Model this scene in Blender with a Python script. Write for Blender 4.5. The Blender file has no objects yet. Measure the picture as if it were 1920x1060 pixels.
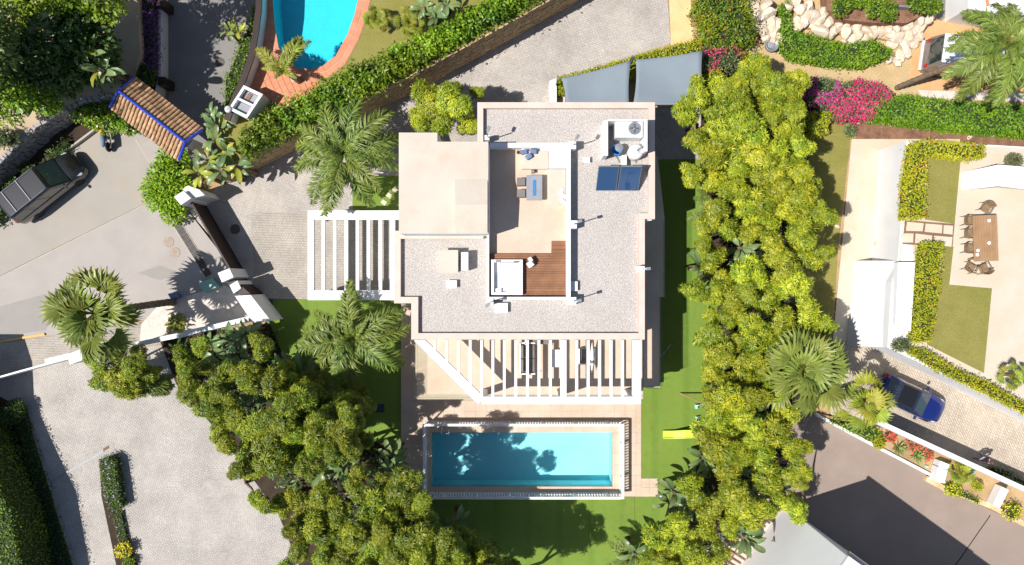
import bpy, bmesh, math, random
import numpy as np
from mathutils import Vector, Matrix

# ---------------------------------------------------------------- camera, sky, sun, exposure
scene = bpy.context.scene
COL = scene.collection
FPX, HCAM = 1333.0, 44.0          # focal length in photo pixels, flight height in metres
cam_data = bpy.data.cameras.new('drone_camera')
cam_data.sensor_width = 36.0
cam_data.lens = 36.0 * FPX / 1920.0
cam_data.clip_end = 2000.0
cam = bpy.data.objects.new('drone_camera', cam_data)
COL.objects.link(cam)
cam.location = (0, 0, HCAM)
scene.camera = cam

SUN = Vector((0.62, 0.20, -1.0)).normalized()        # direction the light travels
world = bpy.data.worlds.new('World')
scene.world = world
world.use_nodes = True
wn = world.node_tree
wn.nodes.clear()
sky = wn.nodes.new('ShaderNodeTexSky')
sky.sky_type = 'NISHITA'
sky.sun_disc = False
sky.ozone_density = 2.5
sky.sun_elevation = math.asin(-SUN.z)
sky.sun_rotation = math.atan2(-SUN.x, -SUN.y)
bgn = wn.nodes.new('ShaderNodeBackground')
bgn.inputs['Strength'].default_value = 0.075
wo = wn.nodes.new('ShaderNodeOutputWorld')
wn.links.new(sky.outputs[0], bgn.inputs[0])
wn.links.new(bgn.outputs[0], wo.inputs[0])
sl = bpy.data.lights.new('sun', 'SUN')
sl.energy = 4.8
sl.angle = math.radians(0.5)
sl.color = (1.0, 0.965, 0.915)
sun_o = bpy.data.objects.new('sun', sl)
COL.objects.link(sun_o)
sun_o.location = (-20, -8, 50)
sun_o.rotation_euler = SUN.to_track_quat('-Z', 'Y').to_euler()
scene.view_settings.view_transform = 'Standard'
scene.view_settings.look = 'None'
scene.view_settings.gamma = 1.0
scene.view_settings.exposure = 0.36
scene.view_settings.use_curve_mapping = False
scene.cycles.use_denoising = True
scene.cycles.max_bounces = 8
scene.cycles.diffuse_bounces = 5
scene.cycles.transparent_max_bounces = 16
scene.cycles.caustics_reflective = False
scene.cycles.caustics_refractive = False

# ---------------------------------------------------------------- helpers
R = math.radians
def P(px, py, z=0.0):
    return Vector(((px - 960.0) / FPX * (HCAM - z), (530.0 - py) / FPX * (HCAM - z), z))
def XY(pts, z=0.0):
    return [tuple(P(a, b, z)[:2]) for a, b in pts]
def lin(c):
    c /= 255.0
    return c / 12.92 if c <= 0.04045 else ((c + 0.055) / 1.055) ** 2.4
def A(r, g, b, k=0.8):
    return (min(.82, lin(r) * k), min(.82, lin(g) * k), min(.82, lin(b) * k), 1)

class NT:
    def __init__(s, name):
        s.m = bpy.data.materials.new(name)
        s.m.use_nodes = True
        s.t = s.m.node_tree
        s.b = s.t.nodes['Principled BSDF']
        s.out = s.t.nodes['Material Output']
    def n(s, typ, **kw):
        nd = s.t.nodes.new(typ)
        for k, v in kw.items():
            if k in nd.inputs: nd.inputs[k].default_value = v
            else: setattr(nd, k, v)
        return nd
    def l(s, a, b): s.t.links.new(a, b)
    def pos(s):
        return s.n('ShaderNodeNewGeometry').outputs['Position']
    def noise(s, vec, scale, detail=4, rough=.55):
        nd = s.n('ShaderNodeTexNoise')
        nd.inputs['Scale'].default_value = scale
        nd.inputs['Detail'].default_value = detail
        nd.inputs['Roughness'].default_value = rough
        s.l(vec, nd.inputs['Vector'])
        return nd.outputs['Fac']
    def rng(s, fac, a, b, lo=0., hi=1.):
        nd = s.n('ShaderNodeMapRange')
        s.l(fac, nd.inputs[0])
        for i, v in enumerate((a, b, lo, hi)): nd.inputs[i + 1].default_value = v
        return nd.outputs[0]
    def mix(s, fac, c1, c2, mode='MIX'):
        nd = s.n('ShaderNodeMix', data_type='RGBA', blend_type=mode)
        for sock, v in ((nd.inputs['Factor'], fac), (nd.inputs[6], c1), (nd.inputs[7], c2)):
            if isinstance(v, (int, float, tuple)): sock.default_value = v
            else: s.l(v, sock)
        return nd.outputs[2]
    def math(s, op, a, b=0.):
        nd = s.n('ShaderNodeMath', operation=op)
        for i, v in enumerate((a, b)):
            if isinstance(v, (int, float)): nd.inputs[i].default_value = v
            else: s.l(v, nd.inputs[i])
        return nd.outputs[0]
    def bump(s, h, strength, dist=.02):
        nd = s.n('ShaderNodeBump')
        nd.inputs['Strength'].default_value = strength
        nd.inputs['Distance'].default_value = dist
        s.l(h, nd.inputs['Height'])
        s.l(nd.outputs[0], s.b.inputs['Normal'])
    def col(s, c):
        if isinstance(c, tuple): s.b.inputs['Base Color'].default_value = c
        else: s.l(c, s.b.inputs['Base Color'])

def surf(name, c1, c2=None, scale=1.5, fine=18., finev=.12, rough=.8, bump=.25, metal=0., rand=0., lo=.35, hi=.68, stain=None, spec=.35):
    """mottled surface: two tones by large noise, fine grain, optional stain colour, optional tone per object"""
    t = NT(name)
    c2 = c2 or tuple(x * .85 for x in c1[:3]) + (1,)
    p = t.pos()
    f = t.rng(t.noise(p, scale, 5), lo, hi)
    c = t.mix(f, c1, c2)
    g = t.noise(p, fine, 3, .7)
    if stain:
        sf = t.rng(t.noise(p, scale * .37, 6, .65), .54, .74, 0, .75)
        c = t.mix(sf, c, stain)
    gv = t.rng(g, .25, .75, 1 - finev, 1 + finev)
    vm = t.n('ShaderNodeVectorMath', operation='SCALE')
    t.l(c, vm.inputs[0]); t.l(gv, vm.inputs['Scale'])
    c = vm.outputs[0]
    if rand:
        oi = t.n('ShaderNodeObjectInfo')
        vm2 = t.n('ShaderNodeVectorMath', operation='SCALE')
        t.l(c, vm2.inputs[0]); t.l(t.rng(oi.outputs['Random'], 0, 1, 1 - rand, 1 + rand), vm2.inputs['Scale'])
        c = vm2.outputs[0]
    t.col(c)
    t.b.inputs['Roughness'].default_value = rough
    t.b.inputs['Metallic'].default_value = metal
    t.b.inputs['Specular IOR Level'].default_value = spec
    if bump: t.bump(g, bump, .02)
    return t.m

def cobble(name, c1, c2, mortar, angle=0., bw=.2, rh=.1, rings=None, stain=None):
    t = NT(name)
    p = t.pos()
    mp = t.n('ShaderNodeMapping'); mp.inputs['Rotation'].default_value = (0, 0, angle)
    t.l(p, mp.inputs[0])
    vec = mp.outputs[0]
    def brick(v):
        b = t.n('ShaderNodeTexBrick')
        b.inputs['Scale'].default_value = 1.0
        b.inputs['Brick Width'].default_value = bw
        b.inputs['Row Height'].default_value = rh
        b.inputs['Mortar Size'].default_value = rh * .1
        b.inputs['Mortar Smooth'].default_value = .3
        b.inputs['Color1'].default_value = c1; b.inputs['Color2'].default_value = c2
        b.inputs['Mortar'].default_value = mortar
        t.l(v, b.inputs['Vector'])
        return b
    b1 = brick(vec)
    c, h = b1.outputs['Color'], b1.outputs['Fac']
    if rings:
        sub = t.n('ShaderNodeVectorMath', operation='SUBTRACT'); sub.inputs[1].default_value = (rings[0], rings[1], 0)
        t.l(p, sub.inputs[0])
        ln = t.n('ShaderNodeVectorMath', operation='LENGTH'); t.l(sub.outputs[0], ln.inputs[0])
        sx = t.n('ShaderNodeSeparateXYZ'); t.l(sub.outputs[0], sx.inputs[0])
        th = t.math('ARCTAN2', sx.outputs[1], sx.outputs[0])
        cb = t.n('ShaderNodeCombineXYZ')
        t.l(t.math('MULTIPLY', th, 2.2), cb.inputs[0]); t.l(ln.outputs['Value'], cb.inputs[1])
        b2 = brick(cb.outputs[0])
        fac = t.rng(ln.outputs['Value'], rings[2] * .85, rings[2], 1, 0)
        c = t.mix(fac, c, b2.outputs['Color'])
    n1 = t.noise(p, .5, 5, .6)
    gv = t.rng(n1, .3, .7, .82, 1.14)
    vm = t.n('ShaderNodeVectorMath', operation='SCALE'); t.l(c, vm.inputs[0]); t.l(gv, vm.inputs['Scale'])
    c = vm.outputs[0]
    n2 = t.noise(p, 7., 3, .7)
    vm = t.n('ShaderNodeVectorMath', operation='SCALE'); t.l(c, vm.inputs[0]); t.l(t.rng(n2, .3, .7, .86, 1.12), vm.inputs['Scale'])
    c = vm.outputs[0]
    if stain:
        c = t.mix(t.rng(t.noise(p, .33, 5, .6), .52, .75, 0, .6), c, stain)
    t.col(c)
    t.b.inputs['Roughness'].default_value = .85
    t.b.inputs['Specular IOR Level'].default_value = .3
    t.bump(t.math('SUBTRACT', 1., h), .5, .02)
    return t.m

def leafmat(name, c1, c2, trans=.3, rough=.42, hue=.06, val=.22, spec=.4):
    t = NT(name)
    at = t.n('ShaderNodeAttribute', attribute_name='tint')
    oi = t.n('ShaderNodeObjectInfo')
    c = t.mix(at.outputs['Fac'], c1, c2)
    hs = t.n('ShaderNodeHueSaturation')
    t.l(c, hs.inputs['Color'])
    t.l(t.rng(oi.outputs['Random'], 0, 1, .5 - hue / 2, .5 + hue / 2), hs.inputs['Hue'])
    rv = t.math('FRACT', t.math('MULTIPLY', oi.outputs['Random'], 7.31))
    t.l(t.rng(rv, 0, 1, 1 - val, 1 + val), hs.inputs['Value'])
    c = hs.outputs[0]
    t.col(c)
    t.b.inputs['Roughness'].default_value = rough
    t.b.inputs['Specular IOR Level'].default_value = spec
    tr = t.n('ShaderNodeBsdfTranslucent')
    t.l(c, tr.inputs[0])
    ms = t.n('ShaderNodeMixShader'); ms.inputs[0].default_value = trans
    t.l(t.b.outputs[0], ms.inputs[1]); t.l(tr.outputs[0], ms.inputs[2])
    t.l(ms.outputs[0], t.out.inputs[0])
    return t.m

def plain(name, c, rough=.5, metal=0., spec=.5, coat=0., emit=None):
    t = NT(name)
    t.col(c)
    t.b.inputs['Roughness'].default_value = rough
    t.b.inputs['Metallic'].default_value = metal
    t.b.inputs['Specular IOR Level'].default_value = spec
    t.b.inputs['Coat Weight'].default_value = coat
    return t.m

def glassmat(name, tint, rough=.02, fac=.12):
    t = NT(name)
    t.t.nodes.remove(t.b)
    tr = t.n('ShaderNodeBsdfTransparent'); tr.inputs[0].default_value = tint
    gl = t.n('ShaderNodeBsdfGlossy'); gl.inputs['Roughness'].default_value = rough
    ms = t.n('ShaderNodeMixShader')
    ms.inputs[0].default_value = fac * .5
    t.l(tr.outputs[0], ms.inputs[1]); t.l(gl.outputs[0], ms.inputs[2]); t.l(ms.outputs[0], t.out.inputs[0])
    return t.m

def watermat(name, tint):
    t = NT(name)
    t.t.nodes.remove(t.b)
    p = t.pos()
    n1 = t.noise(p, 3.2, 3, .6)
    n2 = t.noise(p, 9., 2, .6)
    h = t.math('ADD', n1, t.math('MULTIPLY', n2, .5))
    bp = t.n('ShaderNodeBump'); bp.inputs['Strength'].default_value = .35; bp.inputs['Distance'].default_value = .05
    t.l(h, bp.inputs['Height'])
    tr = t.n('ShaderNodeBsdfTransparent'); tr.inputs[0].default_value = tint
    gl = t.n('ShaderNodeBsdfGlossy'); gl.inputs['Roughness'].default_value = .04
    t.l(bp.outputs[0], gl.inputs['Normal'])
    fr = t.n('ShaderNodeFresnel'); fr.inputs[0].default_value = 1.33; t.l(bp.outputs[0], fr.inputs['Normal'])
    ms = t.n('ShaderNodeMixShader'); t.l(fr.outputs[0], ms.inputs[0])
    t.l(tr.outputs[0], ms.inputs[1]); t.l(gl.outputs[0], ms.inputs[2]); t.l(ms.outputs[0], t.out.inputs[0])
    return t.m

def tag(o, label=None, cat=None, group=None, kind=None):
    if label: o['label'] = label
    if cat: o['category'] = cat
    if group: o['group'] = group
    if kind: o['kind'] = kind
    return o

def thing(name, label, cat, loc=(0, 0, 0), rz=0., group=None):
    o = bpy.data.objects.new(name, None)
    o.empty_display_size = .3
    COL.objects.link(o)
    o.location = loc; o.rotation_euler = (0, 0, rz)
    return tag(o, label, cat, group)

def link(name, me, parent=None, loc=(0, 0, 0), rot=(0, 0, 0), scale=(1, 1, 1)):
    o = bpy.data.objects.new(name, me)
    COL.objects.link(o)
    o.location = loc; o.rotation_euler = rot; o.scale = scale
    if parent: o.parent = parent
    return o

class MB:
    """collects shapes into one mesh"""
    def __init__(s): s.v = []; s.f = []
    def add(s, vs, fs):
        k = len(s.v)
        s.v += [tuple(x) for x in vs]
        s.f += [tuple(i + k for i in f) for f in fs]
        return s
    def prism(s, poly, z0, z1, top=None):
        n = len(poly)
        ar = sum(poly[i][0] * poly[(i + 1) % n][1] - poly[(i + 1) % n][0] * poly[i][1] for i in range(n))
        if ar < 0:
            poly = poly[::-1]
            if top: top = top[::-1]
        top = top or poly
        vs = [(x, y, z0) for x, y in poly] + [(x, y, z1) for x, y in top]
        fs = [tuple(range(n - 1, -1, -1)), tuple(range(n, 2 * n))]
        fs += [(i, (i + 1) % n, n + (i + 1) % n, n + i) for i in range(n)]
        return s.add(vs, fs)
    def box(s, c, d, rz=0., taper=1.):
        cx, cy, cz = c; a, b, h = d[0] / 2, d[1] / 2, d[2] / 2
        co, si = math.cos(rz), math.sin(rz)
        def r(x, y): return (cx + x * co - y * si, cy + x * si + y * co)
        p = [r(-a, -b), r(a, -b), r(a, b), r(-a, b)]
        q = [r(-a * taper, -b * taper), r(a * taper, -b * taper), r(a * taper, b * taper), r(-a * taper, b * taper)]
        return s.prism(p, cz - h, cz + h, q)
    def quad(s, *pts): return s.add(pts, [tuple(range(len(pts)))])
    def tube(s, path, rad, n=8, caps=True):
        path = [Vector(p) for p in path]
        if not isinstance(rad, (list, tuple)): rad = [rad] * len(path)
        vs = []; ref = None
        for i, p in enumerate(path):
            d = (path[min(i + 1, len(path) - 1)] - path[max(i - 1, 0)])
            d = d.normalized() if d.length > 1e-9 else Vector((0, 0, 1))
            if ref is None: ref = Vector((1, 0, 0)) if abs(d.x) < .9 else Vector((0, 1, 0))
            u = ref - d * ref.dot(d); u.normalize(); w = d.cross(u); ref = u
            for k in range(n):
                a = 2 * math.pi * k / n
                vs.append(p + (u * math.cos(a) + w * math.sin(a)) * rad[i])
        fs = []
        for i in range(len(path) - 1):
            for k in range(n):
                a, b = i * n + k, i * n + (k + 1) % n
                fs.append((a, b, b + n, a + n))
        if caps:
            fs.append(tuple(range(n - 1, -1, -1))); fs.append(tuple(range((len(path) - 1) * n, len(path) * n)))
        return s.add(vs, fs)
    def lathe(s, c, prof, n=16):
        vs = []
        for r, z in prof:
            for k in range(n):
                a = 2 * math.pi * k / n
                vs.append((c[0] + r * math.cos(a), c[1] + r * math.sin(a), c[2] + z))
        fs = []
        for i in range(len(prof) - 1):
            for k in range(n):
                a, b = i * n + k, i * n + (k + 1) % n
                fs.append((a, b, b + n, a + n))
        fs.append(tuple(range(n - 1, -1, -1))); fs.append(tuple(range((len(prof) - 1) * n, len(prof) * n)))
        return s.add(vs, fs)
    def mesh(s, name, off=(0, 0, 0)):
        me = bpy.data.meshes.new(name)
        me.from_pydata([(x - off[0], y - off[1], z - off[2]) for x, y, z in s.v], [], s.f)
        me.update()
        return me
    def build(s, name, mat, parent=None, local=False, smooth=False, bevel=0., origin=None):
        v = np.array(s.v)
        lo, hi = v.min(0), v.max(0)
        org = origin or ((lo[0] + hi[0]) / 2, (lo[1] + hi[1]) / 2, lo[2])
        me = s.mesh(name, org)
        me.materials.append(mat)
        if smooth:
            for p in me.polygons: p.use_smooth = True
        o = bpy.data.objects.new(name, me)
        COL.objects.link(o)
        if parent:
            o.parent = parent
            o.location = org if local else Vector(org) - root_loc(parent)
        else: o.location = org
        if bevel:
            b = o.modifiers.new('bevel', 'BEVEL'); b.width = bevel; b.segments = 2; b.limit_method = 'ANGLE'
        return o

def root_loc(o):
    l = Vector(o.location)
    while o.parent:
        o = o.parent; l += Vector(o.location)
    return l

def struct(name, mb, mat): return tag(mb.build(name, mat), kind='structure')

def sheet(name, pxpoly, z, mat, thick=.05, zpx=None):
    """a ground surface with its outline given in photo pixels at height z"""
    return struct(name, MB().prism(XY(pxpoly, z if zpx is None else zpx), z - thick, z), mat)

def fill_holes(outer, holes, z):
    bm = bmesh.new(); ed = []
    for loop in [outer] + holes:
        vs = [bm.verts.new((x, y, z)) for x, y in loop]
        ed += [bm.edges.new((vs[i], vs[(i + 1) % len(vs)])) for i in range(len(vs))]
    bmesh.ops.triangle_fill(bm, use_beauty=True, use_dissolve=False, edges=ed, normal=(0, 0, 1))
    bm.verts.index_update()
    mb = MB()
    mb.add([tuple(v.co) for v in bm.verts], [tuple(v.index for v in (f.verts if f.normal.z > 0 else reversed(f.verts))) for f in bm.faces])
    bm.free()
    return mb

def copy_tree(o, loc=None, rz=None, label=None, parent=None):
    c = o.copy(); COL.objects.link(c)
    if parent: c.parent = parent
    if loc is not None: c.location = loc
    if rz is not None: c.rotation_euler = (c.rotation_euler[0], c.rotation_euler[1], rz)
    if label: c['label'] = label
    for ch in list(o.children): copy_tree(ch, parent=c)
    return c

def inpoly(pts, poly):
    x, y = pts[:, 0], pts[:, 1]; ins = np.zeros(len(pts), bool); n = len(poly)
    for i in range(n):
        x1, y1 = poly[i]; x2, y2 = poly[(i + 1) % n]
        if y1 == y2: continue
        c = ((y1 > y) != (y2 > y)) & (x < (x2 - x1) * (y - y1) / (y2 - y1) + x1)
        ins ^= c
    return ins
def sample_poly(poly, n, rg):
    a = np.array(poly); lo, hi = a.min(0), a.max(0); out = np.zeros((0, 2))
    while len(out) < n:
        q = lo + rg.random((max(64, n * 2), 2)) * (hi - lo)
        out = np.vstack([out, q[inpoly(q, poly)]])
    return out[:n]
def parea(poly):
    n = len(poly)
    return abs(sum(poly[i][0] * poly[(i + 1) % n][1] - poly[(i + 1) % n][0] * poly[i][1] for i in range(n))) / 2
def nrmz(a): return a / (np.linalg.norm(a, axis=1, keepdims=True) + 1e-9)

def mesh_np(name, V, T, tint=None, mat=None):
    me = bpy.data.meshes.new(name)
    n, m = len(V), len(T)
    me.vertices.add(n); me.vertices.foreach_set('co', np.ascontiguousarray(V, dtype=np.float32).ravel())
    me.loops.add(3 * m); me.loops.foreach_set('vertex_index', np.ascontiguousarray(T, dtype=np.int32).ravel())
    me.polygons.add(m); me.polygons.foreach_set('loop_start', np.arange(0, 3 * m, 3, dtype=np.int32))
    me.polygons.foreach_set('loop_total', np.full(m, 3, dtype=np.int32))
    if tint is not None:
        at = me.attributes.new('tint', 'FLOAT', 'POINT'); at.data.foreach_set('value', np.ascontiguousarray(tint, dtype=np.float32))
    me.update(calc_edges=True)
    if mat: me.materials.append(mat)
    return me

def leaves5(b, d, n, L, W, droop, tint, fold=.12, midat=.5):
    """N leaves of 4 triangles: base, two sides, lowered midrib, drooping tip"""
    N = len(b)
    L = np.broadcast_to(np.asarray(L, float), (N,))[:, None]; W = np.broadcast_to(np.asarray(W, float), (N,))[:, None]
    droop = np.broadcast_to(np.asarray(droop, float), (N,))[:, None]
    d = nrmz(d); n = nrmz(n - d * (n * d).sum(1, keepdims=True)); s = np.cross(d, n)
    mid = b + d * L * midat
    V = np.stack([b, mid + s * W / 2 + n * W * fold, mid - n * W * fold * .3, mid - s * W / 2 + n * W * fold, b + d * L - n * L * droop], 1).reshape(-1, 3)
    k = np.arange(N)[:, None] * 5
    T = np.concatenate([k + np.array([[0, 2, 1]]), k + np.array([[0, 3, 2]]), k + np.array([[1, 2, 4]]), k + np.array([[2, 3, 4]])], 1).reshape(-1, 3)
    tt = np.repeat(np.broadcast_to(np.asarray(tint, float), (N,)), 5)
    return V, T, tt
def joinarr(parts):
    V, T, K, o = [], [], [], 0
    for v, t, k in parts:
        V.append(v); T.append(t + o); K.append(k); o += len(v)
    return np.concatenate(V), np.concatenate(T), np.concatenate(K)
def tube_arr(path, rad, n=6, tint=0.):
    mb = MB().tube(path, rad, n)
    T = []
    for f in mb.f:
        for i in range(1, len(f) - 1): T.append((f[0], f[i], f[i + 1]))
    return np.array(mb.v), np.array(T), np.full(len(mb.v), tint)

# ---------------------------------------------------------------- materials
M = {}
M['white'] = surf('white_render', (.74, .74, .74, 1), (.69, .69, .68, 1), scale=.9, fine=30, finev=.03, rough=.75, bump=.08)
M['white_paint'] = surf('white_paint', (.76, .76, .77, 1), (.72, .72, .72, 1), scale=2, fine=40, finev=.03, rough=.5, bump=.05)
M['bright_white'] = surf('bright_white_render', (.82, .82, .82, 1), (.79, .79, .79, 1), scale=.9, fine=30, finev=.02, rough=.7, bump=.05)
M['cream_cap'] = surf('cream_coping', A(230, 210, 197), A(222, 199, 184), scale=1.3, fine=25, finev=.06, rough=.8)
M['cream_roof'] = surf('cream_roof_render', A(219, 208, 193), A(212, 199, 182), scale=.6, fine=14, finev=.06, rough=.85, stain=A(206, 176, 148), bump=.15)
M['travertine'] = surf('travertine', A(222, 202, 181), A(214, 190, 167), scale=.8, fine=9, finev=.07, rough=.6, stain=A(208, 174, 142), bump=.12, rand=.04)
M['travertine_pale'] = surf('pale_travertine', A(224, 211, 192), A(218, 202, 177), scale=.7, fine=9, finev=.06, rough=.65, stain=A(222, 198, 156), bump=.12, rand=.03)
M['asphalt'] = surf('worn_asphalt', A(180, 172, 162), A(172, 165, 156), scale=.5, fine=22, finev=.1, rough=.9, stain=A(186, 168, 140), bump=.3)
M['concrete'] = surf('road_concrete', A(186, 178, 171), A(178, 170, 164), scale=.6, fine=20, finev=.08, rough=.9, stain=A(172, 164, 156), bump=.25)
M['asphalt_patch'] = surf('asphalt_patch', A(168, 162, 156), A(162, 156, 150), scale=1, fine=22, finev=.08, rough=.9)
M['asphalt_dark'] = surf('lane_asphalt', A(146, 142, 138), A(134, 131, 128), scale=.7, fine=20, finev=.1, rough=.9, stain=A(168, 160, 148))
M['court'] = surf('brown_court_asphalt', A(164, 147, 135), A(156, 139, 127), scale=.35, fine=25, finev=.07, rough=.85, stain=A(184, 166, 152), bump=.2)
M['kerb'] = surf('pale_kerb', A(194, 186, 174), A(184, 175, 162), scale=2, fine=20, finev=.1)
M['cobble'] = cobble('driveway_cobbles', A(203, 195, 186), A(192, 184, 175), A(166, 158, 150), R(28), .24, .12, stain=A(226, 214, 196))
M['cobble_b'] = cobble('carport_cobbles', A(202, 193, 181), A(190, 181, 170), A(162, 153, 142), R(2), .1, .15)
M['plaza'] = cobble('plaza_cobbles', A(202, 195, 187), A(192, 185, 177), A(170, 163, 155), R(40), .14, .14, rings=(P(405, 980)[0], P(405, 980)[1], 4.2), stain=A(214, 206, 196))
M['cobble_r'] = cobble('lane_cobbles', A(212, 197, 178), A(198, 183, 164), A(158, 144, 128), R(64), .26, .13, stain=A(222, 204, 180))
M['soil'] = surf('dry_soil', A(196, 166, 124), A(170, 140, 102), scale=.8, fine=14, finev=.22, rough=.95, bump=.5)
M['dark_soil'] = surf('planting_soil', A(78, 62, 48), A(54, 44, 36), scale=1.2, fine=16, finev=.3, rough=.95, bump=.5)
M['mulch'] = surf('bark_mulch', A(158, 118, 94), A(122, 88, 68), scale=1.8, fine=11, finev=.35, rough=.95, bump=.6)
M['dry_grass'] = surf('dry_lawn', A(150, 142, 78), A(138, 133, 64), scale=.8, fine=12, finev=.22, rough=.95, stain=A(128, 132, 58), bump=.5)
M['straw'] = surf('straw_grass', A(212, 184, 142), A(198, 172, 124), scale=1.1, fine=13, finev=.28, rough=.95, stain=A(190, 168, 118), bump=.5)
M['sand'] = surf('sandy_verge', A(240, 212, 158), A(228, 196, 140), scale=1.1, fine=14, finev=.14, rough=.95, stain=A(196, 176, 110))
M['path_plaster'] = surf('tan_path', A(206, 184, 150), A(192, 170, 140), scale=.6, fine=14, finev=.06, rough=.85)
M['clay_ground'] = surf('orange_clay_ground', A(232, 182, 132), A(220, 168, 116), scale=.9, fine=15, finev=.14)
M['gravel'] = None
t = NT('roof_pebbles')
p_ = t.pos()
vo = t.n('ShaderNodeTexVoronoi'); vo.inputs['Scale'].default_value = 25.; t.l(p_, vo.inputs['Vector'])
sx_ = t.n('ShaderNodeSeparateColor'); t.l(vo.outputs['Color'], sx_.inputs[0])
c_ = t.mix(t.rng(sx_.outputs[0], 0, 1), A(206, 198, 191), A(236, 228, 220))
c_ = t.mix(t.rng(vo.outputs['Distance'], .38, .75), c_, A(166, 158, 151))
c_ = t.mix(t.rng(t.noise(p_, .6, 5, .6), .5, .75, 0, .22), c_, A(170, 158, 148))
t.col(c_); t.b.inputs['Roughness'].default_value = .9
t.bump(vo.outputs['Distance'], .7, -.03)
M['gravel'] = t.m
M['bed_gravel'] = surf('white_bed_gravel', A(238, 226, 214), A(214, 200, 186), scale=2, fine=12, finev=.22, bump=.6)
t = NT('artificial_turf')
p_ = t.pos()
c_ = t.mix(t.rng(t.noise(p_, .45, 4), .3, .7), A(124, 150, 58), A(110, 138, 48))
c_ = t.mix(t.rng(t.noise(p_, 26., 3, .8), .3, .7, 0, .5), c_, A(142, 168, 80))
wv = t.n('ShaderNodeTexWave'); wv.inputs['Scale'].default_value = .16; wv.inputs['Distortion'].default_value = .3; t.l(p_, wv.inputs[0])
c_ = t.mix(t.rng(wv.outputs['Fac'], .8, 1., 0, .3), c_, A(92, 126, 46))
c_ = t.mix(t.rng(t.noise(p_, .9, 6, .7), .5, .72, 0, .55), c_, A(146, 152, 76))
c_ = t.mix(t.rng(t.noise(p_, 2.6, 5, .7), .52, .75, 0, .4), c_, A(92, 120, 46))
t.col(c_); t.b.inputs['Roughness'].default_value = .8; t.b.inputs['Specular IOR Level'].default_value = .2
t.bump(t.noise(p_, 40., 2, .8), .6, .03)
M['turf'] = t.m
M['stone'] = surf('honey_wall_stone', A(232, 202, 160), A(200, 166, 122), scale=2.2, fine=9, finev=.2, rough=.9, rand=.18, bump=.5)
M['mortar'] = surf('wall_mortar', A(176, 146, 108), A(150, 124, 92), scale=2.2, fine=9, finev=.2)
M['grey_stone'] = surf('grey_wall_stone', A(190, 182, 176), A(160, 152, 148), scale=2.2, fine=9, finev=.2, rough=.9)
M['boulder'] = surf('pale_limestone', A(240, 224, 204), A(222, 200, 172), scale=2.5, fine=9, finev=.12, rough=.9, rand=.06, stain=A(206, 176, 138), bump=.6)
M['terracotta'] = surf('terracotta_tile', A(226, 152, 116), A(216, 138, 100), scale=1.5, fine=14, finev=.06, rough=.7, rand=.07)
M['grout'] = surf('pale_grout', A(240, 196, 172), A(232, 186, 160), scale=3)
M['clay_tile'] = surf('old_clay_roof_tile', A(214, 176, 136), A(176, 136, 100), scale=2.6, fine=9, finev=.2, rough=.85, rand=.25, stain=A(130, 104, 82))
M['blue_glaze'] = plain('blue_glazed_tile', A(38, 72, 190), .25, coat=.5)
M['pool_tile'] = surf('turquoise_pool_lining', (.42, .82, .85, 1), (.38, .80, .84, 1), scale=.8, fine=6, finev=.03, rough=.6, bump=0)
M['pool_tile_b'] = surf('deep_turquoise_pool_lining', (.035, .60, .70, 1), (.03, .56, .68, 1), scale=1.4, fine=5, finev=.06, rough=.6, bump=0)
M['water'] = watermat('pool_water', (.82, .97, 1., 1))
M['glass'] = glassmat('balustrade_glass', (.88, .93, .91, 1))
M['steel'] = plain('brushed_steel', (.6, .61, .63, 1), .35, 1.)
M['grey_metal'] = plain('grey_metal', (.25, .26, .28, 1), .5, .3)
M['black'] = plain('black_plastic', (.02, .02, .022, 1), .5)
M['dark_brown'] = surf('dark_brown_gate_steel', A(62, 44, 36), A(52, 38, 32), scale=3, fine=20, finev=.08, rough=.55, bump=.05)
M['wood'] = surf('teak_deck', A(158, 112, 80), A(136, 92, 62), scale=1.3, fine=12, finev=.12, rough=.6, rand=.12)
M['table_wood'] = surf('table_wood', A(182, 146, 108), A(166, 130, 94), scale=2, fine=14, finev=.1, rough=.55, rand=.06)
M['pergola_brown'] = surf('brown_pergola_wood', A(150, 116, 92), A(128, 98, 78), scale=2, fine=12, finev=.1)
M['fabric_sail'] = surf('grey_shade_sail_cloth', A(140, 152, 161), A(133, 145, 154), scale=.7, fine=30, finev=.04, rough=.9, bump=.1)
M['cushion'] = surf('beige_cushion', A(232, 210, 192), A(224, 200, 182), scale=2, fine=30, finev=.05, rough=.9)
M['cushion_grey'] = surf('grey_cushion', A(140, 134, 130), A(128, 122, 118), scale=2, fine=30, finev=.06, rough=.9)
M['cushion_blue'] = surf('blue_grey_cushion', A(122, 144, 176), A(104, 126, 160), scale=2, fine=25, finev=.06, rough=.9)
M['wicker'] = surf('brown_wicker', A(160, 134, 104), A(132, 106, 80), scale=6, fine=30, finev=.25, rough=.8)
M['slate'] = surf('grey_stone_top', A(164, 166, 172), A(150, 152, 160), scale=2, fine=20, finev=.06, rough=.5)
M['solar'] = plain('solar_collector_glass', (.01, .055, .15, 1), .08, coat=1.)
M['blue_plastic'] = plain('blue_plastic', A(60, 140, 200), .4)
M['drain'] = surf('iron_grate', A(112, 102, 98), A(92, 84, 80), scale=6, fine=30, finev=.2, rough=.7)
M['manhole'] = surf('manhole_iron', A(186, 168, 152), A(168, 150, 136), scale=5, fine=30, finev=.15)
M['trunk'] = surf('grey_brown_bark', A(146, 124, 102), A(112, 92, 74), scale=3, fine=12, finev=.25, rough=.9, bump=.6)
M['palm_trunk'] = surf('palm_bark', A(152, 130, 106), A(118, 98, 80), scale=4, fine=9, finev=.3, rough=.9, bump=.6)

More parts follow.
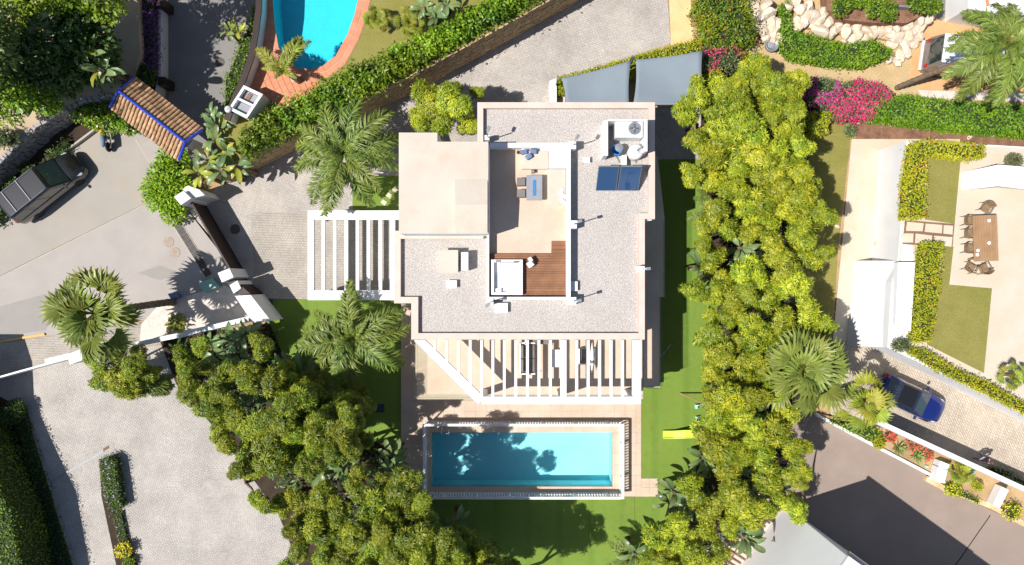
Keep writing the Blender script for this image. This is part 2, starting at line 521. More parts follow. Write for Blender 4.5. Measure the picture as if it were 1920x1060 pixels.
# ---------------------------------------------------------------- ground levels
PX0, PX1, PY0, PY1 = P(810, 0)[0], P(1148, 0)[0], P(0, 912)[1], P(0, 811)[1]      # villa pool basin
g = MB()
xs, ys = [-400, PX0, PX1, 400], [-400, PY0, PY1, 400]
for i in range(3):
    for j in range(3):
        if (i, j) != (1, 1):
            g.quad((xs[i], ys[j], -.04), (xs[i + 1], ys[j], -.04), (xs[i + 1], ys[j + 1], -.04), (xs[i], ys[j + 1], -.04))
struct('ground', g, M['soil'])

sheet('road', [(-700, 120), (40, 250), (175, 190), (300, 200), (400, 300), (340, 385), (275, 380), (25, 505), (-700, 860)], 0., M['asphalt'])
sheet('road_apron', [(275.5, 381), (345, 385), (480, 545), (430, 575), (260, 604), (90, 630), (0, 642), (-700, 790), (-700, 862), (25, 506)], .0, M['concrete'])
sheet('road_patch', [(-60, 590), (130, 540), (84, 620), (-60, 640)], .006, M['asphalt_patch'], .004)
sheet('road_patch', [(258, 512), (300, 498), (338, 512), (300, 526)], .006, M['asphalt_patch'], .004)
sheet('road_patch', [(262, 275), (300, 250), (345, 262), (332, 330), (292, 328)], .006, M['concrete'], .004)
sheet('kerb_line', [(24, 506.5), (275, 380.5), (277, 382), (28, 508.5)], .012, M['kerb'], .01)
sheet('kerb_line', [(253, 261.5), (255.5, 260), (293.5, 326), (291, 328)], .012, M['kerb'], .01)
sheet('yellow_kerb', [(-60, 648), (82, 625), (84, 629), (-60, 653)], .1, surf('yellow_kerb_paint', A(232, 196, 130), A(216, 180, 116)), .1)
sheet('sidewalk', [(-300, 690), (0, 643), (90, 631), (260, 606), (330, 640), (160, 668), (0, 706), (-300, 780)], .004, M['cobble_b'])
sheet('lane', [(302, -300), (500, -300), (475, 60), (440, 220), (405, 330), (330, 250), (298, 180), (303, 0)], .002, M['asphalt_dark'])
sheet('driveway', [(345, 386), (385, 364), (655, 231), (815, 152), (960, 72), (1085, 1), (1240, -120), (1252, 0), (1258, 82), (1050, 150), (1040, 200), (1330, 205), (1330, 300), (1000, 300), (760, 561), (480, 561)], .0, M['cobble'])
sheet('carport_floor', [(470, 400), (660, 395), (748, 395), (748, 561), (480, 561)], .008, M['cobble_b'], .01)
sheet('sandy_verge', [(1252, -80), (1300, -80), (1300, 90), (1258, 84)], .004, M['sand'])
sheet('plaza', [(-500, 840), (0, 708), (160, 669), (335, 641), (480, 760), (640, 1000), (720, 1300), (-500, 1300)], .0, M['plaza'])
sheet('lawn', [(486, 562), (790, 562), (790, 1160), (700, 1160), (620, 960), (540, 780)], .012, M['turf'])
sheet('lawn', [(790.5, 932), (1190, 932), (1190, 1160), (790.5, 1160)], .012, M['turf'])
sheet('lawn', [(1190.5, 299), (1345, 299), (1345, 1160), (1190.5, 1160)], .012, M['turf'])
sheet('lawn_patch', [(661, 330), (760, 330), (760, 395), (661, 395)], .02, M['turf'], .02)
# planting beds under the tree belts
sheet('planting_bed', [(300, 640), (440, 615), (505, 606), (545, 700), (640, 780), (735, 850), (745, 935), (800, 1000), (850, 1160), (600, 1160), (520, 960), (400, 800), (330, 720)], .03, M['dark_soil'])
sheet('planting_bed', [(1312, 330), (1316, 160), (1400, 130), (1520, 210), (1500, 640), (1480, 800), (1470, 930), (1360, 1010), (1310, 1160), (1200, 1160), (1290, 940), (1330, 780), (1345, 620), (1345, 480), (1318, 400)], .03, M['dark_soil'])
sheet('garden', [(1395, -200), (2300, -200), (2300, 190), (1640, 190), (1540, 215), (1400, 180)], .0, M['straw'])
sheet('clay_yard', [(1715, 20), (2300, 20), (2300, 178), (1725, 168), (1706, 150)], .008, M['clay_ground'])
sheet('gravel_strip', [(1722, 169), (2300, 188), (2300, 206), (1730, 184)], .012, M['bed_gravel'])
sheet('mulch_bed', [(1600, 222), (1700, 225), (2300, 270), (2300, 330), (1690, 300), (1605, 262)], .006, M['mulch'])
sheet('dry_lawn', [(1500, 215), (1600, 222), (1605, 262), (1594, 262), (1570, 480), (1560, 650), (1440, 650)], .012, M['dry_grass'])
sheet('neighbour_path', [(1597, 261), (1800, 261), (1800, 655), (1560, 655), (1577, 480)], .02, M['travertine_pale'])
sheet('lane_paving', [(1540, 640), (1640, 640), (1800, 700), (1920, 780), (2300, 960), (2300, 1130), (1920, 930), (1665, 812), (1560, 790)], .024, M['cobble_r'])
sheet('court', [(1440, 780), (1530, 776), (1746, 893), (1800, 930), (2300, 1160), (2300, 1500), (1350, 1500), (1400, 900)], .016, M['court'])
sheet('court_joint', [(1856, 966), (1857.6, 967), (1788.6, 1066), (1787, 1065)], .02, M['dark_soil'], .003)

# ---------------------------------------------------------------- villa pool with its deck
b = MB()
zb = -1.45
b.quad((PX0, PY0, zb), (PX1, PY0, zb), (PX1, PY1, zb), (PX0, PY1, zb))
for a, c in (((PX0, PY0), (PX1, PY0)), ((PX1, PY0), (PX1, PY1)), ((PX1, PY1), (PX0, PY1)), ((PX0, PY1), (PX0, PY0))):
    b.quad((a[0], a[1], zb), (a[0], a[1], .02), (c[0], c[1], .02), (c[0], c[1], zb))
pool = thing('swimming_pool', 'rectangular turquoise swimming pool inside a white balustrade', 'pool', ((PX0 + PX1) / 2, (PY0 + PY1) / 2, zb))
b.build('basin', M['pool_tile'], pool)
w = MB().quad((PX0 + .003, PY0 + .003, -.12), (PX1 - .003, PY0 + .003, -.12), (PX1 - .003, PY1 - .003, -.12), (PX0 + .003, PY1 - .003, -.12))
w.build('water', M['water'], pool)
bd = MB()
for (ax_, ay_), (bx_, by_) in (((PX0, PY0), (PX1, PY0)), ((PX1, PY0), (PX1, PY1)), ((PX1, PY1), (PX0, PY1)), ((PX0, PY1), (PX0, PY0))):
    mx_, my_ = (PX0 + PX1) / 2, (PY0 + PY1) / 2
    def ins_(x, y): return (x + (.012 if x < mx_ else -.012), y + (.012 if y < my_ else -.012))
    p0_, p1_ = ins_(ax_, ay_), ins_(bx_, by_)
    bd.quad((p0_[0], p0_[1], -.3), (p0_[0], p0_[1], .015), (p1_[0], p1_[1], .015), (p1_[0], p1_[1], -.3))
bd.build('waterline_tiles', surf('waterline_mosaic', A(150, 206, 216), A(120, 184, 200), scale=8, fine=20, finev=.15, rough=.3), pool)
lad = MB()
for dx in (-.2, .2):
    x = P(836, 0)[0] + dx
    lad.tube([(x, PY1 + .35, .05), (x, PY1 + .3, .55), (x, PY1 + .05, .7), (x, PY1 - .12, .5), (x, PY1 - .14, -.9)], .022, 6)
for k in range(3): lad.tube([(P(836, 0)[0] - .2, PY1 - .14, -.3 - .25 * k), (P(836, 0)[0] + .2, PY1 - .14, -.3 - .25 * k)], .02, 6)
lad.build('ladder', M['steel'], pool)

DX0, DX1, DY0, DY1 = P(752, 0)[0], P(1202, 0)[0], P(0, 931)[1], P(0, 570)[1]
deck = thing('pool_deck', None, None, (0, -9, 0)); deck['kind'] = 'structure'
d = MB()
for x0, x1, y0, y1 in ((DX0, PX0, DY0, DY1), (PX1, DX1, DY0, DY1), (PX0, PX1, DY0, PY0), (PX0, PX1, PY1, DY1), (DX1, P(1233, 0)[0], P(0, 931)[1], P(0, 897)[1])):
    d.box(((x0 + x1) / 2, (y0 + y1) / 2, -.005), (x1 - x0, y1 - y0, .06))
d.build('deck_bed', M['cream_cap'], deck)
S = .66
slab = MB().box((0, 0, .012), (S - .008, S - .008, .024)).mesh('deck_tile'); slab.materials.append(M['travertine'])
cnt = 0
def deck_piece(x0, x1, y0, y1):
    """one stone slab, cut to size"""
    m = MB().box((0, 0, .012), (x1 - x0 - .008, y1 - y0 - .008, .024)).mesh('deck_tile'); m.materials.append(M['travertine'])
    link('deck_tile', m, deck, Vector(((x0 + x1) / 2, (y0 + y1) / 2, .026)) - deck.location)
nx = int((DX1 - DX0) / S) + 1; ny = int((DY1 - DY0) / S) + 1
for i in range(nx):
    for j in range(ny):
        x0, y0 = DX0 + i * S, DY0 + j * S
        x1, y1 = min(x0 + S, DX1), min(y0 + S, DY1)
        if x1 - x0 < .1 or y1 - y0 < .1: continue
        if x0 > -5.6 and y0 > -6.7: continue              # under the terrace: the bed alone
        rects = [(x0, x1, y0, y1)]
        if x1 > PX0 and x0 < PX1 and y1 > PY0 and y0 < PY1:   # cut round the pool
            rects = []
            if x0 < PX0: rects.append((x0, PX0, y0, y1))
            if x1 > PX1: rects.append((PX1, x1, y0, y1))
            a0, a1 = max(x0, PX0), min(x1, PX1)
            if y0 < PY0: rects.append((a0, a1, y0, PY0))
            if y1 > PY1: rects.append((a0, a1, PY1, y1))
        for r_ in rects:
            if r_[1] - r_[0] < .06 or r_[3] - r_[2] < .06: continue
            if r_ == (x0, x0 + S, y0, y0 + S): link('deck_tile', slab, deck, Vector((x0 + S / 2, y0 + S / 2, .026)) - deck.location)
            else: deck_piece(*r_)
lx0, lx1, ly0, ly1 = DX1, P(1233, 0)[0], P(0, 931)[1], P(0, 897)[1]
for i in range(2):
    for j in range(2):
        deck_piece(lx0 + (lx1 - lx0) * i / 2, lx0 + (lx1 - lx0) * (i + 1) / 2, ly0 + (ly1 - ly0) * j / 2, ly0 + (ly1 - ly0) * (j + 1) / 2)

# white balustrade on the four sides of the pool
BX0, BX1, BY0, BY1 = P(795, 0, 1)[0], P(1168, 0, 1)[0], P(0, 934, 1)[1], P(0, 797, 1)[1]
bal_me = MB().lathe((0, 0, 0), [(.05, 0), (.05, .06), (.035, .1), (.06, .3), (.035, .55), (.03, .75), (.05, .8), (.05, .84)], 8).mesh('baluster')
bal_me.materials.append(M['white_paint'])
for pl in bal_me.polygons: pl.use_smooth = True
def balustrade(a, c, label):
    a, c = Vector((a[0], a[1], .05)), Vector((c[0], c[1], .05))
    L = (c - a).length; dr = (c - a) / L; ang = math.atan2(dr.y, dr.x)
    t = thing('balustrade', label, 'balustrade', (a + c) / 2)
    MB().box((0, 0, .04), (L, .16, .08), ang).build('bottom_rail', M['white_paint'], t, True)
    MB().box((0, 0, .96), (L + .12, .16, .09), ang).build('top_rail', M['white_paint'], t, True, bevel=.02)
    n = int(L / .165)
    for k in range(n):
        s = (k + .5) / n - .5
        q = dr * (s * L)
        if k % 12 == 6: MB().box((q.x, q.y, .5), (.14, .14, .98), ang).build('post', M['white_paint'], t, True)
        else: link('baluster', bal_me, t, (q.x, q.y, .08))
balustrade((BX0, BY0), (BX0, BY1), 'short white balustrade at the tree-shaded end of the pool')
balustrade((BX1, BY0), (BX1, BY1), 'short white balustrade at the sunlit end of the pool')
balustrade((BX0 + .14, BY0), (BX1 - .14, BY0), 'long white balustrade between the pool and the back lawn')
balustrade((BX0 + .14, BY1), (BX1 - .14, BY1), 'long white balustrade between the pool and the villa terrace')

# ---------------------------------------------------------------- the villa
ZP, ZG = 6.0, 5.7
villa = thing('villa', 'white flat-roofed two-storey villa with gravel roof and roof terrace', 'villa', (0, 0, 0))
OUT = [(895, 192), (1228, 192), (1228, 411), (1209, 411), (1209, 637), (771, 637), (771, 569), (739, 569), (739, 437), (895, 437)]
INN = [(906, 203), (1216, 203), (1216, 400), (1198, 400), (1198, 625), (784, 625), (784, 557), (751, 557), (751, 448), (906, 448)]
o6, i6 = XY(OUT, ZP), XY(INN, ZP)
bx = [(x * .985, y * .985) for x, y in o6]
MB().prism(bx, 0., ZG - .02).build('wall', M['white'], villa)
MB().prism(i6, ZG - .1, ZG).build('gravel_roof', M['gravel'], villa)
pr = MB(); n = len(o6)
vs = [(x, y, ZP) for x, y in o6] + [(x, y, ZP) for x, y in i6] + [(x, y, ZG - .35) for x, y in o6] + [(x, y, ZG - .35) for x, y in i6]
fs = []
for i in range(n):
    j = (i + 1) % n
    fs += [(i, n + i, n + j, j), (2 * n + i, i, j, 2 * n + j), (n + i, 3 * n + i, 3 * n + j, n + j), (2 * n + i, 2 * n + j, 3 * n + j, 3 * n + i)]
pr.add(vs, fs)
par = pr.build('parapet', M['cream_cap'], villa)
bm = bmesh.new(); bm.from_mesh(par.data); bmesh.ops.recalc_face_normals(bm, faces=bm.faces); bm.to_mesh(par.data); bm.free()
# stair tower
tw = XY([(749, 250), (821, 250), (821, 267), (916, 267), (916, 438), (749, 438)], 8.)
MB().prism(tw, 0., 7.93).build('stair_tower', M['white'], villa)
MB().prism([(x * 1.004 - .01, y * 1.004) for x, y in tw], 7.9, 8.).build('tower_roof', M['cream_roof'], villa)
q = [P(*a) for a in ((849, 382, 8.001), (914, 382, 8.001), (914, 336, 8.001), (852, 336, 8.001), (854, 384, 8.42), (914, 384, 8.42), (914, 438, 8.3), (849, 438, 8.001), (854, 438, 8.3))]
wd = MB(); wd.add(q, [(0, 3, 2, 1), (3, 2, 5, 4), (4, 5, 6, 8), (0, 4, 8, 7), (0, 3, 4), (1, 5, 2), (1, 6, 5)])
wd.build('stair_hood', M['cream_roof'], villa)
MB().box(P(905, 391, 8.06), (.22, .12, .1), .3).build('vent_cap', M['grey_metal'], villa)
MB().prism(XY([(739, 433), (782, 433), (782, 440), (739, 440)], 6.05), 5.6, 6.05).build('ledge', M['cream_cap'], villa)
MB().prism(XY([(782, 436), (916, 436), (916, 440), (782, 440)], 6.3), 5.6, 6.3).build('tower_skirting', M['white'], villa)
# roof terrace: floor and upstand walls
zt = 5.76
fl = XY([(914, 272), (1066, 272), (1066, 478), (914, 478)], zt)
MB().prism(fl, zt - .05, zt).build('terrace_floor', M['travertine'], villa)
zw = 6.42
for nm, r_ in (('upstand_wall', (1062, 268, 1070, 562)), ('upstand_wall', (918, 268, 1062, 277)), ('upstand_wall', (913, 440, 917, 560)), ('upstand_wall', (917, 557, 1062, 562))):
    x0, y0, x1, y1 = r_
    MB().prism(XY([(x0, y0), (x1, y0), (x1, y1), (x0, y1)], zw), ZG - .05, zw).build(nm, M['white'], villa)
# timber deck
dk = MB().prism(XY([(917.5, 476), (1061.5, 476), (1061.5, 556.5), (917.5, 556.5)], zt), zt - .04, 5.9).build('deck_frame', M['dark_brown'], villa)
x0, y0 = P(918, 476, 5.95)[:2]; x1, y1 = P(1061.5, 556, 5.95)[:2]
npl = 17
for k in range(npl):
    ya, yb = y0 + (y1 - y0) * k / npl, y0 + (y1 - y0) * (k + 1) / npl
    MB().box(((x0 + x1) / 2, (ya + yb) / 2, 5.93), (x1 - x0, abs(ya - yb) - .012, .05)).build('deck_plank', M['wood'], villa)
for k, (ya, yb) in enumerate(((452, 460), (460.5, 468), (468.5, 476))):
    zz = zt + .06 + .06 * k
    MB().prism(XY([(1034, ya), (1061.5, ya), (1061.5, yb), (1034, yb)], zz), zt - .02, zz).build('step', M['wood'], villa)
# first-floor terraces, slabs and glass
ZF = 3.0
MB().prism(XY([(779, 620), (1206, 620), (1206, 749), (779, 749)], ZF), ZF - .3, ZF - .03).build('terrace_slab', M['cream_cap'], villa)
tz = XY([(780, 625), (1205, 748)], ZF)
ts = MB().prism([(tz[0][0], tz[0][1]), (tz[1][0], tz[0][1]), (tz[1][0], tz[1][1]), (tz[0][0], tz[1][1])], ZF - .029, ZF).build('terrace_paving', M['travertine'], villa)
east = [(1195, 292), (1233, 292), (1246, 408), (1246, 557), (1238, 557), (1238, 727), (1206.5, 727), (1206.5, 640), (1195, 640)]
MB().prism(XY(east, ZF), ZF - .35, ZF + .004).build('side_terrace', M['travertine'], villa)
def pane(a, c, z0, h, n, parent):
    a, c = Vector(a), Vector(c)
    for k in range(n):
        p0 = a.lerp(c, k / n + .012 / n); p1 = a.lerp(c, (k + 1) / n - .012 / n)
        m_ = (p0 + p1) / 2; L = (p1 - p0).length; ang = math.atan2(p1.y - p0.y, p1.x - p0.x)
        MB().box((m_.x, m_.y, z0 + h / 2), (L, .014, h), ang).build('glass_pane', M['glass'], parent)
pane(Vector((*P(782, 746, 3)[:2], 0)), Vector((*P(1203, 746, 3)[:2], 0)), 3., .95, 7, villa)
pane(Vector((*P(782, 642, 3)[:2], 0)), Vector((*P(782, 745, 3)[:2], 0)), 3., .95, 2, villa)
pane(Vector((*P(1235.5, 557, 3)[:2], 0)), Vector((*P(1235.5, 725, 3)[:2], 0)), 3., .95, 4, villa)
pane(Vector((*P(1243, 412, 3)[:2], 0)), Vector((*P(1243, 555, 3)[:2], 0)), 3., .95, 3, villa)
pane(Vector((*P(1208, 725, 3)[:2], 0)), Vector((*P(1235, 725, 3)[:2], 0)), 3., .95, 1, villa)
# pergola over the south terrace
pg = thing('terrace_pergola', 'white slatted pergola with a diagonal edge over the terrace above the pool', 'pergola', (*P(1040, 700, 3)[:2], 3.))
zq = 5.93
def beam(pts, z1, z0, nm, parent, mat='white_paint'): MB().prism(XY(pts, z1), z0, z1).build(nm, M[mat], parent, bevel=0)
beam([(897, 744), (1202, 744), (1202, 758), (903, 758)], zq, zq - .35, 'front_beam', pg)
beam([(1186.5, 638), (1202, 638), (1202, 743.6), (1186.5, 743.6)], zq, zq - .35, 'side_beam', pg)
beam([(776, 638), (797, 638), (906, 743.6), (897, 758), (893, 755)], zq - .004, zq - .35, 'diagonal_beam', pg)
for cx in (815, 837.5, 859.5, 881.5, 903, 924, 945.5, 967, 989, 1010.5, 1032, 1056.5, 1081.5, 1103, 1124.5, 1146, 1167.5):
    hw = 5.6 if cx == 1056.5 else 2.5
    yb = 743.6 if cx > 900 else 638 + (cx - 786) * (106 / 110.) + 2
    beam([(cx - hw, 638), (cx + hw, 638), (cx + hw, yb), (cx - hw, yb)], zq - .01, zq - .27, 'slat', pg)
for cx in (905, 1056, 1192):
    c0 = P(cx, 751, zq)
    MB().box((c0.x, c0.y, 4.3), (.34, .34, 2.6)).build('column', M['white_paint'], pg)
# carport pergola on the west side
cp = thing('carport_pergola', 'white slatted carport pergola beside the driveway, palm shadows on it', 'pergola', (*P(655, 480)[:2], 0.))
zq = 3.0
beam([(577, 395), (748, 395), (748, 412), (577, 412)], zq, zq - .3, 'beam', cp)
beam([(577, 545), (740, 545), (740, 563), (577, 563)], zq, zq - .3, 'beam', cp)
beam([(577, 412.4), (588, 412.4), (588, 544.6), (577, 544.6)], zq, zq - .3, 'beam', cp)
beam([(731, 412.4), (740, 412.4), (740, 544.6), (731, 544.6)], zq, zq - .3, 'beam', cp)
for cx in (606, 627.5, 649, 670, 690.5, 713):
    beam([(cx - 3, 412.4), (cx + 3, 412.4), (cx + 3, 544.6), (cx - 3, 544.6)], zq - .01, zq - .22, 'slat', cp)
for a_, b_ in ((583, 403), (583, 554), (735, 554)):
    c0 = P(a_, b_, zq); MB().box((c0.x, c0.y, 1.36), (.26, .26, 2.7)).build('column', M['white_paint'], cp)
for k, (a_, b_) in enumerate(((720, 380), (730, 367), (741, 356))):
    s_ = P(a_, b_); o = MB().box((s_.x, s_.y, .04), (.33, .26, .05), -.6).build('stepping_stone', M['travertine_pale'], None)
    tag(o, 'pale square stepping stone on the grass beside the tower', 'stone', 'stepping stones beside the tower')

# ---------------------------------------------------------------- retaining wall, upper garden with the oval pool
ZU = 3.0
wl = [(430, 341), (655, 230), (815, 151), (960, 71.5), (1085, .5), (1240, -90)]        # foot of the wall, on the driveway
foot = [P(*a) for a in wl]
up_left = XY([(486, -200), (486, 20), (478, 70), (452, 150), (428, 220), (415, 275)], ZU)
POOL2 = [(560, -150), (512, -60), (511, 0), (515, 50), (522, 90), (540, 118), (560, 129), (582, 131), (605, 125), (630, 106), (652, 66), (665, 30), (672, 0), (676, -60), (640, -150)]
p2 = XY(POOL2, ZU)
outer2 = [(f.x, f.y) for f in foot] + [(12, 26), (-16, 26)] + up_left
gt = fill_holes(outer2, [p2], ZU)
struct('upper_garden', gt, M['dry_grass'])
core = MB()
for i in range(len(outer2)):
    a, c = outer2[i], outer2[(i + 1) % len(outer2)]
    core.quad((a[0], a[1], -.04), (c[0], c[1], -.04), (c[0], c[1], ZU - .01), (a[0], a[1], ZU - .01))
rw = thing('retaining_wall', 'tall honey-coloured stone retaining wall along the cobbled driveway', 'wall', (foot[2].x, foot[2].y, 0))
core.build('wall_backing', M['mortar'], rw)
rg_ = random.Random(5)
st = MB()
for i in range(len(foot) - 1):
    a, c = foot[i], foot[i + 1]; L = (c - a).length; dr = (c - a) / L; nn = Vector((dr.y, -dr.x, 0))
    z = 0.02; ang = math.atan2(dr.y, dr.x)
    while z < ZU - .05:
        h = min(rg_.uniform(.13, .25), ZU - z); s = 0.
        while s < L:
            w_ = min(rg_.uniform(.2, .55), L - s + .01)
            c0 = a + dr * (s + w_ / 2) + nn * rg_.uniform(.0, .05)
            st.box((c0.x, c0.y, z + h / 2), (max(.05, w_ - .03), .12, h - .03), ang + rg_.uniform(-.03, .03))
            s += w_
        z += h
so = st.build('wall_stones', M['stone'], rw); so['kind'] = 'stuff'
# oval pool
op = thing('oval_pool', 'egg-shaped blue pool with terracotta tiles round it', 'pool', (*P(590, 20, 3)[:2], ZU - 1.6))
b = MB()
zb = ZU - 1.6
for i in range(len(p2)):
    a, c = p2[i], p2[(i + 1) % len(p2)]
    b.quad((a[0], a[1], zb), (c[0], c[1], zb), (c[0], c[1], ZU + .01), (a[0], a[1], ZU + .01))
b.add([(x, y, zb) for x, y in p2], [tuple(range(len(p2)))])
b.build('basin', M['pool_tile_b'], op)
wt = MB(); wt.add([(x, y, ZU - .14) for x, y in p2], [tuple(range(len(p2)))]); wt.build('water', M['water'], op)
MB().lathe(P(588, 113, ZU - 1.6), [(.09, 0), (.09, .05), (.06, .06)], 12).build('floor_inlet', M['white_paint'], op)
# terracotta paving: coping ring and square tiles
pav = thing('pool_paving', None, None, (*P(540, 120, 3)[:2], ZU)); pav['kind'] = 'structure'
ring = [Vector((x, y, 0)) for x, y in p2]
cpt = sum(ring, Vector()) / len(ring)
def dense(lp, step):
    out = []
    for i in range(len(lp)):
        a, c = lp[i], lp[(i + 1) % len(lp)]; m_ = max(1, int((c - a).length / step))
        out += [a.lerp(c, k / m_) for k in range(m_)]
    return out
dr_ = dense(ring, .36)
nd_ = len(dr_)
def onorm(i):
    tg = (dr_[(i + 1) % nd_] - dr_[i - 1]).normalized(); nn = Vector((tg.y, -tg.x, 0))
    return nn if nn.dot(dr_[i] - cpt) > 0 else -nn
gx = []
for i in range(nd_):
    j = (i + 1) % nd_
    for lv, (r0, r1) in enumerate(((-.03, .32), (.345, .68))):
        q = [dr_[i] + onorm(i) * r0, dr_[j] + onorm(j) * r0, dr_[j] + onorm(j) * r1, dr_[i] + onorm(i) * r1]
        c0 = sum(q, Vector()) / 4
        if c0.y < 17.3:
            q = [c0 + (v - c0) * .95 for v in q]
            MB().prism([(v.x, v.y) for v in q], ZU + .006, ZU + .045).build('terracotta_tile', M['terracotta'], pav)
area = XY([(486, -20), (484, 40), (470, 110), (455, 150), (478, 168), (508, 188), (560, 200), (640, 150), (700, 60), (702, -20), (640, -20), (560, -20)], ZU)
outr = [tuple((dr_[i] + onorm(i) * .69)[:2]) for i in range(nd_)]
bedp = XY([(487, -60), (484, 40), (470, 110), (455, 152), (505, 190), (545, 200), (600, 172), (650, 150), (690, 90), (705, 20), (708, -60)], ZU)
inner_ring = [(dr_[i] + onorm(i) * .0)[:2] for i in range(nd_)]
gm = MB()
for i in range(nd_):
    j = (i + 1) % nd_
    a0, a1 = dr_[i] + onorm(i) * .002, dr_[j] + onorm(j) * .002
    b0, b1 = dr_[i] + onorm(i) * .7, dr_[j] + onorm(j) * .7
    gm.quad((a0.x, a0.y, ZU + .02), (b0.x, b0.y, ZU + .02), (b1.x, b1.y, ZU + .02), (a1.x, a1.y, ZU + .02))
gm.build('grout_ring', M['grout'], pav)
tl_me = MB().box((0, 0, .015), (.325, .325, .03)).mesh('terracotta_tile'); tl_me.materials.append(M['terracotta'])
tx = R(24)
pavarea = XY([(487, -60), (484, 40), (470, 112), (452, 158), (478, 168), (510, 188), (530, 206), (610, 168), (585, 150), (530, 120), (500, 60), (500, -60)], ZU)
gb = MB(); gb.add([(x, y, ZU + .012) for x, y in pavarea[:1] + pavarea[1:]], [tuple(range(len(pavarea)))])
gb.build('grout_bed', M['grout'], pav)
pa = np.array(pavarea); o_np = [tuple(v) for v in outr]
base = P(500, 120, 3)
for i in range(-30, 31):
    for j in range(-30, 31):
        u, v = i * .35, j * .35
        x = base.x + u * math.cos(tx) - v * math.sin(tx); y = base.y + u * math.sin(tx) + v * math.cos(tx)
        q = np.array([[x, y]])
        if inpoly(q, pavarea)[0] and not inpoly(q, o_np)[0] and y < 17.3:
            link('terracotta_tile', tl_me, pav, Vector((x, y, ZU + .016)) - pav.location, (0, 0, tx))
# white boundary wall with dark coping beside the pool terrace
bw_ = thing('boundary_wall', 'curving white garden wall with dark brown coping beside the terracotta terrace', 'wall', (*P(470, 120, 4)[:2], 0))
pth = [P(*a, 4.) for a in ((487, -40), (485, 20), (479, 66), (472, 105), (456, 150), (440, 185), (426, 226))]
for nm, hw, z0, z1, mt in (('wall', .12, 0., 3.95, 'white'), ('coping', .17, 3.95, 4.05, 'dark_brown')):
    m_ = MB()
    for i in range(len(pth) - 1):
        a, c = pth[i], pth[i + 1]; dd = (c - a).normalized(); nn = Vector((-dd.y, dd.x, 0)) * hw
        ps = [a - nn, c - nn, c + nn, a + nn]
        m_.prism([(v.x, v.y) for v in ps], z0, z1 + (.002 * i))
    m_.build(nm, M[mt], bw_)
# white outdoor kitchen block
kb = thing('barbecue_block', 'white masonry barbecue and sink block beside the terracotta terrace', 'barbecue', (*P(468, 200, 4)[:2], ZU))
kc = [P(457, 160, 4.3), P(493, 177, 4.3), P(463, 222, 4.3), P(428, 205, 4.3)]
def inset(qs, u0, u1, v0, v1):
    def b_(u, v): return qs[0].lerp(qs[1], u).lerp(qs[3].lerp(qs[2], u), v)
    return [b_(u0, v0), b_(u1, v0), b_(u1, v1), b_(u0, v1)]
MB().prism([(v.x, v.y) for v in kc], ZU, 3.9).build('base', M['white'], kb)
for u0, u1, v0, v1 in ((0, 1, 0, .1), (0, 1, .9, 1), (0, .12, .102, .898), (.88, 1, .102, .898), (.122, .878, .47, .55)):
    MB().prism([(v.x, v.y) for v in inset(kc, u0, u1, v0, v1)], 3.88, 4.3).build('rim', M['white'], kb)
MB().prism([(v.x, v.y) for v in inset(kc, .14, .86, .12, .45)], 3.9, 4.0).build('grill_shelf', M['slate'], kb)
MB().prism([(v.x, v.y) for v in inset(kc, .3, .5, .16, .4)], 4.0, 4.06).build('grill', M['pergola_brown'], kb)
MB().prism([(v.x, v.y) for v in inset(kc, .14, .86, .57, .88)], 3.9, 3.99).build('sink_shelf', M['slate'], kb)
ln_ = thing('garden_lamp', 'white round lamp on the wall end by the barbecue block', 'lamp', (*P(431, 207, 4.1)[:2], 4.05))
MB().lathe((0, 0, 0), [(.09, 0), (.06, .1), (.17, .18), (.2, .3), (.1, .42)], 14).build('shade', M['white_paint'], ln_, True, smooth=True)
MB().lathe((0, 0, .42), [(.07, 0), (.04, .05)], 10).build('cap', M['steel'], ln_, True)

# ---------------------------------------------------------------- upper terrace of the neighbour (right) with its walls
ZN = 3.0
nt = XY([(1699, 264), (1860, 272), (2350, 300), (2350, 990), (1920, 778), (1690, 664), (1664, 652), (1672, 530), (1683, 488), (1691, 400)], ZN)
struct('neighbour_terrace', MB().prism(nt, -.04, ZN), M['white'])
def nsheet(name, px, dz, mat): return sheet(name, px, ZN + dz, mat, .02)
nsheet('terrace_paving', [(1712, 268), (1860, 275), (2340, 304), (2340, 975), (1922, 768), (1700, 652), (1722, 560), (1706, 420)], .012, M['travertine_pale'])
nsheet('gravel_strip', [(1692, 300), (1706, 300), (1700, 420), (1690, 490), (1684, 490), (1692, 400)], .014, M['bed_gravel'])
nsheet('dry_lawn', [(1740, 286), (1802, 292), (1790, 420), (1734, 412)], .024, M['dry_grass'])
nsheet('dry_lawn', [(1770, 460), (1788, 463), (1780, 534), (1860, 541), (1845, 700), (1738, 646), (1760, 540)], .024, M['dry_grass'])
nsheet('dark_gap_bed', [(1697, 413), (1790, 420), (1786, 465), (1692, 458)], .018, M['pergola_brown'])
pvs = [((1701, 416), (1732, 419), (1730, 434), (1699, 433)), ((1736, 419.5), (1767, 422), (1766, 438), (1734, 435)), ((1770, 422.5), (1787, 423.5), (1786, 440), (1769, 438.5)),
       ((1694, 438), (1713, 438), (1712, 455), (1693, 455)), ((1717, 438), (1748, 442), (1746, 458), (1716, 456)), ((1752, 442), (1786, 445), (1784, 463), (1751, 459))]
for q in pvs:
    o = MB().prism(XY(q, ZN + .05), ZN + .0, ZN + .05).build('paving_slab', M['travertine_pale'], None)
    tag(o, 'pale paving slab between the clipped hedges on the terrace', 'slab', 'paving slabs between the hedges')
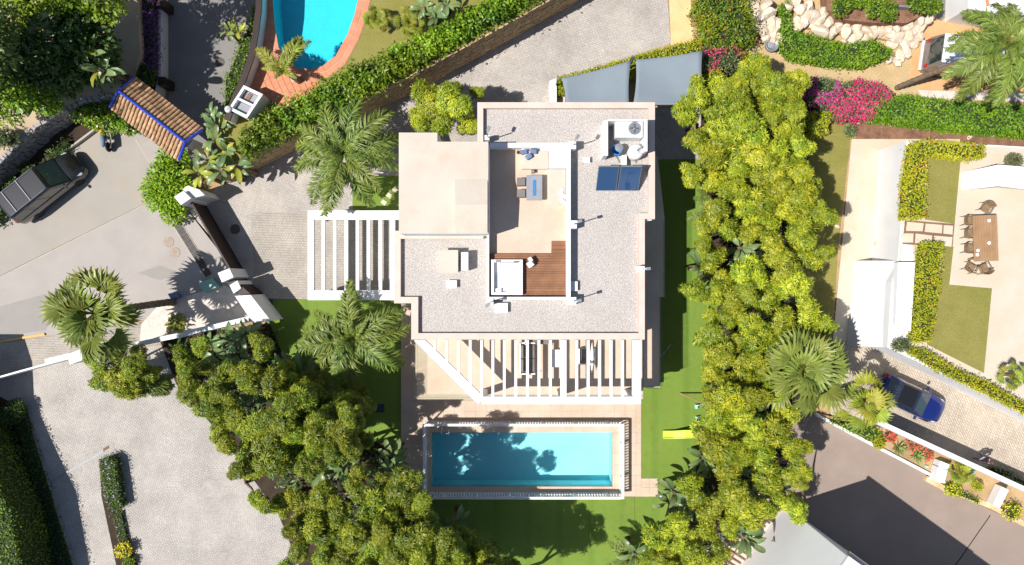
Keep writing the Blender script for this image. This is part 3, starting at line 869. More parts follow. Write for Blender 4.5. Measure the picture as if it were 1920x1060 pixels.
# sloping white ramp wall, second wall and small fins
rp = MB()
q = [P(1603, 489, .03), P(1587, 648, .03), P(1668, 652, 2.9), P(1680, 489, 2.9), P(1660, 489, .03), P(1650, 652, .03)]
rp.add(q, [(0, 1, 2, 3), (0, 3, 4), (1, 5, 2), (3, 2, 5, 4)])
o = rp.build('sloping_wall', M['white']); tag(o, 'long sloping white wall rising from the pale path to the terrace', 'wall')
bench = MB().prism(XY([(1684, 492), (1716, 492), (1708, 622), (1679, 607)], ZN + .45), ZN, ZN + .45).build('low_wall', M['white'])
tag(bench, 'low wide white wall between gravel strip and yellow-green hedge', 'wall')
wdg = MB(); q = [P(1806, 323, ZN + .02), P(1803, 357, ZN + .02), P(1871, 349, 4.6), P(1872, 309, 4.6), P(1960, 316, 4.6), P(1960, 360, 4.6), P(1871, 352, ZN + .02), P(1850, 318, ZN + .02)]
wdg.add(q, [(0, 1, 2, 3), (3, 2, 5, 4), (1, 6, 2), (0, 3, 7), (2, 6, 5)])
o = wdg.build('wedge_roof', M['white']); tag(o, 'white wedge-shaped stair roof beside the dining table', 'stair roof')
# court-side garden walls
gw = thing('lane_wall', 'long white wall between the cobbled lane and the planted strip', 'wall', (*P(1795, 860)[:2], 0))
def wallpath(pts, hw, z0, z1, nm, mat, parent):
    m_ = MB(); v = [P(a, c, z1) for a, c in pts]
    for i in range(len(v) - 1):
        a, c = v[i], v[i + 1]; dd = (c - a).normalized(); nn = Vector((-dd.y, dd.x, 0)) * hw
        m_.prism([(w_.x, w_.y) for w_ in (a - nn, c - nn, c + nn, a + nn)], z0, z1)
    return m_.build(nm, mat, parent)
wallpath([(1640, 788), (1672, 803), (1925, 919), (2200, 1046)], .14, 0, 1.95, 'wall', M['white'], gw)
wallpath([(1772, 868), (1768, 878), (1762, 905)], .3, .3, .9, 'cross_wall', M['white'], gw)
wallpath([(1885, 916), (1868, 950)], .24, .3, .9, 'cross_wall', M['white'], gw)
o = wallpath([(1532, 778), (1600, 815), (1746, 891)], .09, 0, .42, 'planter_kerb', M['white'], None); tag(o, 'low white kerb between the brown court and the planted strip', 'kerb')
o = wallpath([(1738, 898), (1775, 918), (1860, 950), (1925, 985)], .16, 0, .3, 'stone_kerb', M['stone'], None); tag(o, 'low rough stone kerb at the edge of the brown court', 'kerb')
sheet('planted_strip', [(1535, 776), (1672, 806), (1925, 922), (2200, 1050), (2200, 1110), (1925, 985), (1750, 893)], .25, M['soil'], .3)
# white house at the lower right with brown slats and rails over cream paving
nh = thing('corner_house', 'tall white flat-roofed house casting its shadow over the brown court', 'house', (*P(1560, 1100, 4)[:2], 0))
CB = P(1592, 1046, 8.4); e1, e2 = Vector((.81, -.586, 0)), Vector((-.586, -.81, 0))
hq = [CB, CB + e1 * 12, CB + e1 * 12 + e2 * 12, CB + e2 * 12]
MB().prism([(v.x, v.y) for v in hq], 0, 8.3).build('wall', M['bright_white'], nh)
hr = [CB - e1 * .05 - e2 * .05, CB + e1 * 12 - e2 * .05, CB + e1 * 12 + e2 * 12, CB + e2 * 12 - e1 * .05]
MB().prism([(v.x, v.y) for v in hr], 8.3, 8.42).build('roof_edge', M['bright_white'], nh)
vv = CB + e2 * 2.1 - e1 * .05; MB().box((vv.x, vv.y, 1.6), (.1, .22, .16), math.atan2(e2.y, e2.x)).build('wall_lamp', M['grey_metal'], nh)
MB().tube([(CB.x + .1, CB.y + .14, 8.1), (CB.x + e1.x * 8 + .1, CB.y + e1.y * 8 + .14, 8.1)], .1, 8).build('gutter', M['steel'], nh)
hp = thing('slatted_grid', 'brown slatted walkway over cream paving beside the white corner house', 'grid', (*P(1425, 1020)[:2], 0))
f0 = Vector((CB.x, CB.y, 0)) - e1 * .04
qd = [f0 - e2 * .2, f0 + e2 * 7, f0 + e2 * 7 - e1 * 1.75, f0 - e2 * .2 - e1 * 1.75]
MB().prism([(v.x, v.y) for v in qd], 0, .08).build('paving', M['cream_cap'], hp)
az_ = math.atan2(e1.y, e1.x)
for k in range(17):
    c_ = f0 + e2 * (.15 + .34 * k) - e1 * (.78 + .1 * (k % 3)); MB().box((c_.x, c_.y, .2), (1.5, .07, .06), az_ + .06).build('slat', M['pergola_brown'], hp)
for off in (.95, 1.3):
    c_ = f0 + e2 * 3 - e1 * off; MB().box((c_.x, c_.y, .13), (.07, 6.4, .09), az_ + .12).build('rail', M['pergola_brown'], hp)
sheet('white_terrace', [(1330, 1010), (1400, 965), (1415, 985), (1345, 1160), (1290, 1160)], .05, M['bright_white'])
sheet('grey_yard', [(1752, -80), (2200, -80), (2200, 18), (1790, 18), (1765, 40), (1745, 30)], .012, M['asphalt_dark'])
pr2 = thing('pale_outbuilding', 'pale grey flat outbuilding behind the tall leaning palm', 'building', (*P(1870, 0)[:2], 0))
MB().prism(XY([(1822, -70), (2100, -60), (2100, 26), (1880, 24), (1818, 14)], 2.4), 0, 2.35).build('wall', M['white'], pr2); MB().prism(XY([(1819, -72), (2102, -62), (2102, 29), (1880, 27), (1815, 16)], 2.5), 2.35, 2.5).build('roof', M['white'], pr2); MB().box(P(1851, 3, 2.56), (.12, .5, .12), .2).build('roof_tile', M['terracotta'], pr2)

# ---------------------------------------------------------------- left: raised path, stone wall, gate walls
ZL = 1.9
lp = XY([(-500, 560), (-60, 350), (0, 298), (30, 266), (62, 236), (110, 206), (150, 186), (205, 172), (250, 150), (263, 100), (258, 0), (262, -300), (-500, -300)], ZL)
struct('raised_path', MB().prism(lp, -.04, ZL), M['path_plaster'])
sw = thing('curved_stone_wall', 'curved grey rubble retaining wall behind the parked dark van', 'wall', (lp[3][0], lp[3][1], 0))
st = MB(); rg_ = random.Random(11)
for i in range(0, 7):
    a, c = Vector((*lp[i], 0)), Vector((*lp[i + 1], 0)); L = (c - a).length; dr = (c - a) / L; nn = Vector((dr.y, -dr.x, 0)); ang = math.atan2(dr.y, dr.x)
    if i == 0: a = c - dr * 4; L = 4
    z = 0.
    while z < ZL - .02:
        h = min(rg_.uniform(.18, .34), ZL + .03 - z); s = 0.
        while s < L:
            w_ = min(rg_.uniform(.22, .5), L - s + .02)
            c0 = a + dr * (s + w_ / 2) + nn * rg_.uniform(.02, .12)
            st.box((c0.x, c0.y, z + h / 2), (max(.05, w_ - .04), .3, h - .04), ang + rg_.uniform(-.12, .12), rg_.uniform(.8, 1))
            s += w_
        z += h
so = st.build('wall_stones', M['grey_stone'], sw); so['kind'] = 'stuff'
o = wallpath([(-20, 398), (60, 330), (110, 290), (140, 270), (180, 240)], .06, 0, .3, 'bed_kerb', M['kerb'], None); tag(o, 'thin pale kerb edging the bed below the curved stone wall', 'kerb')
sheet('wall_bed', [(-100, 430), (-20, 398), (60, 330), (140, 270), (185, 238), (175, 195), (60, 262), (-40, 350)], .05, M['dark_soil'])
sheet('flower_bed', [(244, -100), (290, -100), (290, 130), (282, 170), (250, 150), (262, 100)], .6, M['dark_soil'], .6)
o = wallpath([(299, -60), (299, 60), (299, 140), (293, 175), (286, 195)], .1, 0, .9, 'roadside_wall', M['white'], None); tag(o, 'narrow white wall between the purple flowers and the shaded lane', 'wall')
for a_ in ((300, 5), (302, 152)):
    c0 = P(*a_, 1.3); o = MB().box((c0.x, c0.y, .65), (.42, .5, 1.3)).build('wall_pier', M['dark_brown'])
    tag(o, 'dark square pier on the narrow white lane wall', 'pier', 'dark piers of the lane wall')
# villa entrance: posts, sliding gate, walls
def postbox(name, pts, z, label, cat='post', mat='white', z0=0., group=None):
    o = MB().prism(XY(pts, z), z0, z).build(name, M[mat], None, bevel=.015); return tag(o, label, cat, group)
postbox('gate_post', [(326, 369), (344, 358), (358, 372), (339, 385)], 2.6, 'square white gate post beside the round green shrub')
postbox('gate_wall', [(342, 355), (352, 348), (374, 356), (384, 366), (362, 372)], 2.3, 'stub of white wall joining gate post and stone retaining wall', 'wall')
gate = thing('sliding_gate', 'dark brown solid sliding gate across the villa driveway', 'gate', (*P(405, 445)[:2], 0))
ga, gb_ = P(357, 377, 2.), P(432, 506, 2.)
dd = (gb_ - ga).normalized(); ang = math.atan2(dd.y, dd.x); L = (gb_ - ga).length
for k in range(11):
    c0 = ga + dd * (L * (k + .5) / 11)
    MB().box((c0.x, c0.y, 1.03), (L / 11 - .004, .06, 1.88), ang).build('gate_panel', M['dark_brown'], gate)
c0 = (ga + gb_) / 2
MB().box((c0.x, c0.y, 1.99), (L, .1, .08), ang).build('top_rail', M['dark_brown'], gate)
MB().box((c0.x, c0.y, .08), (L, .1, .1), ang).build('bottom_rail', M['dark_brown'], gate)
postbox('gate_post', [(408, 512), (430, 503), (438, 520), (416, 530)], 2.5, 'square white gate post beside the green letterbox cover')
postbox('gate_wall', [(430, 535), (445, 526), (452, 541), (438, 551)], 2.2, 'small white wall end beside the lower gate post', 'wall')
postbox('gate_wall', [(440, 555), (470, 553), (508, 602), (474, 606)], 2.3, 'broad white wall block at the villa gate beside the dark lawn', 'wall')
postbox('dark_wall', [(425, 531), (440, 525), (470, 551), (452, 554)], 2.1, 'dark brown gate leaf between the white wall blocks', 'gate', 'dark_brown')
fw = thing('street_wall', 'stepped white garden wall between street bed and dense trees', 'wall', (*P(380, 620)[:2], 0))
for k, (a_, c_) in enumerate((((474, 596), (405, 612)), ((404.5, 612.5), (372, 619)), ((371.5, 619.5), (344, 627)), ((343.5, 627.5), (300, 636)), ((299.5, 636.5), (255, 646)))):
    z_ = 2.2 - .22 * k
    v0, v1 = P(*a_, z_), P(*c_, z_); dd = (v1 - v0).normalized(); nn = Vector((-dd.y, dd.x, 0)) * .14
    MB().prism([(q_.x, q_.y) for q_ in (v0 - nn, v1 - nn, v1 + nn, v0 + nn)], 0, z_).build('wall_section', M['white'], fw)
sheet('street_bed', [(265, 608), (300, 570), (420, 535), (470, 560), (480, 592), (400, 612), (262, 640)], .03, M['bed_gravel'])
postbox('meter_box', [(370, 532), (398, 521), (412, 538), (384, 549)], .35, 'flat pale green utility cover beside the lower gate post', 'utility box', mat='steel')
bpy.data.objects['meter_box'].data.materials[0] = plain('pale_green_enamel', A(150, 196, 178), .5)
postbox('bollard', [(314, 551), (326, 549), (332, 557), (320, 561)], .7, 'small blue grey box on the pale street bed', 'box', mat='cushion_blue')
# street drain
dr0 = thing('drain_channel', 'grated iron drain channel across the driveway entrance', 'drain', (*P(362, 470)[:2], 0))
a, c = P(330, 417), P(392, 517); dd = (c - a).normalized(); L = (c - a).length; ang = math.atan2(dd.y, dd.x); mm = (a + c) / 2
MB().box((mm.x, mm.y, .012), (L + .1, .56, .024), ang).build('frame', M['kerb'], dr0)
gr_me = MB()
for k in range(6): gr_me.box((-.16 + k * .064, 0, .012), (.04, .4, .02))
gr_me.box((0, .2, .012), (.38, .03, .022)); gr_me.box((0, -.2, .012), (.38, .03, .022))
gm_ = gr_me.mesh('grate'); gm_.materials.append(M['drain'])
MB().box((mm.x, mm.y, .026), (L, .42, .006), ang).build('channel', M['black'], dr0)
for k in range(9):
    c0 = a + dd * (L * (k + .5) / 9); link('grate', gm_, dr0, Vector((c0.x, c0.y, .028)) - dr0.location, (0, 0, ang))
for a_, lb in (((316, 454), 'round cast manhole cover, the one nearer the green shrub'), ((328, 474), 'round cast manhole cover, the one nearer the fan palm')):
    c0 = P(*a_); o = MB().lathe((c0.x, c0.y, .004), [(.33, 0), (.33, .012), (.31, .016), (.3, .01), (.1, .01), (.08, .016)], 24).build('manhole_cover', M['manhole']); tag(o, lb, 'manhole')
c0 = P(441, 430); o = MB().lathe((c0.x, c0.y, .006), [(.31, 0), (.31, .012), (.28, .014), (.27, .008)], 24).build('manhole_cover', M['drain']); tag(o, 'dark manhole cover in the cobbles behind the sliding gate', 'manhole')
c0 = P(412, 117); o = MB().lathe((c0.x, c0.y, .006), [(.3, 0), (.3, .012), (.28, .014)], 24).build('manhole_cover', M['drain']); tag(o, 'dark manhole cover in the shaded lane', 'manhole')
# lower-left: sliding gate and walls of the plaza
o = wallpath([(-60, 724), (0, 707), (46, 694), (128, 672)], .05, 0, 1.5, 'plaza_gate', M['white_paint'], None); tag(o, 'thin white sliding gate closing the cobbled plaza', 'gate')
o = wallpath([(84, 678), (130, 667)], .14, 0, 1.4, 'gate_track_wall', M['white'], None); tag(o, 'short white wall holding the plaza gate', 'wall')
postbox('plaza_gate_post', [(125, 665), (160, 652), (165, 672), (131, 684)], 1.9, 'square white post between plaza gate and fan palm')
o = wallpath([(20, 752), (40, 757), (60, 815), (95, 925), (137, 1060), (160, 1140)], .06, 0, .12, 'plaza_kerb', M['kerb'], None); tag(o, 'pale kerb along the tall dark hedge of the plaza', 'kerb')
gh = thing('gatehouse', 'white gatehouse wall at the end of the plaza gate', 'building', P(-60, 720))
MB().prism(XY([(-200, 650), (-24, 650), (-8, 700), (-4, 770), (-200, 800)], 0), 0, 3.4).build('wall', M['white'], gh); MB().prism(XY([(-204, 648), (-22, 648), (-5, 700), (-1.5, 771), (-204, 803)], 0), 3.4, 3.5).build('roof', M['cream_cap'], gh)
sheet('hedge_bed', [(-80, 700), (22, 756), (42, 758), (137, 1062), (200, 1260), (-200, 1260)], .02, M['dark_soil'])
sheet('island_bed', [(186, 862), (203, 856), (214, 864), (226, 960), (262, 1080), (222, 1080), (190, 930)], .1, M['dark_soil'], .12)

# ---------------------------------------------------------------- plants
G = {}
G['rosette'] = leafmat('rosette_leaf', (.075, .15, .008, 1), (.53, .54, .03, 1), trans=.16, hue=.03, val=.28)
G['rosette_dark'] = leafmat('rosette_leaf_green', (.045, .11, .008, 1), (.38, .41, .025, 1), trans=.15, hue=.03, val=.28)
G['palm'] = leafmat('palm_leaf', (.09, .16, .02, 1), (.30, .36, .07, 1), trans=.2, hue=.03, val=.15)
G['palm_yellow'] = leafmat('yellowing_palm_leaf', (.2, .24, .03, 1), (.44, .42, .06, 1), trans=.25)
G['fan'] = leafmat('fan_palm_leaf', (.15, .2, .035, 1), (.34, .37, .075, 1), trans=.25, hue=.04)
G['fan_yellow'] = leafmat('yellow_fan_palm_leaf', (.22, .27, .03, 1), (.42, .42, .05, 1), trans=.25)
G['banana'] = leafmat('banana_leaf', (.12, .2, .06, 1), (.22, .3, .12, 1), trans=.25, rough=.35, hue=.04)
G['banana_lime'] = leafmat('lime_banana_leaf', (.22, .32, .03, 1), (.4, .42, .06, 1), trans=.3, rough=.35)
G['hedge'] = leafmat('hedge_leaf', (.06, .14, .008, 1), (.27, .38, .015, 1), trans=.2, hue=.03)
G['hedge_lime'] = leafmat('lime_hedge_leaf', (.30, .34, .012, 1), (.56, .54, .02, 1), trans=.25, hue=.02, val=.08)
G['hedge_bright'] = leafmat('bright_shrub_leaf', (.11, .25, .012, 1), (.32, .47, .02, 1), trans=.25, hue=.03)
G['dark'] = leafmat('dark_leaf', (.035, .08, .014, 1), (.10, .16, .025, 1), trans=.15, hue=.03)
G['olive'] = leafmat('olive_leaf', (.10, .13, .05, 1), (.22, .25, .10, 1), trans=.15)
G['agave'] = leafmat('agave_leaf', (.12, .2, .06, 1), (.3, .36, .1, 1), trans=.05)
G['magenta'] = leafmat('magenta_bract', (.52, .03, .22, 1), (.68, .05, .38, 1), trans=.2, hue=.0, val=.05)
G['pink'] = leafmat('hot_pink_bract', (.62, .02, .14, 1), (.75, .06, .24, 1), trans=.2, hue=.0, val=.05)
G['violet'] = leafmat('violet_bract', (.22, .03, .28, 1), (.34, .06, .4, 1), trans=.2, hue=0., val=.05)
G['rose'] = leafmat('pale_pink_flower', (.8, .45, .45, 1), (.82, .6, .56, 1), trans=.2, hue=0., val=.05)
G['red'] = leafmat('red_flower', (.68, .06, .04, 1), (.75, .16, .08, 1), trans=.2, hue=0., val=.05)
G['yellow'] = leafmat('yellow_flower', (.62, .5, .02, 1), (.75, .62, .04, 1), trans=.2, hue=0., val=.05)
G['lilac'] = leafmat('lilac_flower', (.4, .34, .56, 1), (.55, .46, .7, 1), trans=.2, hue=0., val=.05)
M['hedge_core'] = surf('hedge_inner_twigs', (.03, .045, .012, 1), (.022, .034, .01, 1), scale=4, fine=12, finev=.3, rough=.95, bump=.5)

def rosette_clump(seed, mat):
    """irregular mass of leaf rosettes on several merged lobes, about one metre across each way from its middle"""
    rg = np.random.default_rng(seed)
    nl_ = rg.integers(4, 7)
    ang = rg.random() * 6.28 + np.arange(nl_) * 6.28 / nl_ + rg.normal(0, .35, nl_)
    rad = rg.uniform(.28, .68, nl_); rad[0] = .05
    LC = np.stack([rad * np.cos(ang), rad * np.sin(ang), rg.uniform(-.28, .22, nl_)], 1)
    LR = rg.uniform(.3, .52, nl_); LR[0] = .55
    C, D = [], []
    for j in range(nl_):
        m_ = int(46 * LR[j] ** 1.6) + 5
        k = np.arange(m_) + .5
        zc = 1 - 1.5 * k / m_; ph = k * 2.39996 + rg.random() * 6.28
        rr = np.sqrt(np.clip(1 - zc ** 2, 0, 1))
        d = nrmz(np.stack([rr * np.cos(ph), rr * np.sin(ph), zc], 1) + rg.normal(0, .16, (m_, 3)))
        c = LC[j] + d * (LR[j] * rg.uniform(.8, 1.12, m_))[:, None]
        ok = np.ones(m_, bool)
        for i in range(nl_):
            if i != j: ok &= np.linalg.norm(c - LC[i], axis=1) > LR[i] * .82
        C.append(c[ok]); D.append(d[ok])
    C, D = np.vstack(C), np.vstack(D); nr = len(C)
    parts = []
    size = rg.uniform(.72, 1.18, nr); tone = rg.beta(1.6, 1.6, nr) * .75 + .1 + .18 * D[:, 2]  # tone paints some rosettes as shaded and upward-facing ones lighter
    for lay, (nl, el0, L0, W0, dr) in enumerate(((11, .0, .36, .062, .36), (8, .5, .30, .056, .18), (5, 1.1, .17, .045, .0))):
        N = nr * nl
        ci = np.repeat(np.arange(nr), nl)
        ax = nrmz(D[ci] + np.array([0, 0, .55]))
        a = np.tile(np.arange(nl) / nl * 2 * np.pi, nr) + np.repeat(rg.random(nr) * 6.28, nl) + rg.normal(0, .2, N)
        ref = np.where(np.abs(ax[:, 2:3]) > .9, np.array([[1., 0, 0]]), np.array([[0, 0, 1.]]))
        u = nrmz(np.cross(ax, ref)); w_ = np.cross(ax, u)
        el = el0 + rg.normal(0, .16, N)
        d = (u * np.cos(a)[:, None] + w_ * np.sin(a)[:, None]) * np.cos(el)[:, None] + ax * np.sin(el)[:, None]
        n = ax * np.cos(el)[:, None] - (u * np.cos(a)[:, None] + w_ * np.sin(a)[:, None]) * np.sin(el)[:, None]
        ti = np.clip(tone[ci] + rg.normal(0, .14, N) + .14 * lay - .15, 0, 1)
        parts.append(leaves5(C[ci] + d * .02, d, n, L0 * size[ci] * rg.uniform(.8, 1.15, N), W0 * size[ci] ** .5, dr, ti))
    N = 260
    q = LC[rg.integers(0, nl_, N)] + nrmz(rg.normal(0, 1, (N, 3))) * (rg.random((N, 1)) ** .4) * .34
    parts.append(leaves5(q, rg.normal(0, 1, (N, 3)), np.tile([0, 0, 1.], (N, 1)) + rg.normal(0, .4, (N, 3)), .26, .1, .1, np.zeros(N)))  # inner leaves take the darkest tone, so gaps look shaded
    V, T, K = joinarr(parts)
    return mesh_np('leaf_clump', V, T, K, mat)
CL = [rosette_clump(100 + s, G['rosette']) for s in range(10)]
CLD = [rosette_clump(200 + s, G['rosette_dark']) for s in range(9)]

def rosette_trees(puffs, zfun, label, group, meshes, seed, per=3, reach=62, base_z=0., zs=1., under=False, size=1.05):
    rg = random.Random(seed)
    keep = []
    for p in puffs:
        if all((p[0] - k[0]) ** 2 + (p[1] - k[1]) ** 2 > 13 ** 2 for k in keep): keep.append(p)
    todo = keep[:]
    while todo:
        p0 = todo.pop(0); grp = [p0]
        near = sorted((q for q in todo if (q[0] - p0[0]) ** 2 + (q[1] - p0[1]) ** 2 < reach ** 2), key=lambda q: (q[0] - p0[0]) ** 2 + (q[1] - p0[1]) ** 2)
        for q in near[:rg.randint(1, per) - 0]: grp.append(q); todo.remove(q)
        cs = []; x_of = {}
        for (x, y, r) in grp:
            z = zfun(x, y) + rg.uniform(-.95, .8)
            cs.append((P(x, y, z), r / FPX * (HCAM - z))); x_of[id(cs[-1][0])] = x
        bx_, by_ = sum(c[0].x for c in cs) / len(cs), sum(c[0].y for c in cs) / len(cs)
        bx_, by_ = bx_ * 1.1, by_ * 1.1
        t = thing('rosette_tree', label(*grp[0][:2]) if callable(label) else label, 'tree', (bx_, by_, base_z), 0, group)
        tk = MB(); zmin = min(c[0].z for c in cs) - base_z
        fork = Vector((rg.uniform(-.1, .1), rg.uniform(-.1, .1), zmin * .45))
        tk.tube([(0, 0, -.03), fork * .5 + Vector((rg.uniform(-.08, .08), rg.uniform(-.08, .08), 0)), fork], [.17, .13, .1], 8)
        for c, r in cs:
            e = Vector((c.x - bx_, c.y - by_, c.z - base_z - .1)); m_ = fork.lerp(e, .55) + Vector((0, 0, -.15))
            tk.tube([fork, m_, e], [.09, .065, .035], 6)
        tk.build('trunk', M['trunk'], t, True, smooth=True)
        for c, r in cs:
            s = r * size
            o = link('leaf_clump', rg.choice(meshes), t, Vector((c.x - bx_, c.y - by_, c.z - base_z)), (rg.uniform(-.2, .2), rg.uniform(-.2, .2), rg.uniform(0, 6.28)), (s * rg.uniform(.85, 1.2), s * rg.uniform(.85, 1.2), s * zs * rg.uniform(.85, 1.1)))
            if under and ((x_of[id(c)] > 640 and c.y < -13.2) or (x_of[id(c)] > 500 and c.y > -9.4)):
                for dz in (1.4, 2.8, 4.2):  # unseen lower clumps added to make the cast shadow solid
                    link('leaf_clump', rg.choice(meshes), t, Vector((c.x - bx_ + rg.uniform(-.3, .3), c.y - by_ + rg.uniform(-.3, .3), c.z - base_z - dz)), (rg.uniform(-.2, .2), rg.uniform(-.2, .2), rg.uniform(0, 6.28)), (s * .95, s * .95, s * 1.2))

RB = [(1308,168,24),(1345,166,28),(1455,156,30),(1491,151,22),(1485,172,25),(1289,215,24),(1349,205,32),(1388,188,28),(1452,192,30),(1420,195,25),(1393,226,32),(1449,218,25),(1473,244,34),(1335,249,27),(1376,251,30),(1412,255,28),(1305,262,25),(1349,276,30),(1495,205,20),
 (1300,325,25),(1335,292,28),(1385,282,30),(1422,290,30),(1385,320,28),(1330,335,25),(1375,358,28),(1416,325,27),(1345,392,28),(1430,385,32),(1400,392,24),(1360,425,30),(1437,420,34),
 (1455,290,35),(1490,310,30),(1455,330,28),(1455,362,30),(1505,327,25),(1505,370,30),(1540,400,25),(1525,360,22),(1515,405,34),(1478,392,26),(1502,438,28),(1455,470,30),(1509,481,27),(1552,472,17),(1477,508,32),(1500,272,24),(1318,424,20),(1336,481,30),(1316,460,20),(1404,440,22),(1447,473,30),(1409,510,33),(1481,530,32),(1301,546,25),(1360,532,27),(1440,556,36),(1375,570,28),(1338,552,18),(1515,573,22),(1400,545,24),
 (1333,590,16),(1369,590,25),(1409,606,28),(1515,596,38),(1549,609,18),(1333,630,30),(1433,629,33),(1470,600,26),(1389,639,24),(1355,668,30),(1331,695,23),(1399,685,28),(1404,710,25),(1358,721,25),(1331,743,22),(1364,745,28),(1409,745,30),(1436,690,24),(1452,735,22),
 (1320,808,24),(1360,812,33),(1420,815,30),(1345,845,28),(1330,830,26),(1390,780,26),(1345,780,22),(1455,808,34),(1490,840,28),(1470,775,26),(1386,850,24),(1430,850,26),
 (1296,907,28),(1370,888,32),(1376,926,27),(1440,896,34),(1498,882,24),(1502,906,18),(1270,981,25),(1336,958,26),(1398,958,33),(1432,954,22),(1494,954,28),(1466,941,22),(1226,1007,28),(1275,1030,24),(1321,1000,27),(1343,1030,28),(1302,1041,25),(1211,1050,18),(1310,935,22),(1245,1045,24),(1370,985,22),(1330,1075,28),(1265,1075,26)]
def rb_label(x, y):
    w = 'beside the grey shade sails' if y < 180 and x < 1400 else 'beside the dry garden' if y < 200 else 'opposite the solar collectors' if y < 350 and x < 1400 else 'beside the bougainvillea and cube bush' if y < 300 else 'in the middle of the belt' if 1390 < x < 1470 and y < 640 else 'along the shaded strip of side lawn' if x <= 1390 and y < 600 else "along the neighbour's pale path" if y < 640 else 'next to the large drooping fan palm' if x > 1380 and y < 800 else 'along the side lawn by swing and slide' if y < 860 else 'at the edge of the brown court' if x > 1430 else 'beside the slatted brown walkway' if x > 1370 and y > 920 else 'overhanging the back lawn'
    return 'yellow-green rosette-leaved tree ' + w
def lb_label(x, y):
    w = 'behind the stepped street wall' if y < 700 and x < 520 else 'overhanging the cobbled plaza edge' if x < 480 else 'overhanging the plaza rings' if x < 600 and y > 920 else 'shading the side lawn' if y < 880 else 'shading the pool corner' if x > 690 and y < 970 else 'shading the back lawn' if x > 690 else 'in the dense middle of the plaza belt'
    return 'deep green rosette-leaved tree ' + w
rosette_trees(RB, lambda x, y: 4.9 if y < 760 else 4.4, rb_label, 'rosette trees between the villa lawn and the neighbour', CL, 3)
LB = [(344,676,28),(347,705,26),(361,732,26),(392,748,27),(409,719,28),(412,741,24),(392,770,28),(419,763,28),(463,702,24),(466,721,22),(492,649,25),(510,719,28),(555,756,30),(429,692,18),(373,647,20),(378,690,22),
 (630,772,28),(510,785,26),(440,785,28),(478,800,30),(535,800,26),(505,825,28),(557,812,26),(610,820,34),(640,808,28),(557,850,28),(627,850,26),(517,870,28),(585,872,25),(670,895,22),(590,790,24),
 (410,810,25),(420,832,25),(460,855,28),(450,885,22),(477,930,16),(475,880,24),(530,945,26),(570,955,34),(605,927,26),(635,965,28),(672,922,22),(702,950,34),(752,917,30),(765,945,28),(792,940,20),
 (552,995,25),(587,985,28),(610,1002,28),(605,1040,28),(640,1050,26),(705,1035,28),(770,1015,34),(835,1015,27),(740,1048,22),(665,1010,24),(500,950,22),(560,1030,22),(680,1075,26),(790,1050,26),(860,1060,26),(640,1010,22)]
LB += [(770,985,28),(735,985,26),(800,985,24),(715,1000,24),(810,1045,28),(850,1040,24),(880,1090,30),(830,1090,30),(780,1090,30),(730,1100,30),(900,1130,30),(840,1140,30),(790,1150,30),(935,1120,32),(970,1150,32),(905,1085,28),(720,905,20),(735,935,24),(775,900,20),(660,850,20),(590,830,24),(540,755,22),(650,780,20),(610,785,22)]  # lowest clumps are out of view, added for the back lawn shadow
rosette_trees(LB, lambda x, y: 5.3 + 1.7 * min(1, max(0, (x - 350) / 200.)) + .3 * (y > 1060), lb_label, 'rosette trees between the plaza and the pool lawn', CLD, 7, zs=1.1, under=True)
rosette_trees([(180,680,22),(215,668,28),(200,716,25),(232,724,28),(275,700,24),(245,690,24),(262,668,20)], lambda x, y: 3.9, 'broad rosette-leaved tree below the large fan palm by the plaza gate', 'rosette trees by the plaza gate', CLD, 9, per=4, reach=95)
rosette_trees([(790,170,27),(845,167,25),(805,192,28),(850,192,28),(790,225,25),(830,231,28),(880,235,22),(870,210,22),(895,174,12)], lambda x, y: 4.2, 'rosette-leaved tree in the corner behind the villa stair tower', 'rosette trees behind the stair tower', CL[:3] + CLD[:2], 12, per=4, reach=90)
rosette_trees([(1418,122,24),(1395,140,22),(1380,165,20),(1432,140,18),(1412,160,20)], lambda x, y: 4.4, 'sparse rosette-leaved tree at the dry garden beside the bougainvillea', 'rosette trees at the dry garden', CL[:3], 15, per=4, reach=80)

# ---------------------------------------------------------------- palms
def frond(seed, mat, L=2.6, nl=58, rise=.35, drop=.75, ll=.6):
    rg = np.random.default_rng(seed)
    s = np.linspace(0, 1, 9)
    bend = rg.normal(0, .12)
    path = np.stack([L * (s - .12 * s ** 3), L * bend * s ** 2, L * (rise * s - drop * s ** 2.2)], 1)
    parts = [tube_arr([tuple(p) for p in path], list(np.linspace(.035, .008, 9)), 5, .9)]
    t_ = np.linspace(.16, .99, nl)
    for sd in (-1, 1):
        tj = np.clip(t_ + rg.normal(0, .006, nl), .1, 1)
        b = np.stack([np.interp(tj, s, path[:, i]) for i in range(3)], 1)
        tg = np.stack([np.interp(np.clip(tj + .03, 0, 1), s, path[:, i]) for i in range(3)], 1) - np.stack([np.interp(tj - .03, s, path[:, i]) for i in range(3)], 1)
        tg = nrmz(tg); side = nrmz(np.cross(np.tile([0, 0, 1.], (nl, 1)), tg)) * sd
        up = np.cross(tg, side) * sd
        d = side * rg.uniform(.75, 1., (nl, 1)) + tg * (.55 + .5 * tj[:, None]) + up * rg.uniform(-.35, .6, (nl, 1)) + rg.normal(0, .12, (nl, 3))
        ln = ll * np.sin(np.pi * np.clip(tj * .86 + .1, 0, 1)) ** .6 * rg.uniform(.85, 1.12, nl)
        parts.append(leaves5(b, d, up + rg.normal(0, .25, (nl, 3)), ln, .07, .38, np.clip(rg.normal(.5, .22, nl), 0, 1), midat=.45))
        d2 = d + rg.normal(0, .4, d.shape) - up * .35
        parts.append(leaves5(b, d2, up, ln * .9, .06, .45, np.clip(rg.normal(.25, .2, nl), 0, 1), midat=.45))
    V, T, K = joinarr(parts)
    return mesh_np('frond', V, T, K, mat)
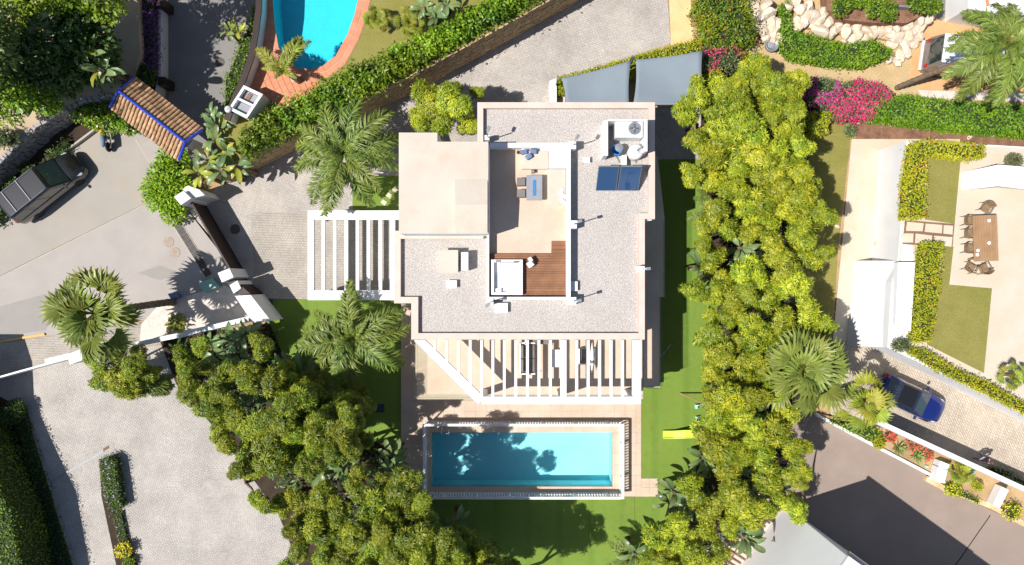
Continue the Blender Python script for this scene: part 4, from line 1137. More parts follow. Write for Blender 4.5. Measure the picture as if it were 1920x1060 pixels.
FR = [frond(s, G['palm'], drop=d) for s, d in ((1, .62), (2, .75), (3, .9), (4, .7))]
FRY = [frond(s, G['palm_yellow'], drop=d) for s, d in ((11, .7), (12, .85))]
def ringed_trunk(h, r0, r1, lean=(0, 0), seed=0):
    rg = random.Random(seed); n = max(6, int(h / .22)); pth, rad = [], []
    for i in range(n + 1):
        s = i / n
        pth.append((lean[0] * s ** 1.3, lean[1] * s ** 1.3, h * s - .03)); rad.append((r0 + (r1 - r0) * s) * (1.07 if i % 2 else .97) * rg.uniform(.97, 1.03))
    return MB().tube(pth, rad, 10)
def feather_palm(label, crown, zc, n, scale, meshes, seed, angles=None, base_z=0., el=(0.05, .75), trunk_r=(.16, .11), lean=None):
    rg = random.Random(seed)
    c = P(*crown, zc)
    if lean is None: b = Vector((c.x, c.y, base_z))
    else: b = P(*lean, base_z)
    t = thing('feather_palm', label, 'palm', b)
    off = (c.x - b.x, c.y - b.y)
    ringed_trunk(zc - base_z, trunk_r[0], trunk_r[1], off, seed).build('trunk', M['palm_trunk'], t, True, smooth=True)
    for k in range(n):
        a = angles[k] if angles else k * 2.39996 + rg.uniform(-.15, .15)
        e = rg.uniform(*el)
        o = link('frond', rg.choice(meshes), t, (off[0], off[1], zc - base_z - .05), (rg.uniform(-.25, .25), -e, a), (scale * rg.uniform(.85, 1.12),) * 3)
    for k in range(5): link('frond', rg.choice(meshes), t, (off[0], off[1], zc - base_z - .05), (0, -rg.uniform(.7, 1.2), k * 1.3 + rg.random()), (scale * rg.uniform(.4, .6),) * 3)
    return t
dg = lambda *a: [R(x) for x in a]
feather_palm('green feather palm beside the stair tower and carport', (645, 288), 4.6, 15, 1.36, FR, 21, dg(170, 195, 240, 262, 292, 318, 20, 40, 96, 120, 350, 75, 150, 220, 5), el=(-.05, .45))
feather_palm('green feather palm on the side lawn between carport and rosette trees', (664, 632), 4.2, 13, 1.24, FR, 22, dg(97, 172, 190, 212, 240, 265, 318, 335, 25, 38, 84, 152, 355), el=(-.05, .4))
feather_palm('young palm with swept yellow fronds by the oval pool', (533, 134), 4.4, 7, .82, FRY + FR[:1], 23, dg(62, 70, 76, 57, 140, 148, 66), base_z=3., el=(.1, .5), trunk_r=(.2, .15), lean=(562, 152))
feather_palm('tall leaning feather palm over the parked camper van', (1888, 84), 8.4, 20, 1.15, FR, 24, base_z=0., el=(-.35, .55), trunk_r=(.17, .13), lean=(1682, 165))
feather_palm('small feather palm half hidden under the broad tree by the plaza', (250, 722), 2.6, 7, .8, FR, 25, dg(-8, -2, 5, 10, 340, 30, 200), el=(.0, .2))
feather_palm('small feather palm standing in shade at the lawn edge under the trees', (745, 1030), 3.2, 8, .8, FR, 27, el=(0, .5))
feather_palm('small dark feather palm under the trees beside the back lawn', (1178, 1048), 2.0, 8, .55, FR, 28, el=(0, .5))
feather_palm('small grey-green palm beside the belt on the side lawn', (1335, 398), 2.4, 7, .6, FR, 29, el=(0, .4))

def fan_leaf(seed, mat, Lp=.95, Rb=.72, nseg=22, span=1.5, tipdrop=.35):
    rg = np.random.default_rng(seed)
    parts = [tube_arr([(0, 0, 0), (Lp * .5, 0, Lp * .07), (Lp, 0, Lp * .03)], [.028, .02, .014], 5, .9)]
    a = np.linspace(-span, span, nseg)
    fold_ = .35 * np.abs(np.sin(a))
    d = np.stack([np.cos(a), np.sin(a), fold_ - .12], 1)
    b = np.tile([Lp, 0, Lp * .03], (nseg, 1))
    n = np.tile([-.1, 0, 1.], (nseg, 1)) + np.stack([np.zeros(nseg), .3 * (np.arange(nseg) % 2 * 2 - 1.), np.zeros(nseg)], 1)
    L = Rb * (.75 + .25 * np.cos(a * .6)) * rg.uniform(.92, 1.08, nseg)
    base_t = rg.uniform(.3, .6)
    parts.append(leaves5(b, d, n, L, .155 * Rb * span / 1.5, rg.uniform(.6, 1.3, nseg) * tipdrop, np.clip(base_t + .25 * (np.arange(nseg) % 2 * 2 - 1) + rg.normal(0, .1, nseg), 0, 1), fold=.15, midat=.58))
    V, T, K = joinarr(parts)
    return mesh_np('fan_leaf', V, T, K, mat)
def fan_set(mat, s): return ([fan_leaf(s + k, mat, .95, .72) for k in range(3)], [fan_leaf(s + 5 + k, mat, .45, .7, tipdrop=.5) for k in range(2)])
FN, FNY = fan_set(G['fan'], 1), fan_set(G['fan_yellow'], 20)
def fan_palm(label, crown, zc, n, sc, meshes, seed, base_z=0., lean=None, tr=(.22, .18)):
    rg = random.Random(seed); c = P(*crown, zc)
    b = Vector((c.x, c.y, base_z)) if lean is None else P(*lean, base_z)
    t = thing('fan_palm', label, 'palm', b); off = (c.x - b.x, c.y - b.y)
    ringed_trunk(zc - base_z, tr[0], tr[1], off, seed).build('trunk', M['palm_trunk'], t, True, smooth=True)
    for k in range(n):
        f = (k + .5) / n
        inner = f < .35
        e = (rg.uniform(.5, .95) if inner else .55 - .95 * (f - .35) / .65 + rg.uniform(-.15, .15))
        s = sc * rg.uniform(.82, 1.12)
        link('fan_leaf', rg.choice(meshes[1] if inner else meshes[0]), t, (off[0], off[1], zc - base_z - .05), (rg.uniform(-.7, .7), -e, k * 2.39996 + rg.uniform(-.3, .3)), (s,) * 3)
    for k in range(9):
        s = sc * rg.uniform(.5, .75)
        link('fan_leaf', rg.choice(meshes[1]), t, (off[0], off[1], zc - base_z - .05), (rg.uniform(-.6, .6), -rg.uniform(.3, 1.0), k * 2.39996), (s,) * 3)
fan_palm('large fan palm by the street bed, trunk leaning over the pale gravel', (176, 588), 6.2, 24, 1.62, FN, 31, lean=(326, 566))
fan_palm('large drooping fan palm beside the lane at the end of the tree belt', (1508, 694), 5.0, 26, 1.62, FN, 32, tr=(.26, .2))
fan_palm('yellowing fan palm leaning over the parked blue car', (1622, 752), 4.2, 13, 1.12, (FN[0][:1] + FNY[0], FNY[1]), 33, base_z=.25, tr=(.14, .1))
fan_palm('small lime fan palm in the planted strip by the white cross wall', (1800, 882), .9, 12, .62, FNY, 34, base_z=.25, tr=(.08, .06))
for a_, k in (((706, 35), 41), ((768, 42), 42)):
    fan_palm('small yellow fan palm on the dry lawn by the oval pool' if k == 41 else 'small yellow fan palm between the dry lawn and the long hedge', a_, 3.9, 12, .6, FNY, k, base_z=3., tr=(.08, .06))
fan_palm('small yellow fan palm at the paving edge of the upper terrace', (1902, 706), 3.9, 13, .55, FNY, 45, base_z=3., tr=(.08, .06))

# ---------------------------------------------------------------- banana-like plants
def banana_leaf(seed, mat, L=1.5, W=.42):
    rg = np.random.default_rng(seed); ns = 10
    s = np.linspace(0, 1, ns); V, K = [], []
    for i, x in enumerate(s):
        w_ = W * (math.sin(math.pi * min(1, max(0.02, (x - .18) / .82))) ** .55 if x > .2 else .06)
        px_, pz_ = L * (x - .1 * x ** 3), L * (.35 * x - .55 * x ** 2.3)
        jag = rg.normal(0, .025, 2)
        V += [(px_ + jag[0], w_ / 2, pz_ + .16 * w_), (px_, 0, pz_), (px_ + jag[1], -w_ / 2, pz_ + .16 * w_)]
        ti = rg.uniform(.1, .8); K += [ti, 1., ti]
    T = []
    for i in range(ns - 1):
        a = i * 3
        for u in (0, 1): T += [(a + u, a + u + 1, a + u + 4), (a + u, a + u + 4, a + u + 3)]
    return mesh_np('leaf', np.array(V), np.array(T), np.array(K), mat)
BN = [banana_leaf(s, G['banana']) for s in range(4)]; BL = [banana_leaf(s + 9, G['banana_lime']) for s in range(2)]
def banana(label, px, py, z, n, sc, meshes, seed, base_z=.03, group=None):
    rg = random.Random(seed); c = P(px, py, z)
    t = thing('banana_plant', label, 'plant', (c.x, c.y, base_z), 0, group)
    h = z - base_z
    st_ = MB()
    for k in range(3):
        a = k * 2.1 + rg.random(); st_.tube([(.12 * math.cos(a), .12 * math.sin(a), -.02), (.05 * math.cos(a), .05 * math.sin(a), h)], [.09, .045], 7)
    st_.build('stem', M['trunk'], t, True, smooth=True)
    for k in range(n):
        s = sc * rg.uniform(.75, 1.15)
        link('leaf', rg.choice(meshes), t, (0, 0, h * rg.uniform(.75, 1.0)), (rg.uniform(-.5, .5), -rg.uniform(.1, 1.05), k * 2.39996 + rg.uniform(-.3, .3)), (s,) * 3)
gb1 = 'banana plants by the retaining wall end'
for i, (a, b_) in enumerate(((400, 262), (425, 285), (385, 300), (415, 320), (405, 235), (440, 310), (372, 325))):
    banana('broad-leaved banana plant at the gate end of the retaining wall', a, b_, 3.4, 9, .75, BN + BL, 50 + i, 0., gb1)
for i, (a, b_, z) in enumerate(((430, 640, 3.2), (395, 655, 3.), (460, 625, 3.), (415, 680, 3.), (445, 665, 2.6))):
    banana('dark banana plant behind the stepped white street wall', a, b_, z, 9, .85, BN, 60 + i, .03, 'banana plants behind the street wall')
for i, (a, b_, z) in enumerate(((570, 700, 2.6), (585, 730, 2.4), (545, 690, 2.2), (600, 878, 5.6), (640, 880, 5.), (735, 858, 3.4), (728, 880, 3.6), (665, 1005, 5.), (690, 985, 4.), (460, 765, 3.5), (535, 770, 3.2), (850, 985, 3.), (880, 1040, 3.2))):
    banana('broad-leaved banana plant among the rosette trees beside the pool lawn', a, b_, z, 9, .9, BN, 70 + i, .03, 'banana plants beside the pool lawn')
for i, (a, b_, z) in enumerate(((1265, 925, 2.6), (1290, 950, 2.6), (1255, 945, 2.2), (1310, 500, 2.4), (1335, 520, 2.2), (1375, 880, 3.), (1420, 930, 3.4), (1395, 650, 3.), (1425, 500, 3.4), (1320, 860, 2.4), (1395, 1008, 3.4), (1402, 1020, 3.), (1190, 1040, 2.6), (1390, 465, 2.6))):
    banana('broad-leaved banana plant under the rosette trees beside the side lawn', a, b_, z, 9, .85, BN, 90 + i, .03, 'banana plants beside the side lawn')
for i, (a, b_, z) in enumerate(((795, 12, 4.2), (815, 30, 4.), (838, 8, 4.2), (560, 60, 3.2))[:3]):
    banana('banana plant on the upper garden behind the long hedge', a, b_, z, 8, .62, BN, 110 + i, 3., 'banana plants on the upper garden')
for i, (a, b_) in enumerate(((110, 55), (150, 95), (75, 40), (130, 30), (185, 130), (60, 190), (175, 110))):
    banana('large banana plant growing up through the dark tree above the raised path', a, b_, 5.6 if b_ < 150 else 4., 8, .85, BN + BL[:1], 120 + i, 1.9, 'banana plants above the raised path')
for i, (a, b_, m_) in enumerate(((430, 60, BN), (447, 60, BL), (398, 215, BN))):
    banana('small banana plant in the strip beside the boundary wall', a, b_, 2., 7, .6, m_, 130 + i, 0., 'banana plants beside the boundary wall')

# ---------------------------------------------------------------- hedges, shrubs and flower masses
def hedge(name, label, pxpoly, z0, h, mat, leaf=.11, dens=260, cat='hedge', seed=1, flowers=None, rough=.08, group=None, core=.12, lump=.0):
    rg = np.random.default_rng(seed); zt = z0 + h
    poly = XY(pxpoly, zt)
    n = len(poly)
    if sum(poly[i][0] * poly[(i + 1) % n][1] - poly[(i + 1) % n][0] * poly[i][1] for i in range(n)) < 0: poly = poly[::-1]
    cx, cy = np.mean([p[0] for p in poly]), np.mean([p[1] for p in poly])
    t = thing(name, label, cat, (cx, cy, z0), 0, group)
    cen = np.array([cx, cy])
    # inner twigs, drawn a little inside the outline
    ins = []
    for i in range(n):
        a, b_, c = np.array(poly[i - 1]), np.array(poly[i]), np.array(poly[(i + 1) % n])
        e1 = (b_ - a) / (np.linalg.norm(b_ - a) + 1e-9); e2 = (c - b_) / (np.linalg.norm(c - b_) + 1e-9)
        nn = np.array([-(e1[1] + e2[1]), e1[0] + e2[0]]); nn = nn / (np.linalg.norm(nn) + 1e-9)
        ins.append(tuple(b_ + nn * core))
    MB().prism(ins, z0 - .02, zt - core).build('twigs', M['hedge_core'], t)
    N = int(parea(poly) * dens)
    q = sample_poly(poly, N, rg)
    def lumpz(a): return lump * (np.sin(a[:, 0] * 3.1 + 1.3 * seed) * np.cos(a[:, 1] * 2.7 + seed) + .6 * np.sin(a[:, 0] * 6.7 + a[:, 1] * 5.3))
    top = np.column_stack([q, zt - core * .6 + rg.normal(0, rough, N) + lumpz(q)])
    nt_ = np.tile([0, 0, 1.], (N, 1)) + rg.normal(0, .45, (N, 3))
    pts, nrm = [top], [nt_]
    for i in range(n):
        a, c = np.array(poly[i]), np.array(poly[(i + 1) % n]); L = np.linalg.norm(c - a)
        m = int(L * h * dens * .8)
        if m < 1: continue
        s = rg.random(m)[:, None]; e = (c - a) / L; nn = np.array([e[1], -e[0]])
        xy = a + (c - a) * s + nn * rg.normal(-.04, rough, (m, 1))
        pts.append(np.column_stack([xy, z0 + rg.random(m) * (h - .02) + lumpz(xy) * .6]))
        nrm.append(np.tile([nn[0], nn[1], .5], (m, 1)) + rg.normal(0, .4, (m, 3)))
    Pn, Nn = np.vstack(pts), np.vstack(nrm)
    d = rg.normal(0, 1, Pn.shape); d[:, 2] = d[:, 2] * .5 + .2
    L_ = leaf * rg.uniform(.7, 1.3, len(Pn))
    ti = np.clip(rg.beta(2, 2, len(Pn)) * .8 + .25 * np.sin(Pn[:, 0] * 1.7) * np.cos(Pn[:, 1] * 2.1), 0, 1)
    V, T, K = leaves5(Pn - np.array([cx, cy, z0]), d, Nn, L_, L_ * .55, .12, ti)
    link('foliage', mesh_np('foliage', V, T, K, mat), t)
    if flowers:
        fm, frac, test = flowers
        sel = np.array([test(*v) for v in Pn]) if test else np.ones(len(Pn), bool)
        idx = np.where(sel & (rg.random(len(Pn)) < frac))[0]
        f = Pn[idx] + nrmz(Nn[idx]) * .05
        V, T, K = leaves5(f - np.array([cx, cy, z0]), rg.normal(0, 1, f.shape) * [1, 1, .4], Nn[idx], leaf * 1.0, leaf * .85, .0, rg.random(len(f)))
        if len(f): link('flowers', mesh_np('flowers', V, T, K, G[fm]), t)['kind'] = 'stuff'
    return t

def bush(name, label, px, py, z0, r, h, mat, leaf=.1, n=900, cat='shrub', seed=1, flowers=(), group=None, sx=1., sy=1., rz=0., lumps=5, stem=.05):
    rg = np.random.default_rng(seed); rr = r / FPX * (HCAM - z0 - h * .6)
    c = P(px, py, z0 + h * .6)
    t = thing(name, label, cat, (c.x, c.y, z0), rz, group)
    MB().tube([(0, 0, -.03), (.02, .03, h * .55)], [stem * 1.3, stem], 6).build('stem', M['trunk'], t, True)
    # lumpy dome: several blobs
    B = np.column_stack([rg.normal(0, .36, lumps) * rr * sx, rg.normal(0, .36, lumps) * rr * sy, h * rg.uniform(.45, .7, lumps)])
    B[0] = (0, 0, h * .6)
    rb = rg.uniform(.5, .72, lumps) * rr; rb[0] = rr * .78
    if n >= 500:
        cm = MB()
        for k in range(lumps):
            q_ = rb[k] * .62; sz_ = min(1., h * .5 / rr)
            cm.lathe(tuple(B[k]), [(q_ * .3, -q_ * .9 * sz_), (q_ * .9, -q_ * .4 * sz_), (q_, 0), (q_ * .8, q_ * .55 * sz_), (q_ * .3, q_ * .9 * sz_)], 9)
        cm.build('twigs', M['hedge_core'], t, True)
    w = rb ** 2 / (rb ** 2).sum(); bi = rg.choice(lumps, n, p=w)
    u = nrmz(rg.normal(0, 1, (n, 3))); rad = rg.random(n) ** .25
    pos = B[bi] + u * (rb[bi] * rad)[:, None] * np.array([sx, sy, min(1., h * .5 / rr) if rr > 0 else 1.])
    pos[:, 2] = np.clip(pos[:, 2], .02, None)
    d = u + rg.normal(0, .7, u.shape)
    L_ = leaf * rg.uniform(.7, 1.3, n)
    V, T, K = leaves5(pos, d, u + np.array([0, 0, .8]) + rg.normal(0, .3, u.shape), L_, L_ * .5, .12, np.clip(rg.beta(2, 2, n), 0, 1))
    link('foliage', mesh_np('foliage', V, T, K, mat), t)
    for fm, nf, fs in flowers:
        out = np.where(rad > .85)[0]; out = out[u[out, 2] > -.2]; idx = rg.choice(out, min(nf, len(out)), replace=False)
        f = pos[idx] + u[idx] * .05
        V, T, K = leaves5(f, rg.normal(0, 1, f.shape) * [1, 1, .4], u[idx] + np.array([0, 0, 1.]), fs, fs * .9, 0., rg.random(len(f)))
        link('flowers', mesh_np('flowers', V, T, K, G[fm]), t)['kind'] = 'stuff'
    return t

# long hedge on the retaining wall, in five clipped lengths that grew together
wb_ = [(452, 288), (550, 240), (640, 190), (720, 146), (800, 100), (876, 55), (956, 12), (1050, -40)]
wt_ = [(452, 242), (512, 206), (586, 168), (654, 132), (726, 97), (808, 57), (876, 25), (975, -44)]
wall_h = []
for i in range(7):
    q = [wt_[i], wt_[i + 1], wb_[i + 1], wb_[i]]
    h_ = hedge('wall_hedge', 'leafy green hedge overhanging the tall stone retaining wall', q, 2.8, 1.3, G['hedge_bright'] if i % 3 == 1 else G['hedge'], .2, 170, seed=20 + i, rough=.2, lump=.26, core=.4)
    if wall_h:                                  # one hedge: every length hangs under the first
        for c_ in list(h_.children):
            c_.location = Vector(c_.location) + Vector(h_.location) - Vector(wall_h[0].location); c_.parent = wall_h[0]
        bpy.data.objects.remove(h_)
    else: wall_h.append(h_)
hedge('strip_hedge', 'narrow ivy-green hedge between the shaded lane and the boundary wall', [(470, 10), (482, 10), (476, 70), (462, 120), (440, 170), (420, 200), (418, 150), (432, 120), (448, 80), (466, 40)], .0, 1.5, G['hedge'], .14, 130, seed=31, rough=.12, lump=.1)
hedge('low_hedge', 'clipped lime hedge behind the shade sail with the pointed corner', [(1045, 146), (1110, 128), (1182, 108), (1182, 128), (1080, 158), (1058, 162), (1058, 176), (1046, 178)], 0., 1.1, G['hedge_lime'], .12, 330, seed=32)
hedge('low_hedge', 'clipped lime hedge between the broad shade sail and the pink bougainvillea', [(1186, 106), (1258, 86), (1315, 72), (1317, 102), (1196, 124), (1190, 146), (1184, 146)], 0., 1.1, G['hedge_lime'], .12, 330, seed=33)
hedge('rockery_hedge', 'curved green hedge below the pale boulders', [(1466, 8), (1482, 0), (1486, 60), (1500, 58), (1560, 76), (1600, 82), (1640, 74), (1672, 92), (1672, 104), (1620, 123), (1560, 118), (1490, 108), (1466, 84)], 0., 1.0, G['hedge_bright'], .14, 260, seed=34, lump=.08)
hedge('garden_hedge', 'long bright green hedge beside the strip of bark mulch', [(1640, 190), (1700, 178), (1800, 190), (2000, 200), (2000, 256), (1800, 240), (1680, 224), (1636, 220)], 0., 1.5, G['hedge_bright'], .14, 260, seed=35, lump=.06)
hedge('bougainvillea', 'hot pink bougainvillea hedge beside the dry garden and long green hedge', [(1576, 156), (1610, 150), (1650, 158), (1674, 176), (1660, 188), (1636, 216), (1574, 218), (1560, 190)], 0., 1.5, G['olive'], .12, 260, 'bougainvillea', seed=36, rough=.12, lump=.1, flowers=('pink', .95, lambda x, y, z: x > 19.6 + .9 * math.sin(y * 2.2)))
hedge('green_mound', 'low grey-green mound between the bougainvilleas and the cube bush', [(1520, 184), (1560, 186), (1576, 216), (1530, 208)], 0., 1.2, G['olive'], .11, 200, 'shrub', seed=136, rough=.12, flowers=('pink', .05, None))
hedge('bougainvillea', 'violet-magenta bougainvillea beside the rosette trees and clipped cube bush', [(1514, 150), (1545, 144), (1575, 152), (1572, 186), (1545, 190), (1518, 184)], .3, 1.35, G['olive'], .12, 240, 'bougainvillea', seed=37, rough=.12, flowers=('magenta', .8, lambda x, y, z: math.sin(x * 2.6) * math.cos(y * 2.1) > -.2))
hedge('cube_bush', 'clipped lime cube bush below the bougainvillea', [(1518, 214), (1560, 208), (1552, 250), (1520, 254)], 0., 1.3, G['hedge_lime'], .12, 330, 'bush', seed=38)
hedge('bougainvillea', 'dark red bougainvillea and ivy mass beside the sandy verge', [(1310, 0), (1400, -20), (1412, 30), (1424, 60), (1400, 82), (1360, 94), (1328, 78), (1330, 50)], 0., 2.0, G['hedge'], .15, 200, 'bougainvillea', seed=39, rough=.2, lump=.34, core=.4, flowers=('red', .02, None))
hedge('bougainvillea', 'hot pink bougainvillea at the corner of the broad shade sail', [(1318, 98), (1345, 92), (1388, 96), (1390, 122), (1352, 128), (1320, 134)], 0., 2.4, G['olive'], .11, 170, 'bougainvillea', seed=40, rough=.15, flowers=('pink', .8, lambda x, y, z: math.sin(x * 3.3) + math.cos(y * 2.7) > -.3))
bush('lime_shrub', 'bright lime shrub squeezed beside the broad shade sail', 1336, 142, 0, 18, 3.2, G['hedge_lime'], .12, 900, seed=41)
bush('lime_shrub', 'bright lime shrub beside the bare stems at the dry garden', 1390, 110, 0, 16, 2.2, G['hedge_lime'], .12, 700, seed=42)
hedge('lime_hedge', 'bright lime shrubs above the ivy by the sandy verge', [(1308, -10), (1345, -10), (1342, 40), (1322, 46)], 0., 1.7, G['hedge_lime'], .11, 160, seed=43, lump=.1)
# terrace hedges on the right
hedge('clipped_hedge', 'L-shaped yellow-green clipped hedge round the small dry lawn', [(1712, 268), (1740, 262), (1850, 272), (1848, 294), (1815, 298), (1740, 290), (1736, 408), (1697, 410), (1700, 340)], 3., .8, G['hedge_lime'], .12, 330, seed=44, flowers=('red', .012, None))
hedge('clipped_hedge', 'straight yellow-green clipped hedge beside the low white wall', [(1733, 456), (1771, 456), (1762, 545), (1746, 640), (1716, 642), (1722, 550)], 3., .8, G['hedge_lime'], .12, 330, seed=45, flowers=('red', .01, None))
hedge('clipped_hedge', 'low yellow-green hedge along the top of the lane retaining wall', [(1710, 652), (1740, 656), (1790, 690), (1860, 720), (1940, 766), (1930, 780), (1840, 735), (1760, 696), (1708, 664)], 3., .5, G['hedge_lime'], .11, 330, seed=46, flowers=('red', .01, None))
bush('grey_shrub', 'loose grey-green shrub at the corner of the clipped hedge', 1695, 646, 3., 17, .8, G['olive'], .11, 700, seed=47)
bush('ball_bush', 'round olive-green ball bush beside the wedge-shaped stair roof', 1901, 302, 3., 20, 1., G['olive'], .07, 1500, seed=48, lumps=1)
# shrubs by the entrance
bush('grass_shrub', 'dense round bright green shrub beside the gate post', 318, 356, 0, 46, 1.4, G['hedge_bright'], .2, 6500, seed=49, flowers=(('red', 12, .14),), lumps=7, sy=1.2)
bush('oleander', 'pink-flowering oleander beside the tiled gate roof', 178, 215, 0, 33, 1.8, G['hedge'], .16, 3200, seed=50, flowers=(('rose', 45, .17),), lumps=6, sx=1.25)
bush('oleander', 'pink-flowering oleander behind the parked motorcycle', 232, 226, 0, 28, 1.6, G['hedge_bright'], .16, 2400, seed=51, flowers=(('rose', 30, .17),), lumps=6)
hedge('violet_bougainvillea', 'violet bougainvillea in the shaded bed beside the tan path', [(247, -20), (288, -20), (289, 120), (284, 134), (258, 110), (252, 50)], .6, .9, G['dark'], .1, 170, 'bougainvillea', seed=52, flowers=('violet', .75, None))
bush('dark_shrub', 'dark spiky shrub behind the top end of the tiled gate roof', 268, 148, .6, 24, 1.2, G['dark'], .25, 900, seed=53)
for i, (a, b_, r) in enumerate(((30, 385, 26), (70, 330, 22), (105, 290, 24), (20, 350, 20), (-10, 410, 24))):
    bush('bed_shrub', 'dark low shrub in the bed below the curved stone wall', a, b_, 0, r, .7, G['dark'], .16, 500, seed=54 + i, group='dark shrubs below the curved stone wall')
bush('agave_shrub', 'green succulent sprout on the pale street bed', 330, 610, 0, 16, .7, G['fan'], .35, 120, seed=60)
# big dark trees, upper left
def broad_tree(label, blobs, base, base_z, mat, leaf, dens, seed, group=None):
    rg = np.random.default_rng(seed); b0 = P(*base, base_z)
    t = thing('broadleaf_tree', label, 'tree', b0, 0, group)
    tk = MB(); tk.tube([(0, 0, -.05), (.1, .05, 1.2), (.05, .2, 2.4)], [.3, .24, .2], 9)
    Ps, Us = [], []
    for (x, y, z, r, sz) in blobs:
        c = P(x, y, z) - b0; rm = r / FPX * (HCAM - z)
        tk.tube([(.05, .2, 2.2), (Vector((.05, .2, 2.2)) + c) / 2 + Vector((0, 0, .2)), c], [.16, .1, .04], 6)
        n = int(12.6 * rm * rm * dens); u = nrmz(rg.normal(0, 1, (n, 3)))
        sub = 1 + .22 * np.sin(u[:, 0] * 5 + seed) * np.cos(u[:, 1] * 6 + x) + .12 * np.sin(u[:, 2] * 9 + y)
        pos = np.array(c) + u * (rm * sub * rg.random(n) ** .22)[:, None] * np.array([1, 1, sz])
        Ps.append(pos); Us.append(u)
    Ps, Us = np.vstack(Ps), np.vstack(Us)
    tk.build('trunk', M['trunk'], t, True, smooth=True)
    L_ = leaf * rg.uniform(.7, 1.35, len(Ps))
    V, T, K = leaves5(Ps, Us + rg.normal(0, .8, Us.shape), Us + np.array([0, 0, .6]) + rg.normal(0, .35, Us.shape), L_, L_ * .5, .15, np.clip(rg.beta(2, 2.3, len(Ps)), 0, 1))
    link('crown', mesh_np('crown', V, T, K, mat), t)
broad_tree('large dark broadleaf tree over the tan raised path', [(100, 95, 5.2, 62, .8), (165, 80, 5., 50, .8), (50, 110, 5., 52, .8), (185, 125, 4.2, 34, .8), (120, 140, 4.4, 40, .8), (150, 45, 5.4, 40, .8)], (150, 110), 1.9, G['dark'], .3, 55, 61)
broad_tree('sunlit yellow-green broadleaf tree behind the dark one', [(195, 6, 6., 36, .7), (150, -10, 6., 36, .7), (110, 2, 5.8, 30, .7), (20, 20, 5.4, 40, .7), (60, 0, 5.6, 36, .7)], (150, 20), 1.9, G['hedge_bright'], .26, 60, 62)
broad_tree('sunlit broadleaf tree overhanging the tan path above the dark van', [(30, 165, 4.6, 40, .7), (75, 180, 4.2, 30, .7), (10, 195, 4.2, 36, .7), (95, 195, 3.8, 18, .7), (8, 145, 4.8, 34, .7)], (20, 180), 1.9, G['hedge_bright'], .24, 60, 63)
broad_tree('unseen tall broadleaf tree added to shade the dark tree and the raised path', [(-110, 90, 9.5, 80, .9), (-60, 150, 8.5, 60, .9), (-50, 60, 9.2, 70, .9)], (-70, 110), 1.9, G['dark'], .3, 45, 64)  # stands out of view, added for the shade it throws
broad_tree('unseen tall broadleaf tree shading the lane behind the wall piers', [(170, -70, 9.2, 60, .9), (230, -60, 8.4, 50, .9), (120, -100, 9.2, 60, .9)], (220, -60), 1.9, G['dark'], .3, 45, 65)  # also out of view, throws its shade over the lane
bush('pale_shrub', 'loose pale-flowered shrub beside the curved stone wall', 14, 262, 1.9, 26, 1.1, G['olive'], .16, 700, seed=66, flowers=(('rose', 16, .12),))
# hedges of the lower left
hedge('tall_hedge', 'tall dark clipped hedge along the shaded edge of the plaza', [(-120, 760), (-60, 800), (-28, 870), (2, 935), (20, 970), (36, 1060), (60, 1200), (-160, 1200)], .0, 3.2, G['hedge'], .13, 120, seed=67, lump=.05)
bush('dark_bush', 'dark rounded bush at the head of the tall plaza hedge', 22, 775, 0, 26, 1.2, G['dark'], .14, 1500, seed=68, lumps=3)
hedge('hedge_foot', 'low dark planting at the foot of the tall plaza hedge', [(30, 765), (42, 765), (132, 1060), (170, 1180), (120, 1180), (70, 960), (28, 810)], 0., .45, G['dark'], .13, 90, 'planting', seed=69, lump=.06)
hedge('island_hedge', 'narrow lavender-dotted hedge on the cobbled plaza', [(184, 864), (200, 855), (213, 864), (226, 955), (206, 962), (192, 930)], .05, .85, G['hedge'], .09, 210, seed=70, flowers=('lilac', .1, None))
hedge('island_planting', 'sparse low planting beyond the lavender-dotted hedge', [(206, 964), (226, 957), (240, 1020), (222, 1024)], .05, .3, G['olive'], .09, 110, 'planting', seed=71)
bush('yellow_shrub', 'bright yellow shrub at the end of the plaza island', 234, 1034, .05, 16, .7, G['hedge_lime'], .1, 700, seed=72, flowers=(('yellow', 160, .1),))
bush('green_shrub', 'green shrub beyond the yellow one on the plaza island', 240, 1056, .05, 14, .6, G['hedge_bright'], .1, 500, seed=73)
bush('dark_bush', 'round dark bush on the plaza under the rosette trees', 532, 1062, 0, 14, .8, G['hedge_bright'], .1, 700, seed=74, lumps=2)
# planted strip, lower right
bush('flowering_shrub', 'red-flowered plant at the top of the planted strip', 1668, 820, .25, 12, .5, G['olive'], .1, 300, seed=75, flowers=(('red', 120, .12),))
bush('flowering_shrub', 'red-flowered plant between the two agaves', 1712, 836, .25, 14, .5, G['olive'], .1, 300, seed=76, flowers=(('red', 160, .12),), sx=1.4)
bush('flowering_shrub', 'red-flowered plant beside the lane wall below the agaves', 1740, 850, .25, 12, .5, G['olive'], .1, 260, seed=77, flowers=(('red', 110, .12),))
bush('round_bush', 'round olive bush in the planted strip beside the low kerb', 1648, 832, .25, 14, .7, G['hedge_lime'], .09, 700, seed=78, lumps=1)
bush('round_bush', 'round lime bush in the planted strip between the cross walls', 1833, 912, .25, 12, .7, G['hedge_lime'], .08, 800, seed=79, lumps=1)
bush('yellow_flower_bush', 'yellow-flowered bush spilling over the stone kerb by the first cross wall', 1790, 920, .25, 17, .6, G['hedge_bright'], .09, 700, seed=80, flowers=(('yellow', 150, .1),))
bush('yellow_flower_bush', 'yellow-flowered bush at the end of the stone kerb', 1896, 962, .25, 20, .6, G['hedge_bright'], .09, 800, seed=81, flowers=(('yellow', 170, .1), ('violet', 12, .12)))
